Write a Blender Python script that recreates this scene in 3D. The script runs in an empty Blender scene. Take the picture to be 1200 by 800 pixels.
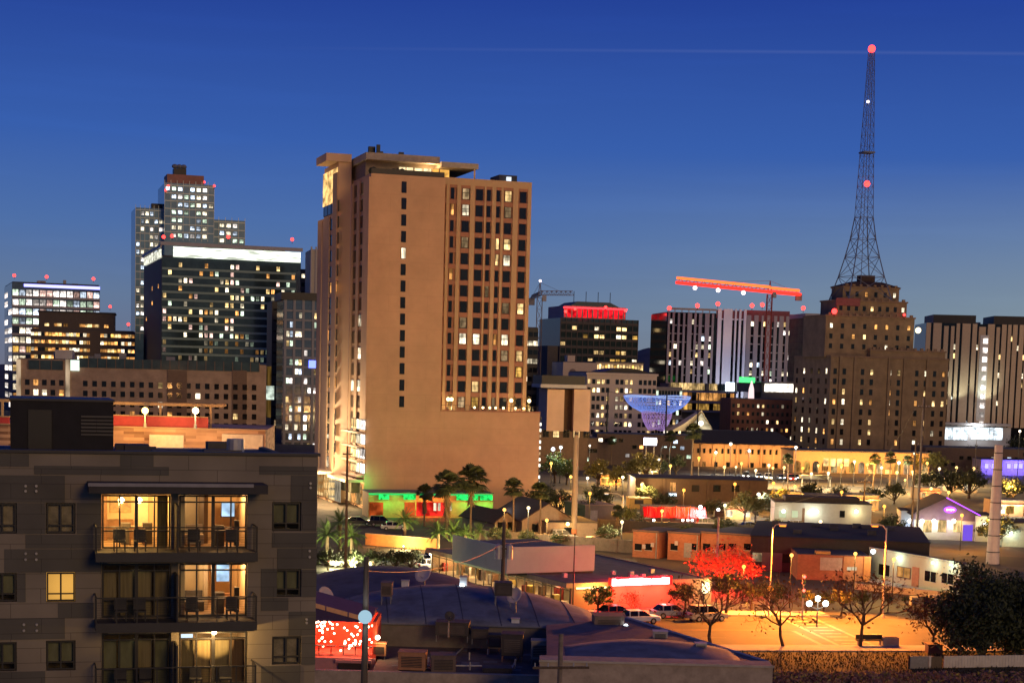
import bpy, bmesh, math, random
from mathutils import Vector, Matrix, noise as mnoise
random.seed(11)
R = math.radians
sc = bpy.context.scene
col = sc.collection
# ------------------------------------------------------------------ camera
F = 2000.0; H = 26.0; TH = R(5.91); RO = R(1.5); PX, PY = 600.0, 647.0
f0 = Vector((0, math.cos(TH), -math.sin(TH))); u0 = Vector((0, math.sin(TH), math.cos(TH))); r0 = Vector((1, 0, 0))
rt = r0*math.cos(RO) + u0*math.sin(RO); up = -r0*math.sin(RO) + u0*math.cos(RO)
C0 = Vector((0, 0, H))
cd = bpy.data.cameras.new("camera"); cam = bpy.data.objects.new("camera", cd); col.objects.link(cam)
cd.sensor_width = 36.0; cd.lens = 36.0*F/1200.0; cd.shift_y = (PY-400)/1200.0; cd.clip_start = 1.0; cd.clip_end = 60000
m = Matrix.Identity(4)
for i in range(3):
    m[i][0] = rt[i]; m[i][1] = up[i]; m[i][2] = -f0[i]; m[i][3] = C0[i]
cam.matrix_world = m
sc.camera = cam
def ray(px, py): return f0 + rt*((px-PX)/F) - up*((py-PY)/F)
def W(px, py, Y):                      # the point seen at a pixel, Y metres away
    d = ray(px, py); return C0 + d*(Y/d.y)
def G(px, py, z=0.0):                  # the point seen at a pixel, on the level z
    d = ray(px, py); return C0 + d*((z-H)/d.z)
# ------------------------------------------------------------------ sky, sun, exposure
SUN_AZ = 150.0                          # degrees from the view axis towards the right
w = bpy.data.worlds.new("World"); sc.world = w; w.use_nodes = True
nt = w.node_tree; N = nt.nodes; L = nt.links
bg = N["Background"]
sky = N.new("ShaderNodeTexSky"); sky.sky_type = 'NISHITA'; sky.sun_disc = False
sky.sun_elevation = R(-2.5); sky.sun_rotation = R(SUN_AZ); sky.altitude = 300
sky.air_density = 1.0; sky.dust_density = 0.6; sky.ozone_density = 2.5
tc = N.new("ShaderNodeTexCoord"); sx = N.new("ShaderNodeSeparateXYZ"); L.new(tc.outputs['Generated'], sx.inputs[0])
ramp = N.new("ShaderNodeValToRGB"); cr = ramp.color_ramp
E_STOPS = [(0.0, (.150, .160, .225)), (.04, (.125, .190, .320)), (.08, (.075, .160, .390)), (.13, (.036, .112, .410)), (.21, (.015, .053, .310)), (.5, (.008, .024, .15))]
cr.elements[0].position = 0.0; cr.elements[0].color = (*E_STOPS[0][1], 1)
cr.elements[1].position = .5; cr.elements[1].color = (*E_STOPS[-1][1], 1)
for p_, c_ in E_STOPS[1:-1]:
    e_ = cr.elements.new(p_); e_.color = (*c_, 1)
L.new(sx.outputs['Z'], ramp.inputs[0])
# warm afterglow low on the sunset side
mr = N.new("ShaderNodeMapRange"); mr.inputs[1].default_value = -.05; mr.inputs[2].default_value = .38; L.new(sx.outputs['X'], mr.inputs[0])
mz = N.new("ShaderNodeMapRange"); mz.inputs[1].default_value = .125; mz.inputs[2].default_value = 0; L.new(sx.outputs['Z'], mz.inputs[0])
mu = N.new("ShaderNodeMath"); mu.operation = 'MULTIPLY'; L.new(mr.outputs[0], mu.inputs[0]); L.new(mz.outputs[0], mu.inputs[1])
gl = N.new("ShaderNodeMix"); gl.data_type = 'RGBA'; gl.blend_type = 'MIX'
L.new(mu.outputs[0], gl.inputs[0]); L.new(ramp.outputs[0], gl.inputs[6]); gl.inputs[7].default_value = (.27, .345, .36, 1)
# thin high cloud streaks
mp = N.new("ShaderNodeMapping"); mp.inputs['Scale'].default_value = (3, 3, 42); L.new(tc.outputs['Generated'], mp.inputs[0])
nz = N.new("ShaderNodeTexNoise"); nz.inputs['Scale'].default_value = 1.6; nz.inputs['Detail'].default_value = 5; L.new(mp.outputs[0], nz.inputs[0])
nm = N.new("ShaderNodeMapRange"); nm.inputs[1].default_value = .52; nm.inputs[2].default_value = .85; nm.inputs[3].default_value = 1.0; nm.inputs[4].default_value = 1.09
L.new(nz.outputs[0], nm.inputs[0])
vm = N.new("ShaderNodeVectorMath"); vm.operation = 'SCALE'; L.new(gl.outputs[2], vm.inputs[0]); L.new(nm.outputs[0], vm.inputs['Scale'])
# one thin trail high up
dt = N.new("ShaderNodeVectorMath"); dt.operation = 'DOT_PRODUCT'; L.new(tc.outputs['Generated'], dt.inputs[0])
_a, _b = ray(400, 57).normalized(), ray(1190, 63).normalized(); dt.inputs[1].default_value = _a.cross(_b).normalized()
ab = N.new("ShaderNodeMath"); ab.operation = 'ABSOLUTE'; L.new(dt.outputs['Value'], ab.inputs[0])
tr1 = N.new("ShaderNodeMapRange"); tr1.inputs[1].default_value = 0; tr1.inputs[2].default_value = .0013; tr1.inputs[3].default_value = .022; tr1.inputs[4].default_value = 0; L.new(ab.outputs[0], tr1.inputs[0])
tr2 = N.new("ShaderNodeMapRange"); tr2.inputs[1].default_value = -.15; tr2.inputs[2].default_value = .12; L.new(sx.outputs['X'], tr2.inputs[0])
tr3 = N.new("ShaderNodeMath"); tr3.operation = 'MULTIPLY'; L.new(tr1.outputs[0], tr3.inputs[0]); L.new(tr2.outputs[0], tr3.inputs[1])
tv = N.new("ShaderNodeVectorMath"); tv.operation = 'ADD'; L.new(vm.outputs[0], tv.inputs[0]); L.new(tr3.outputs[0], tv.inputs[1]); vm = tv
# the scattering sky adds its own share on top of the measured dusk colours
sk = N.new("ShaderNodeVectorMath"); sk.operation = 'SCALE'; L.new(sky.outputs[0], sk.inputs[0]); sk.inputs['Scale'].default_value = 0.05
ad = N.new("ShaderNodeVectorMath"); ad.operation = 'ADD'; L.new(vm.outputs[0], ad.inputs[0]); L.new(sk.outputs[0], ad.inputs[1])
L.new(ad.outputs[0], bg.inputs[0]); bg.inputs[1].default_value = 1.0
sd = bpy.data.lights.new("afterglow_sun", 'SUN'); sd.energy = .85; sd.angle = R(16); sd.color = (1, .60, .22)
so = bpy.data.objects.new("afterglow_sun", sd); col.objects.link(so)
sdir = Vector((math.sin(R(SUN_AZ))*math.cos(R(16)), math.cos(R(SUN_AZ))*math.cos(R(16)), math.sin(R(16))))
so.rotation_euler = sdir.to_track_quat('Z', 'Y').to_euler()
vs = sc.view_settings; vs.view_transform = 'Standard'; vs.look = 'None'; vs.exposure = 0.0; vs.gamma = 1.0; vs.use_curve_mapping = False
sc.render.engine = 'CYCLES'
cy = sc.cycles
cy.use_denoising = True
try: cy.denoiser = 'OPENIMAGEDENOISE'
except Exception: pass
cy.max_bounces = 6; cy.diffuse_bounces = 3; cy.glossy_bounces = 3; cy.transmission_bounces = 4; cy.transparent_max_bounces = 8
cy.sample_clamp_indirect = 4.0; cy.caustics_reflective = False; cy.caustics_refractive = False
# ------------------------------------------------------------------ materials
_M = {}
def mat(name, c, rough=.8, metal=0.0, var=.18, scale=1.5, bump=0.0, c2=None, spec=.4, stretch=None):
    if name in _M: return _M[name]
    M = bpy.data.materials.new(name); M.use_nodes = True; n = M.node_tree.nodes; l = M.node_tree.links
    b = n["Principled BSDF"]; b.inputs['Roughness'].default_value = rough; b.inputs['Metallic'].default_value = metal
    b.inputs['Specular IOR Level'].default_value = spec
    t = n.new("ShaderNodeTexCoord"); src = t.outputs['Object']
    if stretch:
        q = n.new("ShaderNodeMapping"); q.inputs['Scale'].default_value = stretch; l.new(src, q.inputs[0]); src = q.outputs[0]
    a = n.new("ShaderNodeTexNoise"); a.inputs['Scale'].default_value = scale; a.inputs['Detail'].default_value = 8; a.inputs['Roughness'].default_value = .65; l.new(src, a.inputs[0])
    r = n.new("ShaderNodeValToRGB"); r.color_ramp.elements[0].position = .3; r.color_ramp.elements[1].position = .72
    d = c2 or tuple(x*(1-var) for x in c); e = c if c2 else tuple(min(1, x*(1+var)) for x in c)
    r.color_ramp.elements[0].color = (*d, 1); r.color_ramp.elements[1].color = (*e, 1)
    l.new(a.outputs[0], r.inputs[0]); l.new(r.outputs[0], b.inputs['Base Color'])
    if bump:
        bp = n.new("ShaderNodeBump"); bp.inputs['Strength'].default_value = bump; bp.inputs['Distance'].default_value = .1
        l.new(a.outputs[0], bp.inputs['Height']); l.new(bp.outputs[0], b.inputs['Normal'])
    _M[name] = M; return M
def brickmat(name, c, c2, mortar, sx=1.0, rough=.85, row=.25, bw=.5):
    if name in _M: return _M[name]
    M = bpy.data.materials.new(name); M.use_nodes = True; n = M.node_tree.nodes; l = M.node_tree.links
    b = n["Principled BSDF"]; b.inputs['Roughness'].default_value = rough
    t = n.new("ShaderNodeTexCoord"); s = n.new("ShaderNodeSeparateXYZ"); l.new(t.outputs['Object'], s.inputs[0])
    a = n.new("ShaderNodeMath"); a.operation = 'ADD'; l.new(s.outputs[0], a.inputs[0]); l.new(s.outputs[1], a.inputs[1])
    cb = n.new("ShaderNodeCombineXYZ"); l.new(a.outputs[0], cb.inputs[0]); l.new(s.outputs[2], cb.inputs[1])
    k = n.new("ShaderNodeTexBrick"); k.inputs['Scale'].default_value = sx; k.inputs['Row Height'].default_value = row; k.inputs['Brick Width'].default_value = bw
    k.inputs['Mortar Size'].default_value = .012; k.inputs['Color1'].default_value = (*c, 1); k.inputs['Color2'].default_value = (*c2, 1); k.inputs['Mortar'].default_value = (*mortar, 1)
    l.new(cb.outputs[0], k.inputs[0])
    nz = n.new("ShaderNodeTexNoise"); nz.inputs['Scale'].default_value = .35; nz.inputs['Detail'].default_value = 6; l.new(t.outputs['Object'], nz.inputs[0])
    mrr = n.new("ShaderNodeMapRange"); mrr.inputs[1].default_value = .3; mrr.inputs[2].default_value = .7; mrr.inputs[3].default_value = .75; mrr.inputs[4].default_value = 1.15; l.new(nz.outputs[0], mrr.inputs[0])
    v = n.new("ShaderNodeVectorMath"); v.operation = 'SCALE'; l.new(k.outputs[0], v.inputs[0]); l.new(mrr.outputs[0], v.inputs['Scale'])
    l.new(v.outputs[0], b.inputs['Base Color']); _M[name] = M; return M
def glow(name, c, s, tex=None, lightsrc=False, rnd=0.0):
    """something that gives off light: lamp, sign or lit window (tex: curtain-like unevenness)"""
    if name in _M: return _M[name]
    M = bpy.data.materials.new(name); M.use_nodes = True; n = M.node_tree.nodes; l = M.node_tree.links
    n.remove(n["Principled BSDF"]); e = n.new("ShaderNodeEmission"); l.new(e.outputs[0], n["Material Output"].inputs[0])
    e.inputs[0].default_value = (*c, 1); e.inputs[1].default_value = s
    val = None
    if tex:
        t = n.new("ShaderNodeTexCoord"); q = n.new("ShaderNodeMapping"); q.inputs['Scale'].default_value = tex; l.new(t.outputs['Object'], q.inputs[0])
        oi = n.new("ShaderNodeObjectInfo"); l.new(oi.outputs['Location'], q.inputs['Location'])
        a = n.new("ShaderNodeTexNoise"); a.inputs['Scale'].default_value = 1.0; a.inputs['Detail'].default_value = 3; l.new(q.outputs[0], a.inputs[0])
        r = n.new("ShaderNodeMapRange"); r.inputs[1].default_value = .36; r.inputs[2].default_value = .62; r.inputs[3].default_value = .25*s; r.inputs[4].default_value = s; l.new(a.outputs[0], r.inputs[0])
        val = r.outputs[0]
    if rnd:
        oi = n.new("ShaderNodeObjectInfo")
        r = n.new("ShaderNodeMapRange"); r.inputs[3].default_value = 1-rnd; r.inputs[4].default_value = 1+rnd; l.new(oi.outputs['Random'], r.inputs[0])
        k = n.new("ShaderNodeMath"); k.operation = 'MULTIPLY'; l.new(r.outputs[0], k.inputs[0])
        if val is not None: l.new(val, k.inputs[1])
        else: k.inputs[1].default_value = s
        val = k.outputs[0]
    if val is not None: l.new(val, e.inputs[1])
    try: M.cycles.emission_sampling = 'AUTO' if lightsrc else 'NONE'
    except Exception: pass
    _M[name] = M; return M
def clear_glass():
    if 'clear_glass' in _M: return _M['clear_glass']
    M = bpy.data.materials.new('clear_glass'); M.use_nodes = True; n = M.node_tree.nodes; l = M.node_tree.links
    n.remove(n["Principled BSDF"])
    t = n.new("ShaderNodeBsdfTransparent"); t.inputs[0].default_value = (.9, .92, .9, 1); g = n.new("ShaderNodeBsdfGlossy"); g.inputs['Roughness'].default_value = .03
    fr = n.new("ShaderNodeFresnel"); fr.inputs[0].default_value = 1.45; x = n.new("ShaderNodeMixShader")
    l.new(fr.outputs[0], x.inputs[0]); l.new(t.outputs[0], x.inputs[1]); l.new(g.outputs[0], x.inputs[2]); l.new(x.outputs[0], n["Material Output"].inputs[0])
    _M['clear_glass'] = M; return M
DARKGLASS = mat('dark_glass', (.008, .009, .011), rough=.06, var=.5, scale=.35, spec=.3)
TEALGLASS = mat('teal_glass', (.030, .050, .048), rough=.08, var=.5, scale=.25, spec=.5)
BLUEGLASS = mat('blue_glass', (.045, .065, .10), rough=.10, var=.4, scale=.25, spec=.9)
BLACK = mat('black_metal', (.018, .018, .020), rough=.5, var=.2)
GREYM = mat('grey_metal', (.22, .22, .22), rough=.5, metal=.3, var=.2, scale=3)
GALV = mat('galvanised_steel', (.45, .44, .42), rough=.45, metal=.5, var=.2, scale=2)
WOOD = mat('pole_wood', (.10, .075, .055), rough=.9, var=.4, scale=2, stretch=(6, 6, .6))
CONC = mat('concrete', (.33, .31, .28), rough=.9, var=.22, scale=.6)
ROOFD = mat('roof_membrane', (.060, .062, .072), rough=.85, var=.35, scale=.5)
ASPH = mat('asphalt', (.055, .053, .052), rough=.85, c2=(.030, .029, .028), scale=.45, bump=.15)
def lit(name, c, s, tex=(1.4, 1.4, .5)):
    M = glow(name, c, s, tex, rnd=.75); n = M.node_tree.nodes; l = M.node_tree.links
    e = [q for q in n if q.type == 'EMISSION'][0]; src = e.inputs[1].links[0].from_socket; t = [q for q in n if q.type == 'TEX_COORD'][0]; oi = n.new("ShaderNodeObjectInfo")
    z = n.new("ShaderNodeSeparateXYZ"); l.new(t.outputs['Object'], z.inputs[0])
    f = n.new("ShaderNodeMath"); f.operation = 'MULTIPLY'; l.new(oi.outputs['Random'], f.inputs[0]); f.inputs[1].default_value = 37.7
    g_ = n.new("ShaderNodeMath"); g_.operation = 'FRACT'; l.new(f.outputs[0], g_.inputs[0])
    h_ = n.new("ShaderNodeMapRange"); l.new(g_.outputs[0], h_.inputs[0]); h_.inputs[3].default_value = -.8; h_.inputs[4].default_value = 1.6
    k = n.new("ShaderNodeMath"); k.operation = 'GREATER_THAN'; l.new(z.outputs[2], k.inputs[0]); l.new(h_.outputs[0], k.inputs[1])
    r_ = n.new("ShaderNodeMapRange"); l.new(k.outputs[0], r_.inputs[0]); r_.inputs[3].default_value = 1; r_.inputs[4].default_value = .38
    u_ = n.new("ShaderNodeMath"); u_.operation = 'MULTIPLY'; l.new(src, u_.inputs[0]); l.new(r_.outputs[0], u_.inputs[1]); l.new(u_.outputs[0], e.inputs[1]); return M
LIT = [lit('lit_warm', (1, .44, .12), 2.0), lit('lit_pale', (1, .66, .27), 2.5), lit('lit_white', (1, .84, .58), 2.8), lit('lit_amber', (1, .55, .12), 1.8), lit('lit_rosy', (1, .62, .52), 1.9)]
LITCOOL = [lit('lit_cool', (.70, .82, 1), 2.6, (1.2, 1.2, .6)), lit('lit_neutral', (1, .88, .80), 2.8, (1.2, 1.2, .6)), lit('lit_greenish', (.80, 1, .74), 2.0, (1.2, 1.2, .6))]
LITDIM = glow('lit_dim', (1, .66, .34), .45, (1.2, 1.2, .5), rnd=.6)
REDB = glow('red_beacon', (1, .035, .03), 6.0)
# ------------------------------------------------------------------ mesh collecting
class MB:
    def __init__(s): s.v = []; s.f = []; s.m = []; s.mi = 0
    def add(s, vs, fs):
        o = len(s.v); s.v += [tuple(p) for p in vs]; s.f += [tuple(i+o for i in f) for f in fs]; s.m += [s.mi]*len(fs)
        return s
    def box(s, x0, x1, y0, y1, z0, z1):
        return s.add([(x0, y0, z0), (x1, y0, z0), (x1, y1, z0), (x0, y1, z0), (x0, y0, z1), (x1, y0, z1), (x1, y1, z1), (x0, y1, z1)],
                     [(0, 3, 2, 1), (4, 5, 6, 7), (0, 1, 5, 4), (1, 2, 6, 5), (2, 3, 7, 6), (3, 0, 4, 7)])
    def quad(s, a, b, c, d): return s.add([a, b, c, d], [(0, 1, 2, 3)])
    def prism(s, poly, z0, z1):                       # poly counter-clockwise in xy
        n = len(poly)
        return s.add([(p[0], p[1], z0) for p in poly]+[(p[0], p[1], z1) for p in poly],
                     [tuple(range(n-1, -1, -1)), tuple(range(n, 2*n))]+[(i, (i+1) % n, n+(i+1) % n, n+i) for i in range(n)])
    def prism_y(s, poly, y0, y1):                     # poly in xz, swept along y
        n = len(poly)
        return s.add([(p[0], y0, p[1]) for p in poly]+[(p[0], y1, p[1]) for p in poly],
                     [tuple(range(n)), tuple(range(2*n-1, n-1, -1))]+[(i, n+i, n+(i+1) % n, (i+1) % n) for i in range(n)])
    def tube(s, a, b, r0, r1=None, n=6, caps=True):
        a = Vector(a); b = Vector(b); r1 = r0 if r1 is None else r1; d = (b-a)
        if d.length < 1e-6: return s
        d.normalize(); x = d.orthogonal().normalized(); y = d.cross(x)
        vs = [a+(x*math.cos(2*math.pi*i/n)+y*math.sin(2*math.pi*i/n))*r0 for i in range(n)]+[b+(x*math.cos(2*math.pi*i/n)+y*math.sin(2*math.pi*i/n))*r1 for i in range(n)]
        fs = [(i, (i+1) % n, n+(i+1) % n, n+i) for i in range(n)]
        if caps: fs += [tuple(range(n-1, -1, -1)), tuple(range(n, 2*n))]
        return s.add(vs, fs)
    def path(s, pts, rs, n=6):
        for i in range(len(pts)-1): s.tube(pts[i], pts[i+1], rs[i], rs[i+1], n)
        return s
    def ball(s, c, r, nu=8, nv=6, sz=1.0):
        c = Vector(c); vs = [c+Vector((0, 0, r*sz))]; fs = []
        for j in range(1, nv):
            t = math.pi*j/nv
            for i in range(nu):
                a = 2*math.pi*i/nu; vs.append(c+Vector((r*math.sin(t)*math.cos(a), r*math.sin(t)*math.sin(a), r*sz*math.cos(t))))
        vs.append(c-Vector((0, 0, r*sz))); k = len(vs)-1
        for i in range(nu): fs.append((0, 1+i, 1+(i+1) % nu)); fs.append((k, k-nu+(i+1) % nu, k-nu+i))
        for j in range(nv-2):
            for i in range(nu):
                p = 1+j*nu; fs.append((p+i, p+nu+i, p+nu+(i+1) % nu, p+(i+1) % nu))
        return s.add(vs, fs)
    def mesh(s, name, mats):
        me = bpy.data.meshes.new(name); me.from_pydata(s.v, [], s.f)
        for x in (mats if isinstance(mats, (list, tuple)) else [mats]): me.materials.append(x)
        if isinstance(mats, (list, tuple)) and len(mats) > 1: me.polygons.foreach_set('material_index', s.m)
        me.update(); return me
    def build(s, name, mats, parent=None, smooth=False, bevel=0):
        me = s.mesh(name, mats)
        if smooth: me.polygons.foreach_set('use_smooth', [True]*len(me.polygons))
        o = bpy.data.objects.new(name, me); col.objects.link(o)
        if parent is not None: o.parent = parent
        if bevel:
            bv = o.modifiers.new('bevel', 'BEVEL'); bv.width = bevel; bv.segments = 2; bv.limit_method = 'ANGLE'
        return o
def tag(o, label, cat, group=None, kind=None):
    if label: o['label'] = label
    if cat: o['category'] = cat
    if group: o['group'] = group
    if kind: o['kind'] = kind
    return o
def struct(o): o['kind'] = 'structure'; return o
def thing(name, label, cat, loc=(0, 0, 0), rz=0.0, group=None):
    o = bpy.data.objects.new(name, None); o.empty_display_size = .5; col.objects.link(o); o.location = loc; o.rotation_euler = (0, 0, rz)
    return tag(o, label, cat, group)
def inst(name, me, parent, loc, rz=0.0, scale=None):
    o = bpy.data.objects.new(name, me); col.objects.link(o); o.parent = parent; o.location = loc; o.rotation_euler = (0, 0, rz)
    if scale: o.scale = scale
    return o
def copy_thing(src, loc, rz, label, group=None, scale=None):
    r = src.copy(); col.objects.link(r); r.location = loc; r.rotation_euler = (0, 0, rz); r['label'] = label
    if group: r['group'] = group
    if scale: r.scale = (scale,)*3
    for ch in list(src.children):
        c = ch.copy(); col.objects.link(c); c.parent = r
        for g in list(ch.children):
            d = g.copy(); col.objects.link(d); d.parent = c
    return r
LK = 1.0                                # scale of the small lamps built after this line
def lamp(name, parent, loc, power, color, kind='POINT', radius=.3, target=None, spot=60, blend=.6):
    power *= LK; l = bpy.data.lights.new(name, kind); l.energy = power; l.color = color; l.shadow_soft_size = radius
    o = bpy.data.objects.new(name, l); col.objects.link(o); o.location = loc
    if parent is not None: o.parent = parent
    if kind == 'SPOT':
        l.spot_size = R(spot); l.spot_blend = blend
        if target is not None: o.rotation_euler = (Vector(loc)-Vector(target)).to_track_quat('Z', 'Y').to_euler()
    return o
_WM = {}
def winmesh(w, h, key, mats, framed):
    k = (round(w, 2), round(h, 2), key, framed)
    if k not in _WM:
        b = MB()
        if framed:
            t = min(.09, w*.08)
            b.box(-w/2+t, w/2-t, -.02, .06, -h/2+t, h/2-t); b.mi = 1
            b.box(-w/2, -w/2+t, -.08, .06, -h/2, h/2); b.box(w/2-t, w/2, -.08, .06, -h/2, h/2)
            b.box(-w/2+t, w/2-t, -.08, .06, -h/2, -h/2+t); b.box(-w/2+t, w/2-t, -.08, .06, h/2-t, h/2)
            if w > 1.5: b.box(-t/2, t/2, -.07, -.021, -h/2+t, h/2-t)
            if framed == 2: b.box(-w/2+t, w/2-t, -.06, -.022, h*.10-t/2, h*.10+t/2)
            _WM[k] = b.mesh('window', [mats, BLACK])
        else:
            _WM[k] = b.box(-w/2, w/2, -.05, .05, -h/2, h/2).mesh('window', mats)
    return _WM[k]
class Block:
    """A building: near bottom corner at local 0,0; front is y=0 (x along it), the side wall is x=0 (y along it)."""
    def __init__(s, name, label, cat, x0, x1, yt, Y, ang=18, depth=20.0, xl=None, yref=None, group=None):
        yr = yt if yref is None else yref
        A = W(x0, yr, Y); s.a = R(ang); s.u = Vector((math.cos(s.a), math.sin(s.a), 0)); s.v = Vector((-math.sin(s.a), math.cos(s.a), 0))
        s.A = Vector((A.x, A.y, 0)); s.H = W(x0, yt, Y).z
        s.Wd = s._solve(s.u, x1, yr) if x1 is not None else 10
        s.D = s._solve(s.v, xl, yr) if xl is not None else depth
        s.root = thing(name, label, cat, s.A, s.a, group); s.wins = []
    def _solve(s, dirv, px, py):
        d = ray(px, py); det = dirv.x*(-d.y)+dirv.y*d.x
        b = C0-s.A
        return (b.x*(-d.y)+b.y*d.x)/det
    def front(s, px, py, y=0.0):       # pixel -> (x,z) on the plane local y
        n = s.v; P = s.A+s.v*y; d = ray(px, py); t = (P-C0).dot(n)/d.dot(n); p = C0+d*t-s.A
        return p.dot(s.u), p.z
    def side(s, px, py, x=0.0):        # pixel -> (y,z) on the plane local x
        n = s.u; P = s.A+s.u*x; d = ray(px, py); t = (P-C0).dot(n)/d.dot(n); p = C0+d*t-s.A
        return p.dot(s.v), p.z
    def part(s, name, mb, mats, **k): return mb.build(name, mats, s.root, **k)
    def box(s, name, x0, x1, y0, y1, z0, z1, mats, **k): return s.part(name, MB().box(x0, x1, y0, y1, z0, z1), mats, **k)
    def win(s, face, p, z, w, h, m, off=0.0, framed=0, lit=False): s.wins.append((face, p, z, w, h, m, off, framed, lit))
    def rect(s, px0, py0, px1, py1, y=0.0):   # picture rectangle on the front -> x0,x1,z0,z1
        xa, za = s.front(px0, (py0+py1)/2, y); xb, zb = s.front(px1, (py0+py1)/2, y)
        _, z1 = s.front((px0+px1)/2, py0, y); _, z0 = s.front((px0+px1)/2, py1, y)
        return xa, xb, z0, z1
    def flush(s, name='window', cap=100):
        ws = sorted(s.wins, key=lambda t: (-(1 if t[8] else 0), -t[3]*t[4]))
        for face, p, z, w, h, m, off, fr, lit in ws[:cap]:
            me = winmesh(w, h, m.name, m, fr)
            if face == 'f': inst(name, me, s.root, (p, off-.03, z))
            else: inst(name, me, s.root, (off-.03, p, z), -math.pi/2)
        rest = ws[cap:]
        if rest:
            ms = []; b = MB()
            for face, p, z, w, h, m, off, fr, lit in rest:
                if m not in ms: ms.append(m)
                b.mi = ms.index(m)
                if face == 'f': b.box(p-w/2, p+w/2, off-.08, off+.04, z-h/2, z+h/2)
                else: b.box(off-.08, off+.04, p-w/2, p+w/2, z-h/2, z+h/2)
            o = s.part(name, b, ms); o['kind'] = 'stuff'
        s.wins = []
    def grid(s, face, p0, p1, z0, z1, nc, nr, fw, fh, dark, litp, lits, off=0.0, framed=0, rng=random, band=None):
        cw = (p1-p0)/nc; rh = (z1-z0)/nr
        for j in range(nr):
            lp = litp(j/nr) if callable(litp) else litp
            rowlit = rng.random()
            for i in range(nc):
                l = rng.random() < (lp if not band else (min(1, lp*2.2) if rowlit < band else lp*.35))
                m = rng.choice(lits) if l else dark
                s.win(face, p0+(i+.5)*cw, z0+(j+.5)*rh, cw*fw, rh*fh, m, off, framed, l)
def beacon(b, x, y, z, r=.9):
    r *= .78
    o = MB().tube((x, y, z-1.2), (x, y, z), .12).build('beacon_mast', BLACK, b.root if isinstance(b, Block) else b)
    MB().ball((x, y, z+r*.7), r).build('beacon_lamp', REDB, o)
def clutter(b, n, x0, x1, y0, y1, z, seed=0, smin=1.5, smax=4, mats=None):
    rg = random.Random(seed)
    for i in range(n):
        x = rg.uniform(x0, x1); y = rg.uniform(y0, y1); sx_ = rg.uniform(smin, smax); h = rg.uniform(.8, 2.4)
        b.box('rooftop_unit', x-sx_/2, x+sx_/2, y, y+sx_*.8, z-.3, z+h, mats or GREYM)
# ================================================================== ground, hills
gm = mat('city_ground', (.046, .034, .024), rough=.95, var=.5, scale=.05)
_n = gm.node_tree.nodes; _l = gm.node_tree.links; _t = [q for q in _n if q.type == 'TEX_COORD'][0]
_v = _n.new("ShaderNodeTexVoronoi"); _v.inputs['Scale'].default_value = .055; _v.distance = 'CHEBYCHEV'; _l.new(_t.outputs['Object'], _v.inputs['Vector'])
_s = _n.new("ShaderNodeSeparateColor"); _l.new(_v.outputs['Color'], _s.inputs[0]); _m = _n.new("ShaderNodeMapRange"); _l.new(_s.outputs[0], _m.inputs[0]); _m.inputs[3].default_value = .35; _m.inputs[4].default_value = 1.5
_x = _n.new("ShaderNodeVectorMath"); _x.operation = 'SCALE'; _p = _n["Principled BSDF"]; _l.new(_p.inputs['Base Color'].links[0].from_socket, _x.inputs[0]); _l.new(_m.outputs[0], _x.inputs['Scale']); _l.new(_x.outputs[0], _p.inputs['Base Color'])
struct(MB().quad((-9000, -300, 0), (9000, -300, 0), (9000, 14000, 0), (-9000, 14000, 0)).build('ground', gm))
hm = mat('hill_rock', (.060, .066, .085), rough=1, var=.25, scale=.01)
def hills(name, pts, Y, depth, label=None):
    b = MB(); top = []; n = len(pts)
    rows = 6
    vs = []; fs = []
    for j in range(rows+1):
        t = j/rows
        for k, (px, py) in enumerate(pts):
            p = W(px, py, Y); zt = max(0, p.z)
            h = zt*(math.sin(t*math.pi/1.0) if t <= .5 else math.sin(t*math.pi))
            h *= 1+.10*mnoise.noise(Vector((p.x*.004, j*.8, 3)))
            vs.append((p.x, Y-depth/2+depth*t, h-2))
    for j in range(rows):
        for k in range(n-1): fs.append((j*n+k, j*n+k+1, (j+1)*n+k+1, (j+1)*n+k))
    o = b.add(vs, fs).build(name, hm, smooth=True); return struct(o)
def ridge(px0, px1, base, peaks, step=6, seed=1):
    pts = []; px = px0
    while px <= px1:
        y = base
        for c, wd, h in peaks: y -= h*math.exp(-((px-c)/wd)**2)
        y += 1.6*mnoise.noise(Vector((px*.06, seed, 0)))
        pts.append((px, y)); px += step
    return pts
hills('hills', ridge(-200, 1400, 432, [(762, 26, 26), (730, 18, 6), (632, 30, 22), (20, 50, 6), (560, 60, 8), (1150, 120, 4), (880, 60, 5)]), 6000, 1500)

# ================================================================== far towers
rg = random.Random(5)
def lits(*w): return [LIT[i] for i in w]
# --- white-lit office tower
W_STONE = mat('pale_panel', (.36, .34, .34), rough=.6, var=.1, scale=.5)
b = Block('office_tower', 'glass office tower with rows of bright white and violet lit floors and red beacons', 'office tower', 14, 117, 331, 900, ang=20, xl=5)
b.box('wall', 0, b.Wd, 0, b.D, 0, b.H, BLUEGLASS)
for j in range(13):
    z = b.H-5-j*4.9
    b.box('floor_edge', -.15, b.Wd+.1, -.15, 0.02, z-2.6, z-1.5, W_STONE)
    for i in range(13):
        cw = b.Wd/13; p = 1.0 if j < 4 else (.9 if j < 8 else .75)
        l = rg.random() < p
        b.win('f', (i+.5)*cw, z, cw*.82, 3.1, (rg.choice(LITCOOL+[LIT[4]]) if j < 4 or rg.random() < .4 else rg.choice(lits(0, 1, 2, 3))) if l else BLUEGLASS, -.05, 0, l)
    for i in range(2): b.win('s', (i+.5)*b.D/2, z, b.D*.36, 2.8, LITCOOL[1] if rg.random() < .6 else BLUEGLASS, 0, 0, True)
b.flush()
b.box('violet_light_strip', 6, b.Wd, -.5, -.2, b.H-1.9, b.H-.4, glow('violet_strip', (.30, .30, 1), 3.2))
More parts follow.
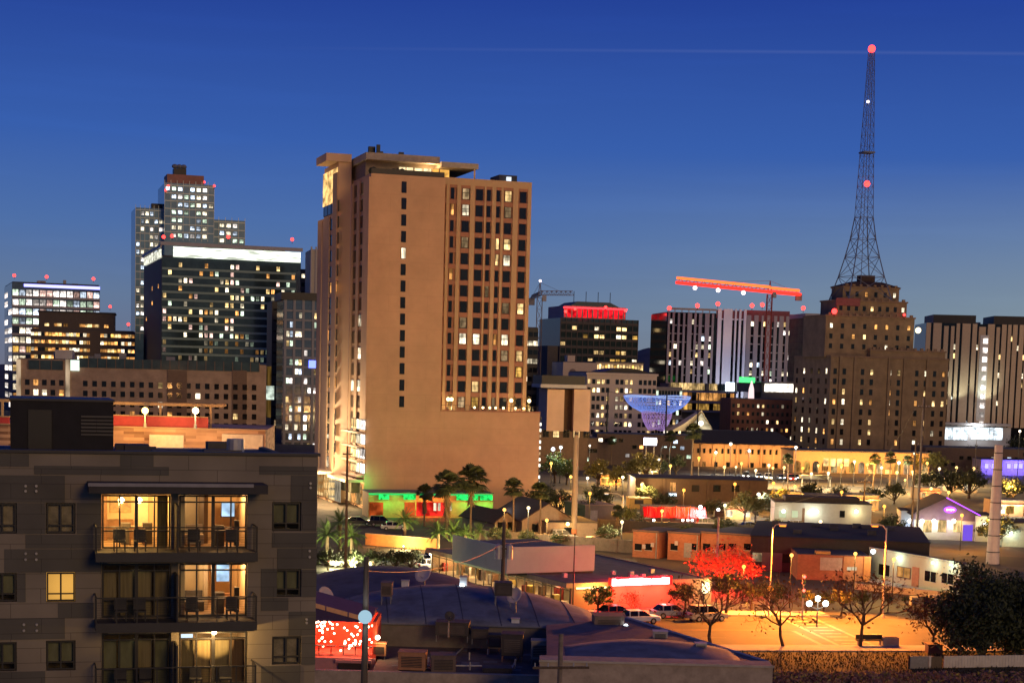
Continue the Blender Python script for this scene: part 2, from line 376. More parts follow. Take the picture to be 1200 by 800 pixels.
b.box('roof', .4, b.Wd-.4, .4, b.D-.4, b.H, b.H+.6, ROOFD); clutter(b, 4, 8, b.Wd-6, 4, b.D*.5, b.H+.5, 3)
for px in (17, 55, 110): x, z = b.front(px, 326); beacon(b, x, 2, b.H+3.2, 1.1)
# --- terraced warm lit office
b = Block('office_building', 'stepped office block with long bands of warm orange lit windows', 'office building', 36, 158, 385, 800, ang=12, depth=30)
DKST = mat('dark_stone', (.085, .065, .055), rough=.7, var=.15)
xa, zb = b.front(45, 365); xb, _ = b.front(134, 365)
b.box('wall', 0, b.Wd, 0, 30, 0, b.H, DKST); b.box('upper_storey', xa, xb, 1, 28, b.H, zb, DKST)
b.box('roof', .5, b.Wd-.5, .5, 29, b.H, b.H+.3, ROOFD); b.box('upper_roof', xa-.5, xb+.5, .5, 28.5, zb, zb+.6, ROOFD)
x0s, _ = b.front(104, 390); x1s, _ = b.front(116, 390)
for j in range(7):
    z = b.H-2.2-j*3.5
    for i in range(30):
        x = (i+.5)*b.Wd/30
        if x0s < x < x1s: continue
        l = rg.random() < (.86 if j < 5 else .6)
        b.win('f', x, z, b.Wd/30*.9, 1.55, rg.choice(lits(0, 0, 1, 2, 3)) if l else DARKGLASS, 0, 0, l)
for i in range(20):
    x = xa+3+(xb-xa-6)*(i+.5)/20
    if rg.random() < .45: b.win('f', x, b.H+2.2, 1.9, 1.3, rg.choice(lits(0, 1)), 1, 0, True)
b.flush(); beacon(b, xb-2, 3, zb+3, .9); beacon(b, b.Wd-3, 3, b.H+3, .9)
# --- tallest stepped glass skyscraper
b = Block('skyscraper', 'tallest stepped glass skyscraper with dish and red beacons on its crown', 'skyscraper', 193, 251, 214, 950, ang=17, xl=187)
GL = mat('sky_glass', (.12, .24, .28), rough=.15, var=.35, scale=.12, spec=.9)
STEEL = mat('steel_frame', (.36, .42, .44), rough=.4, metal=.3, var=.1)
xl_, zl = b.front(159, 243, 8); x2_, z2 = b.front(287, 259, 8); xm, _ = b.front(186, 260, 8)
b.box('main_shaft', 0, b.Wd, 0, 40, 0, b.H, GL)
b.box('lower_shaft', xl_, -.02, 8, 40, 0, zl, GL); b.box('step_shaft', b.Wd+.02, x2_, 8, 34, 0, z2, GL)
fl = 4.2
def shaft(x0, x1, y, zt, zb_, nc, litcols, p):
    m_ = MB(); n = int((zt-zb_)/fl)
    for j in range(n):
        z = zt-1.0-j*fl; m_.box(x0-.1, x1+.1, y-.25, y-.01, z-.45, z)
    for i in range(nc+1):
        x = x0+(x1-x0)*i/nc; m_.box(x-.12, x+.12, y-.35, y-.26, zb_, zt+1.5)
    b.part('mullion_grid', m_, STEEL)
    for j in range(n):
        for i in range(nc):
            cx_ = x0+(x1-x0)*(i+.5)/nc
            q = p if i in litcols else .34
            if rg.random() < q: b.win('f', cx_, zt-3.0-j*fl, (x1-x0)/nc*.62, 1.9, rg.choice(LITCOOL+[LIT[2]]), y-.02, 0, True)
shaft(0, b.Wd, 0, b.H, 95, 8, (1, 2, 3, 5, 6), .9); shaft(xl_, -.02, 8, zl, 40, 6, (1, 2, 3, 4), .75); shaft(b.Wd+.02, x2_, 8, z2, 95, 5, (1, 2, 3), .75)
b.flush()
CR = mat('crown_panel', (.32, .13, .09), rough=.6, var=.2, scale=.3)
b.box('crown', 1.5, b.Wd*.80, 2, 20, b.H, b.H+5.0, CR); b.box('mechanical_box', b.Wd*.2, b.Wd*.45, 4, 12, b.H+5, b.H+8.5, BLACK)
for q in range(3):
    d_ = MB().ball((b.Wd*(.22+.09*q), 5, b.H+9.6), 1.7, sz=.75).build('dish', GREYM, b.root)
b.box('rooftop_box', xl_+9, xl_+16, 12, 18, zl, zl+3, BLACK)
for px, py in ((194, 224), (197, 219), (240, 214), (251, 219)):
    x, z = b.front(px, py); beacon(b, x, -.6 if py > 215 else 2.2, z, .8)
# --- hotel with white glowing cornice
b = Block('hotel', 'dark teal glass hotel with a glowing white band along its roof', 'hotel', 190, 353, 283, 750, ang=18, xl=169)
b.box('wall', 0, b.Wd, 0, b.D, 0, b.H-6.5, TEALGLASS)
DKC = mat('charcoal_panel', (.05, .048, .045), rough=.7, var=.2)
b.box('side_wall', -.12, -.01, .1, b.D, 0, b.H-7, DKC)
WB = glow('white_band', (.93, 1, .82), 2.6, (.12, .12, .9))
xs, _ = b.front(203, 290)
b.box('light_band', xs, b.Wd-.3, -.45, -.05, b.H-6.4, b.H-1.9, WB)
b.box('side_light_band', -.6, -.15, 1, b.D*.94, b.H-6.6, b.H-3.2, glow('white_band_side', (1, 1, .82), 1.3, (.25, .25, .6)))
b.box('roof', .3, b.Wd-.3, 0, b.D, b.H-6.5, b.H-5.8, ROOFD)
b.box('parapet', -.8, b.Wd+.6, -.8, -.1, b.H-1.5, b.H, W_STONE)
b.box('side_parapet', -.9, -.1, -.1, b.D, b.H-2.6, b.H-1.2, W_STONE)
b.box('penthouse', b.Wd*.3, b.Wd*.9, 6, b.D*.6, b.H-5.8, b.H+.2, DKC)
nr = 25; m_ = MB()
SP = mat('teal_spandrel', (.17, .27, .25), rough=.5, var=.15)
for j in range(nr):
    z = b.H-9.6-j*3.35
    m_.box(0, b.Wd, -.22, -.01, z-2.3, z-1.35)
b.part('spandrel_bands', m_, SP)
for j in range(nr):
    z = b.H-9.6-j*3.35
    for i in range(27):
        x = (i+.5)*b.Wd/27; up_ = j/nr
        l = rg.random() < (.26 if up_ < .15 else .38 if up_ < .5 else .58)
        if j == 13 and 16 <= i < 26: l = True
        b.win('f', x, z, b.Wd/27*(.6 if l else .8), 1.9, (rg.choice(lits(0, 1, 1, 2, 4)+[LITCOOL[2]]) if j != 13 else LIT[3]) if l else TEALGLASS, -.02, 0, l)
for j in range(0, nr, 2):
    for i in range(3):
        if rg.random() < .12: b.win('s', (i+.5)*b.D/3, b.H-12-j*3.3, 2, 1.8, LIT[0], -.13, 0, True)
b.flush()
for px, py in ((192, 281), (202, 280), (268, 281), (343, 284)):
    x, z = b.front(px, py); beacon(b, x, 1.2, z+.8, 1.0)
# --- long brown residential block
BR1 = brickmat('brown_brick', (.34, .245, .175), (.30, .21, .15), (.34, .26, .2), .8)
b = Block('apartment_block', 'long brown block with a dark glazed band under its roof and grids of small windows', 'apartment block', 20, 312, 420, 520, ang=8, depth=24)
BRD = mat('brown_dark_panel', (.15, .10, .07), rough=.8, var=.15)
b.box('wall', 0, b.Wd, 0, 24, 0, b.H, BR1); b.box('roof', .4, b.Wd-.4, .4, 23.5, b.H, b.H+.25, ROOFD)
for q0, q1 in ((196, 219), (272, 289)):
    x0, x1, z0, z1 = b.rect(q0, 434, q1, 500); b.box('brown_bay', x0, x1, -.25, -.01, 0, z1, BRD)
for q0, q1 in ((33, 74), (93, 304)):
    x0, x1, z0, z1 = b.rect(q0, 422, q1, 433); b.box('glazed_band', x0, x1, -.2, -.01, z0, z1, TEALGLASS)
    m_ = MB(); n = int((x1-x0)/2.6)
    for i in range(n+1): m_.box(x0+(x1-x0)*i/n-.1, x0+(x1-x0)*i/n+.1, -.32, -.21, z0, z1)
    b.part('mullion_row', m_, BRD)
for q in (22, 79.5):
    x0, x1, z0, z1 = b.rect(q-2.5, 421, q+2.5, 500)
    b.box('light_strip', x0, x1, -.5, -.03, z0-20, z1, glow('tan_strip', (1, .72, .46), .62, (.3, .3, .12)))
b.box('stair_tower', *b.rect(64, 416, 84, 430)[:2], 1, 8, b.H, b.H+3, W_STONE)
for j in range(6):
    for px in range(100, 302, 11):
        x, z = b.front(px, 440+j*11); z = b.H-7.0-j*3.0
        l = rg.random() < .11
        b.win('f', x, z, 1.35, 1.7, rg.choice(lits(0, 1, 2, 2)) if l else DARKGLASS, -.26 if 196 < px < 219 or 272 < px < 289 else 0, 0, l)
    for px in range(32, 74, 10):
        x, z = b.front(px, 440); l = rg.random() < .16
        b.win('f', x, b.H-7.0-j*3.0, 1.35, 1.7, rg.choice(lits(0, 2, 2)) if l else DARKGLASS, 0, 0, l)
b.flush()
x, z = b.front(88, 428); b.box('round_sign', x-1.3, x+1.3, -.6, -.25, z-1.6, z+1.6, glow('mint_sign', (.8, 1, .85), 1.4))
clutter(b, 6, 10, b.Wd-10, 5, 14, b.H+.2, 8)
# --- dark slab and blue-white flats beside the main tower
b = Block('narrow_tower', 'narrow black slab tower with faint amber edge beside the teal hotel', 'tower', 319, 335, 353, 640, ang=16, xl=313)
b.box('wall', 0, b.Wd, 0, b.D, 0, b.H, BLACK)
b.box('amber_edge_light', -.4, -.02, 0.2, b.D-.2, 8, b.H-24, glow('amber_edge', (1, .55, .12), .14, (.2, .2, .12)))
for j in range(18):
    if rg.random() < .2: b.win('f', b.Wd*.5, b.H-5-j*4, b.Wd*.5, 2, LITDIM, 0, 0, True)
    b.win('f', b.Wd*.5, b.H-3-j*4, b.Wd*.8, .6, DARKGLASS, 0, 0, False)
x0, x1, z0, z1 = b.rect(311, 452, 321, 468); b.box('lit_sign_panel', x0, x1, -.5, -.06, z0, z1, glow('green_white', (.85, 1, .85), 1.2, (.5, .5, .5)))
b.flush(); b.box('roof', .2, b.Wd-.2, .2, b.D-.2, b.H, b.H+.3, ROOFD)
b = Block('residential_tower', 'grey striped residential tower with cool white windows and a black rooftop slab', 'residential tower', 332, 378, 351, 600, ang=14, depth=20)
LG = mat('light_grey_render', (.22, .225, .24), rough=.7, var=.12)
b.box('wall', 0, b.Wd, 0, 20, 0, b.H, BLUEGLASS); b.box('roof_slab', -.8, b.Wd+.8, -.8, 20, b.H, b.H+2.6, BLACK)
m_ = MB()
for px in (334, 344.5, 355, 366.5, 376):
    x, _ = b.front(px, 400); m_.box(x-.45, x+.45, -.5, -.01, 0, b.H)
for j in range(20): m_.box(0, b.Wd, -.2, -.01, b.H-4-j*3.25, b.H-3.3-j*3.25)
b.part('pier_grid', m_, LG)
for j in range(20):
    for px in (337, 341.6, 348, 352, 358.5, 363, 369.5, 373):
        x, _ = b.front(px, 400); l = rg.random() < .36
        b.win('f', x, b.H-2.0-j*3.25, 1.05, 1.9, rg.choice(LITCOOL+lits(1, 2, 2)) if l else BLUEGLASS, -.02, 0, l)
b.flush()
x, z = b.front(367, 427); b.box('blue_light', x-1.6, x+1.6, -.6, -.3, z-1.2, z+1.4, glow('blue_spot', (.12, .16, 1), 4))
b = Block('concrete_tower', 'pale concrete tower with vertical ribs partly hidden by the brown high-rise', 'tower', 365, 392, 292, 700, ang=14, depth=20)
PALE = mat('pale_concrete', (.42, .38, .33), rough=.85, var=.12)
b.box('wall', 0, b.Wd, 0, 20, 0, b.H, PALE)
m_ = MB()
for i in range(6): m_.box(i*b.Wd/5-.3, i*b.Wd/5+.3, -.6, -.01, 0, b.H+1)
b.part('vertical_ribs', m_, PALE)
b = Block('dark_office', 'dark red-brown office rising behind the grey striped residential tower', 'office building', 352, 372, 316, 720, ang=14, depth=15)
b.box('wall', 0, b.Wd, 0, 15, 0, b.H, DKST); b.box('roof', .3, b.Wd-.3, .3, 14, b.H, b.H+.3, ROOFD)
for j in range(8):
    for i in range(3):
        l = rg.random() < .3; b.win('f', b.Wd*(i+.5)/3, b.H-2.5-j*3.6, 1.3, 1.6, LIT[2] if l else DARKGLASS, 0, 0, l)
b.flush()
# --- small dark tower right of the main tower
b = Block('black_tower', 'small black office tower with white lit top floors beside the tower crane mast', 'office tower', 608, 631, 384, 620, ang=14, depth=16)
b.box('wall', 0, b.Wd, 0, 16, 0, b.H, BLACK); b.box('roof', .2, b.Wd-.2, .2, 15, b.H, b.H+.4, ROOFD)
for j in range(9):
    for i in range(4):
        l = (j in (1, 3) and i > 0) or rg.random() < .08
        b.win('f', b.Wd*(i+.5)/4, b.H-2.2-j*3.2, b.Wd/4*.85, 1.7, LIT[2] if l else DARKGLASS, 0, 0, l)
b.flush()
# --- red crowned office
b = Block('red_crown_office', 'dark office block with red floodlit crown and domed top', 'office building', 657, 748, 372, 800, ang=16, depth=34)
b.box('wall', 0, b.Wd, 0, 34, 0, b.H, TEALGLASS)
x0, x1, z0, z1 = b.rect(663, 359, 736, 374); b.box('crown', x0, x1, 3, 28, b.H, z1, mat('crown_wall', (.45, .30, .28), rough=.7))
m_ = MB(); n = 12
for i in range(n): xx = x0+(x1-x0)*(i+.5)/n; m_.box(xx-.35, xx+.35, 2.6, 2.98, b.H, z1)
b.part('crown_piers', m_, mat('crown_wall', (.45, .30, .28)))
b.box('red_neon_line', x0-.4, x1+.4, 2.1, 2.55, z1-1.2, z1-.6, glow('red_line', (1, .03, .04), 4))
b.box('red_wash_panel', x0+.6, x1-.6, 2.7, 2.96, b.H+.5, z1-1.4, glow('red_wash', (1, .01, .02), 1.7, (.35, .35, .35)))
mdo = MB(); xc = (x0+x1)/2
mdo.prism_y([(xc-12, z1), (xc-8, z1+2.2), (xc+8, z1+2.2), (xc+13, z1)], 5, 26); b.part('domed_top', mdo, mat('verdigris', (.07, .12, .11), rough=.6))
for px, py in ((664, 366), (675, 363), (711, 361), (734, 365)): x, z = b.front(px, py); beacon(b, x, 1.5, z, .9)
for q in range(4): MB().tube((xc-9+q*6, 8, z1+2), (xc-9+q*6, 8, z1+7), .15).build('antenna', BLACK, b.root)
m_ = MB()
for j in range(18): m_.box(-.1, b.Wd+.1, -.25, -.01, b.H-2.8-j*3.7, b.H-1.6-j*3.7)
for i in range(15): m_.box(b.Wd*i/14-.2, b.Wd*i/14+.2, -.4, -.26, 0, b.H)
b.part('facade_grid', m_, mat('stone_tan_dark', (.10, .09, .075), rough=.8))
for j in range(18):
    run = rg.random()
    for i in range(14):
        l = rg.random() < (.62 if j in (1, 3, 4, 7, 8) and i > 3 else .14)
        b.win('f', b.Wd*(i+.5)/14, b.H-4.6-j*3.7, b.Wd/14*.8, 1.9, rg.choice(lits(1, 1, 2, 3)) if l else TEALGLASS, 0, 0, l)
b.flush()
b.box('side_wing', *b.rect(642, 404, 656.5, 440)[:2], 1, 20, 0, b.front(650, 405)[1], mat('stone_tan_dark', (.10, .09, .075)))
# --- windowed cream office, plaster block, dome-roofed building
b = Block('cream_block', 'blank cream plaster block with a round emblem high on its wall', 'building', 660, 700, 424, 600, ang=10, depth=20)
CRM = mat('cream_plaster', (.56, .46, .34), rough=.9, var=.08)
b.box('wall', 0, b.Wd, 0, 20, 0, b.H, CRM); b.box('roof', .3, b.Wd-.3, .3, 19, b.H, b.H+.2, ROOFD)
x, z = b.front(671, 436)
MB().tube((x, -.15, z), (x, .1, z), 1.2, n=20).build('round_emblem', mat('emblem_grey', (.22, .17, .14)), b.root)
b.box('stair_head', *b.rect(667, 420, 676, 428)[:2], 3, 8, b.H, b.H+2.4, CRM)
b = Block('office_block', 'cream six storey office with even rows of square windows half of them lit', 'office building', 688, 770, 436, 560, ang=10, depth=30)
b.box('wall', 0, b.Wd, 0, 30, 0, b.H, CRM); b.box('roof', .3, b.Wd-.3, .3, 29, b.H, b.H+.3, ROOFD)
b.box('cornice', -.4, b.Wd+.4, -.5, 0.02, b.H-.7, b.H, CRM)
for j in range(8):
    for i in range(15):
        if i in (5, 10): continue
        l = rg.random() < (.42 if i < 10 else .22)
        b.win('f', b.Wd*(i+.5)/15, b.H-2.9-j*2.75, 1.1, 1.6, rg.choice(lits(1, 1, 2)) if l else DARKGLASS, 0, 1, l)
b.flush()
x0, x1, z0, z1 = b.rect(709, 431, 766, 445)
m_ = MB(); n = 12; prof = [(x0+(x1-x0)*k/n, b.H+(z1-b.H)*math.sin(math.pi*k/n)**.8) for k in range(n+1)]
m_.prism_y(prof, 4, 26); b.part('vaulted_roof', m_, BLACK)
x0, x1, z0, z1 = b.rect(686, 424, 752, 432)
hl = Block('lit_penthouse_block', 'low pale block with a continuous band of yellow lit windows above the cream office', 'office building', 698, 754, 424, 640, ang=10, depth=20)
hl.box('wall', 0, hl.Wd, 0, 20, 0, hl.H, CRM)
for i in range(16): hl.win('f', hl.Wd*(i+.5)/16, hl.H-1.9, hl.Wd/16*.7, 2.2, rg.choice(lits(1, 1, 3)), 0, 0, True)
hl.flush(); hl.box('roof', -.3, hl.Wd+.3, -.4, 20, hl.H, hl.H+.4, ROOFD)
b = Block('balcony_office', 'white banded office with open balconies and bright strip windows behind the blue net', 'office building', 730, 800, 452, 620, ang=10, depth=18)
b.box('wall', 0, b.Wd, 0, 18, 0, b.H, mat('grey_render', (.26, .25, .24)))
for j in range(5):
    z = b.H-1.0-j*3.5; b.box('balcony_slab', -.3, b.Wd+.3, -1.3, -.01, z-3.6, z-3.1, W_STONE)
    for i in range(20):
        l = rg.random() < (.7 if j == 1 else .35); b.win('f', b.Wd*(i+.5)/20, z-1.2, b.Wd/20*.75, 1.7, rg.choice(LITCOOL+[LIT[2], LIT[1]]) if l else DARKGLASS, 0, 0, l)
b.flush()
# --- brutalist slab building
b = Block('slab_building', 'windowless tan building of two tall slabs under a black overhanging roof box', 'building', 633, 691, 456, 480, ang=6, depth=22)
TAN = mat('tan_concrete', (.56, .38, .27), rough=.9, var=.10, scale=.3)
for nm, q0, q1, y0 in (('left_slab', 641, 661, 0), ('right_slab', 672, 691, -.6)):
    x0, x1, z0, z1 = b.rect(q0, 456, q1, 505); b.box('wall_slab', x0, x1, y0, 20, z0, z1, TAN)
x0, x1, z0, z1 = b.rect(634, 440, 685, 452); b.box('roof_box', x0, x1, -2, 20, z0+.4, z1, BLACK)
b.box('roof_edge', x0-.3, x1+.3, -2.2, 20, z0-.6, z0+.39, W_STONE)
x0, x1, z0, z1 = b.rect(660, 456, 672, 505); b.box('recessed_wall', x0+.05, x1-.05, 3, 19, z0, z1, mat('bronze_panel', (.13, .08, .05)))
b.box('base', -1, b.Wd, .5, 20, 0, b.front(660, 505)[1], mat('bronze_panel', (.13, .08, .05)))
for i in range(5): b.win('f', 2+i*2.9, b.front(660, 508)[1], 1.8, 2.2, LIT[1] if i in (1, 3) else DARKGLASS, .45, 1, i in (1, 3))
b.flush()
# --- student tower with pale middle stripe
b = Block('striped_tower', 'tower of narrow vertical stripes with a floodlit white middle bay', 'residential tower', 782, 946, 366, 700, ang=8, depth=30)
ST = mat('stripe_panel', (.32, .29, .29), rough=.8, var=.10); PURP = mat('maroon_panel', (.20, .06, .07), rough=.7)
b.box('wall', 0, b.Wd, .6, 30, 0, b.H, DARKGLASS); b.box('roof', .2, b.Wd-.2, .8, 29, b.H, b.H+.3, ROOFD)
xa, xb = b.front(840, 400)[0], b.front(873, 400)[0]
b.box('maroon_parapet', xb, b.front(926, 365)[0], .4, 4, b.H-2.5, b.H+2, PURP)
for q0, q1 in ((840, 856), (858, 872)): b.box('maroon_header', b.front(q0, 362)[0], b.front(q1, 362)[0], .2, .6, b.H-1.6, b.H+1.6, PURP)
WHT = mat('white_panel', (.80, .80, .82), rough=.7, var=.04)
m_ = MB()
for q0, q1 in ((840, 844.5), (847, 857), (860, 862), (865, 867.5), (870.5, 873.5)): m_.box(b.front(q0, 400)[0], b.front(q1, 400)[0], -.3, .58, 14, b.H+2.2)
m_.box(xa, xb, .62-.5, .58, b.H-2.2, b.H-1.7)
b.part('white_bay', m_, WHT)
BL = glow('bay_uplight', (.72, .78, 1), 3.0)
for q in (846, 859, 869): lamp('bay_floodlight', b.root, (b.front(q, 440)[0], -22, 12), 7000, (.78, .82, 1), 'SPOT', .5, None, 90).rotation_euler = (R(128), 0, 0)
m_ = MB(); x = .4; ws = []
while x < b.Wd-.5:
    if not (xa-1.2 < x < xb+.2):
        wd = rg.choice((.9, 1.3, 1.8)); m_.box(x, min(x+wd, b.Wd), 0, .58, 10, b.H); ws.append((x+wd, rg.choice((1.0, 1.3))))
        x += wd+ws[-1][1]
    else: x += .4
b.part('striped_piers', m_, ST)
for (x, wd) in ws:
    if xa-2 < x < xb: continue
    for j in range(10):
        l = rg.random() < .26; z = b.H-3.4-j*3.35
        if l: b.win('f', x+wd/2, z, wd*.92, 1.9, rg.choice(lits(1, 2, 2)+LITCOOL), .56, 0, True)
        elif rg.random() < .75: b.win('f', x+wd/2, z-1.6, wd*.92, .5, ST, .56, 0, False)
b.flush()
m_ = MB(); x0, x1 = b.front(783, 362)[0], b.front(840, 362)[0]
m_.box(x0, x1, -.2, .3, b.H+1.2, b.H+2.0); m_.box(b.front(926, 362)[0], b.front(952, 364)[0], 0, .4, b.H+.2, b.H+.8)
for k in range(8): xx = x0+(x1-x0)*k/7; m_.box(xx-.15, xx+.15, 0, .25, b.H, b.H+1.2)
b.part('roof_frame', m_, GREYM)
for px, py in ((784, 362), (817, 359), (841, 357), (881, 359), (893, 358), (941, 362)): x, z = b.front(px, py); beacon(b, x, -.4, z-.3, 1.15)
# --- olive block
b = Block('olive_building', 'plain olive green panelled building wedged behind the brown stepped hotel', 'building', 944, 985, 372, 650, ang=8, depth=20)
OL = brickmat('olive_panels', (.20, .18, .07), (.18, .16, .065), (.10, .09, .04), .18, row=.5, bw=1.2)
b.box('wall', 0, b.Wd, 0, 20, 0, b.H, OL); b.box('roof_coping', -.2, b.Wd+.2, -.25, 20, b.H, b.H+1.6, W_STONE)
for i in range(4): b.win('f', b.Wd*(i+.5)/4, 8, 2, 2, DARKGLASS, 0, 1, False)
b.flush()
# --- stepped historic hotel with radio mast
WB_ = brickmat('hotel_brick', (.23, .165, .10), (.20, .145, .09), (.21, .155, .10), 1.0)
b = Block('stepped_hotel', 'old brown brick stepped hotel with domed top carrying a tall radio mast', 'hotel', 974, 1112, 418, 560, ang=14, xl=931)
TRIM = mat('hotel_trim', (.20, .14, .10), rough=.9, var=.15)
b.box('wall', 0, b.Wd, 0, b.D, 0, b.H, WB_)
def tier(q0, q1, ytop, zb, y0, nm='tier', ybk=14):
    x0, _ = b.front(q0, ytop, y0); x1, z1 = b.front(q1, ytop, y0); z1 = b.front((q0+q1)/2, ytop, y0)[1]
    b.box(nm, x0, x1, y0, y0+ybk, zb, z1, WB_)
    b.box('cornice', x0-.3, x1+.3, y0-.3, y0+ybk+.3, z1, z1+.5, TRIM)
    m_ = MB(); n = int((x1-x0)/2.4)
    for k in range(n): xx = x0+(x1-x0)*(k+.5)/n; m_.box(xx-.5, xx+.5, y0-.2, y0+.4, z1+.5, z1+1.2)
    b.part('crenellation', m_, TRIM); return x0, x1, z1
t1 = tier(968, 1072, 372, b.H, 3, ybk=18); t2 = tier(981, 1063, 354, t1[2], 5, ybk=13); t3 = tier(988, 1054, 338, t2[2], 7, ybk=9)
b.box('cornice', -.3, b.Wd+.3, -.3, b.D+.2, b.H, b.H+.5, TRIM)
ex = tier(1020, 1108, 412, b.H, 1.0, 'raised_parapet', 12)
xc = (t3[0]+t3[1])/2; m_ = MB(); hw = (t3[1]-t3[0])/2+.6
_, zt = b.front(1016, 327, 11)
m_.add([(xc-hw, 6.6, t3[2]+.5), (xc+hw, 6.6, t3[2]+.5), (xc+hw, 16.6, t3[2]+.5), (xc-hw, 16.6, t3[2]+.5), (xc-hw*.45, 9, zt-1), (xc+hw*.45, 9, zt-1), (xc+hw*.45, 14, zt-1), (xc-hw*.45, 14, zt-1)],
       [(0, 1, 5, 4), (1, 2, 6, 5), (2, 3, 7, 6), (3, 0, 4, 7), (4, 5, 6, 7)])
b.part('roof', m_, mat('dark_tile', (.05, .03, .025))); b.box('cupola', xc-2.6, xc+2.6, 10, 13, zt-1, zt+1.2, mat('dark_tile', (.05, .03, .025)))
b.box('maroon_panel', *b.rect(980, 345, 1008, 352, 4.6)[:2], 4.4, 4.95, t2[2]-1.5, t2[2]+1.0, PURP)
fl = 3.28
for j in range(14):
    z = b.H-4.6-j*fl
    for i in range(13):
        if i % 3 == 2 and i != 11: continue
        l = rg.random() < .40; b.win('f', (i+.5)*b.Wd/13, z, 1.15, 1.9, rg.choice(lits(0, 1, 1, 2)) if l else DARKGLASS, 0, 1, l)
    for i in range(5):
        l = rg.random() < .42; b.win('s', (i+.5)*b.D/5, z, 1.5, 1.9, rg.choice(lits(0, 1, 2)) if l else DARKGLASS, 0, 1, l)
for (tt, y0, n, zs) in ((t1, 3, 8, (3.0, 6.4, 9.6, 12.6)), (t2, 5, 9, (2.2,)), (t3, 7, 6, (2.0,))):
    for dz in zs:
        for i in range(n):
            z = tt[2]-dz
            if tt is t1 and z < b.H+1: continue
            l = rg.random() < .28; b.win('f', tt[0]+(tt[1]-tt[0])*(i+.5)/n, z, 1.1, 1.6, rg.choice(lits(0, 1, 2)) if l else DARKGLASS, y0, 1, l)
m_ = MB()
for px in (983, 1000, 1040, 1058, 1085): x = b.front(px, 470)[0]; m_.box(x-.5, x+.5, -.5, -.01, 0, b.H+.4)
b.part('pilasters', m_, WB_)
b.flush()
x, z = b.front(978, 367, 2); beacon(b, x, 2.2, z, 1.2); x, z = b.front(1060, 370, 2); beacon(b, x, 2.2, z, .6)
x, z = b.front(1075, 387); MB().ball((x, -.6, z), 1.0).build('wall_lamp', glow('warm_ball', (1, .80, .45), 3), b.root)
HOTEL = b
# radio mast: its feet stand on the roof
def latt(P, halfs, zs, name, leg_r, parent, mt, brace=True):
    m_ = MB()
    for k in range(len(zs)-1):
        for sx_, sy_ in ((-1, -1), (1, -1), (1, 1), (-1, 1)):
            a = Vector((P[k][0]+sx_*halfs[k], P[k][1]+sy_*halfs[k], zs[k])); c = Vector((P[k+1][0]+sx_*halfs[k+1], P[k+1][1]+sy_*halfs[k+1], zs[k+1]))
            m_.tube(a, c, leg_r, leg_r*.9, 5)
            sx2, sy2 = {(-1, -1): (1, -1), (1, -1): (1, 1), (1, 1): (-1, 1), (-1, 1): (-1, -1)}[(sx_, sy_)]
            d = Vector((P[k+1][0]+sx2*halfs[k+1], P[k+1][1]+sy2*halfs[k+1], zs[k+1])); e = Vector((P[k][0]+sx2*halfs[k], P[k][1]+sy2*halfs[k], zs[k]))
            if brace: m_.tube(a, d, leg_r*.5, n=4, caps=False); m_.tube(e, c, leg_r*.5, n=4, caps=False)
            m_.tube(c, d, leg_r*.5, n=4, caps=False)
    return m_.build(name, mt, parent)
Ym = 570.0
pb = W(1008.5, 338, Ym); ptp = W(1023, 62, Ym); zb = b.front(1008, 352, 10)[1]
mast = thing('radio_mast', 'tall lattice radio mast with flared legs and red beacons', 'radio mast', (pb.x, Ym, zb), R(14))
hh = ptp.z-zb; h1 = (W(1014, 255, Ym).z-zb)
MST = mat('mast_steel', (.10, .12, .20), rough=.6, metal=.3)
zs = [0, h1*.28, h1*.52, h1*.74, h1]; hf = [7.6, 5.6, 4.2, 3.1, 2.25]
latt([(0, 0)]*5, hf, zs, 'flared_base', .20, mast, MST)
n = 16; zs = [h1+(hh-h1)*k/n for k in range(n+1)]; hf = [2.25-(2.25-.75)*k/n for k in range(n+1)]
latt([(0, 0)]*(n+1), hf, zs, 'lattice_shaft', .115, mast, MST, True)
MB().tube((0, 0, 0), (0, 0, hh+1.5), .10).build('cable_riser', MST, mast)
for z_, r_ in ((hh+1.2, 1.25), (W(1018, 216, Ym).z-zb, 1.05)): MB().ball((0, -1.2 if z_ < hh else 0, z_), r_).build('beacon', REDB, mast)
MB().ball((-.9, -.9, W(1016, 120, Ym).z-zb), .5).build('white_lamp', glow('mast_white', (1, .85, .85), 4), mast)
zpl = W(1018, 180, Ym).z-zb; MB().box(-2.0, 2.0, -2.0, 2.0, zpl, zpl+.5).build('platform', MST, mast)
# --- ribbed tower at the right edge
b = Block('ribbed_tower', 'long tan tower of flat vertical ribs with one bright strip of lit landings', 'residential tower', 1086, 1216, 378, 620, ang=-4, depth=26)
RB = mat('tan_rib', (.52, .41, .28), rough=.85, var=.10)
b.box('wall', 0, b.Wd, .7, 26, 0, b.H, DARKGLASS)
m_ = MB(); x = 0; gaps = []
while x < b.Wd:
    wd = rg.choice((1.2, 1.6, 2.4, 2.9)); g = rg.choice((.55, .7, .9)); m_.box(x, x+wd, 0, .68, 12, b.H-rg.choice((0, 0, 1))); gaps.append((x+wd, g)); x += wd+g
b.part('rib_panels', m_, RB)
m_ = MB()
for q0, q1 in ((1094, 1144), (1165, 1216)):
    m_.box(b.front(q0, 375)[0], b.front(q1, 375)[0], .4, 20, b.H+.02, b.H+3.0)
b.part('roof_screen', m_, BLACK)
x0, x1 = b.front(1147, 430)[0], b.front(1157, 430)[0]
b.box('stair_strip', x0, x1, -.25, -.02, 14, b.H-4, mat('strip_wall', (.62, .62, .58)))
for j in range(15): b.win('f', x0+(x1-x0)*.62, b.H-6-j*3.3, (x1-x0)*.5, 1.8, LITCOOL[1], -.28, 0, True)
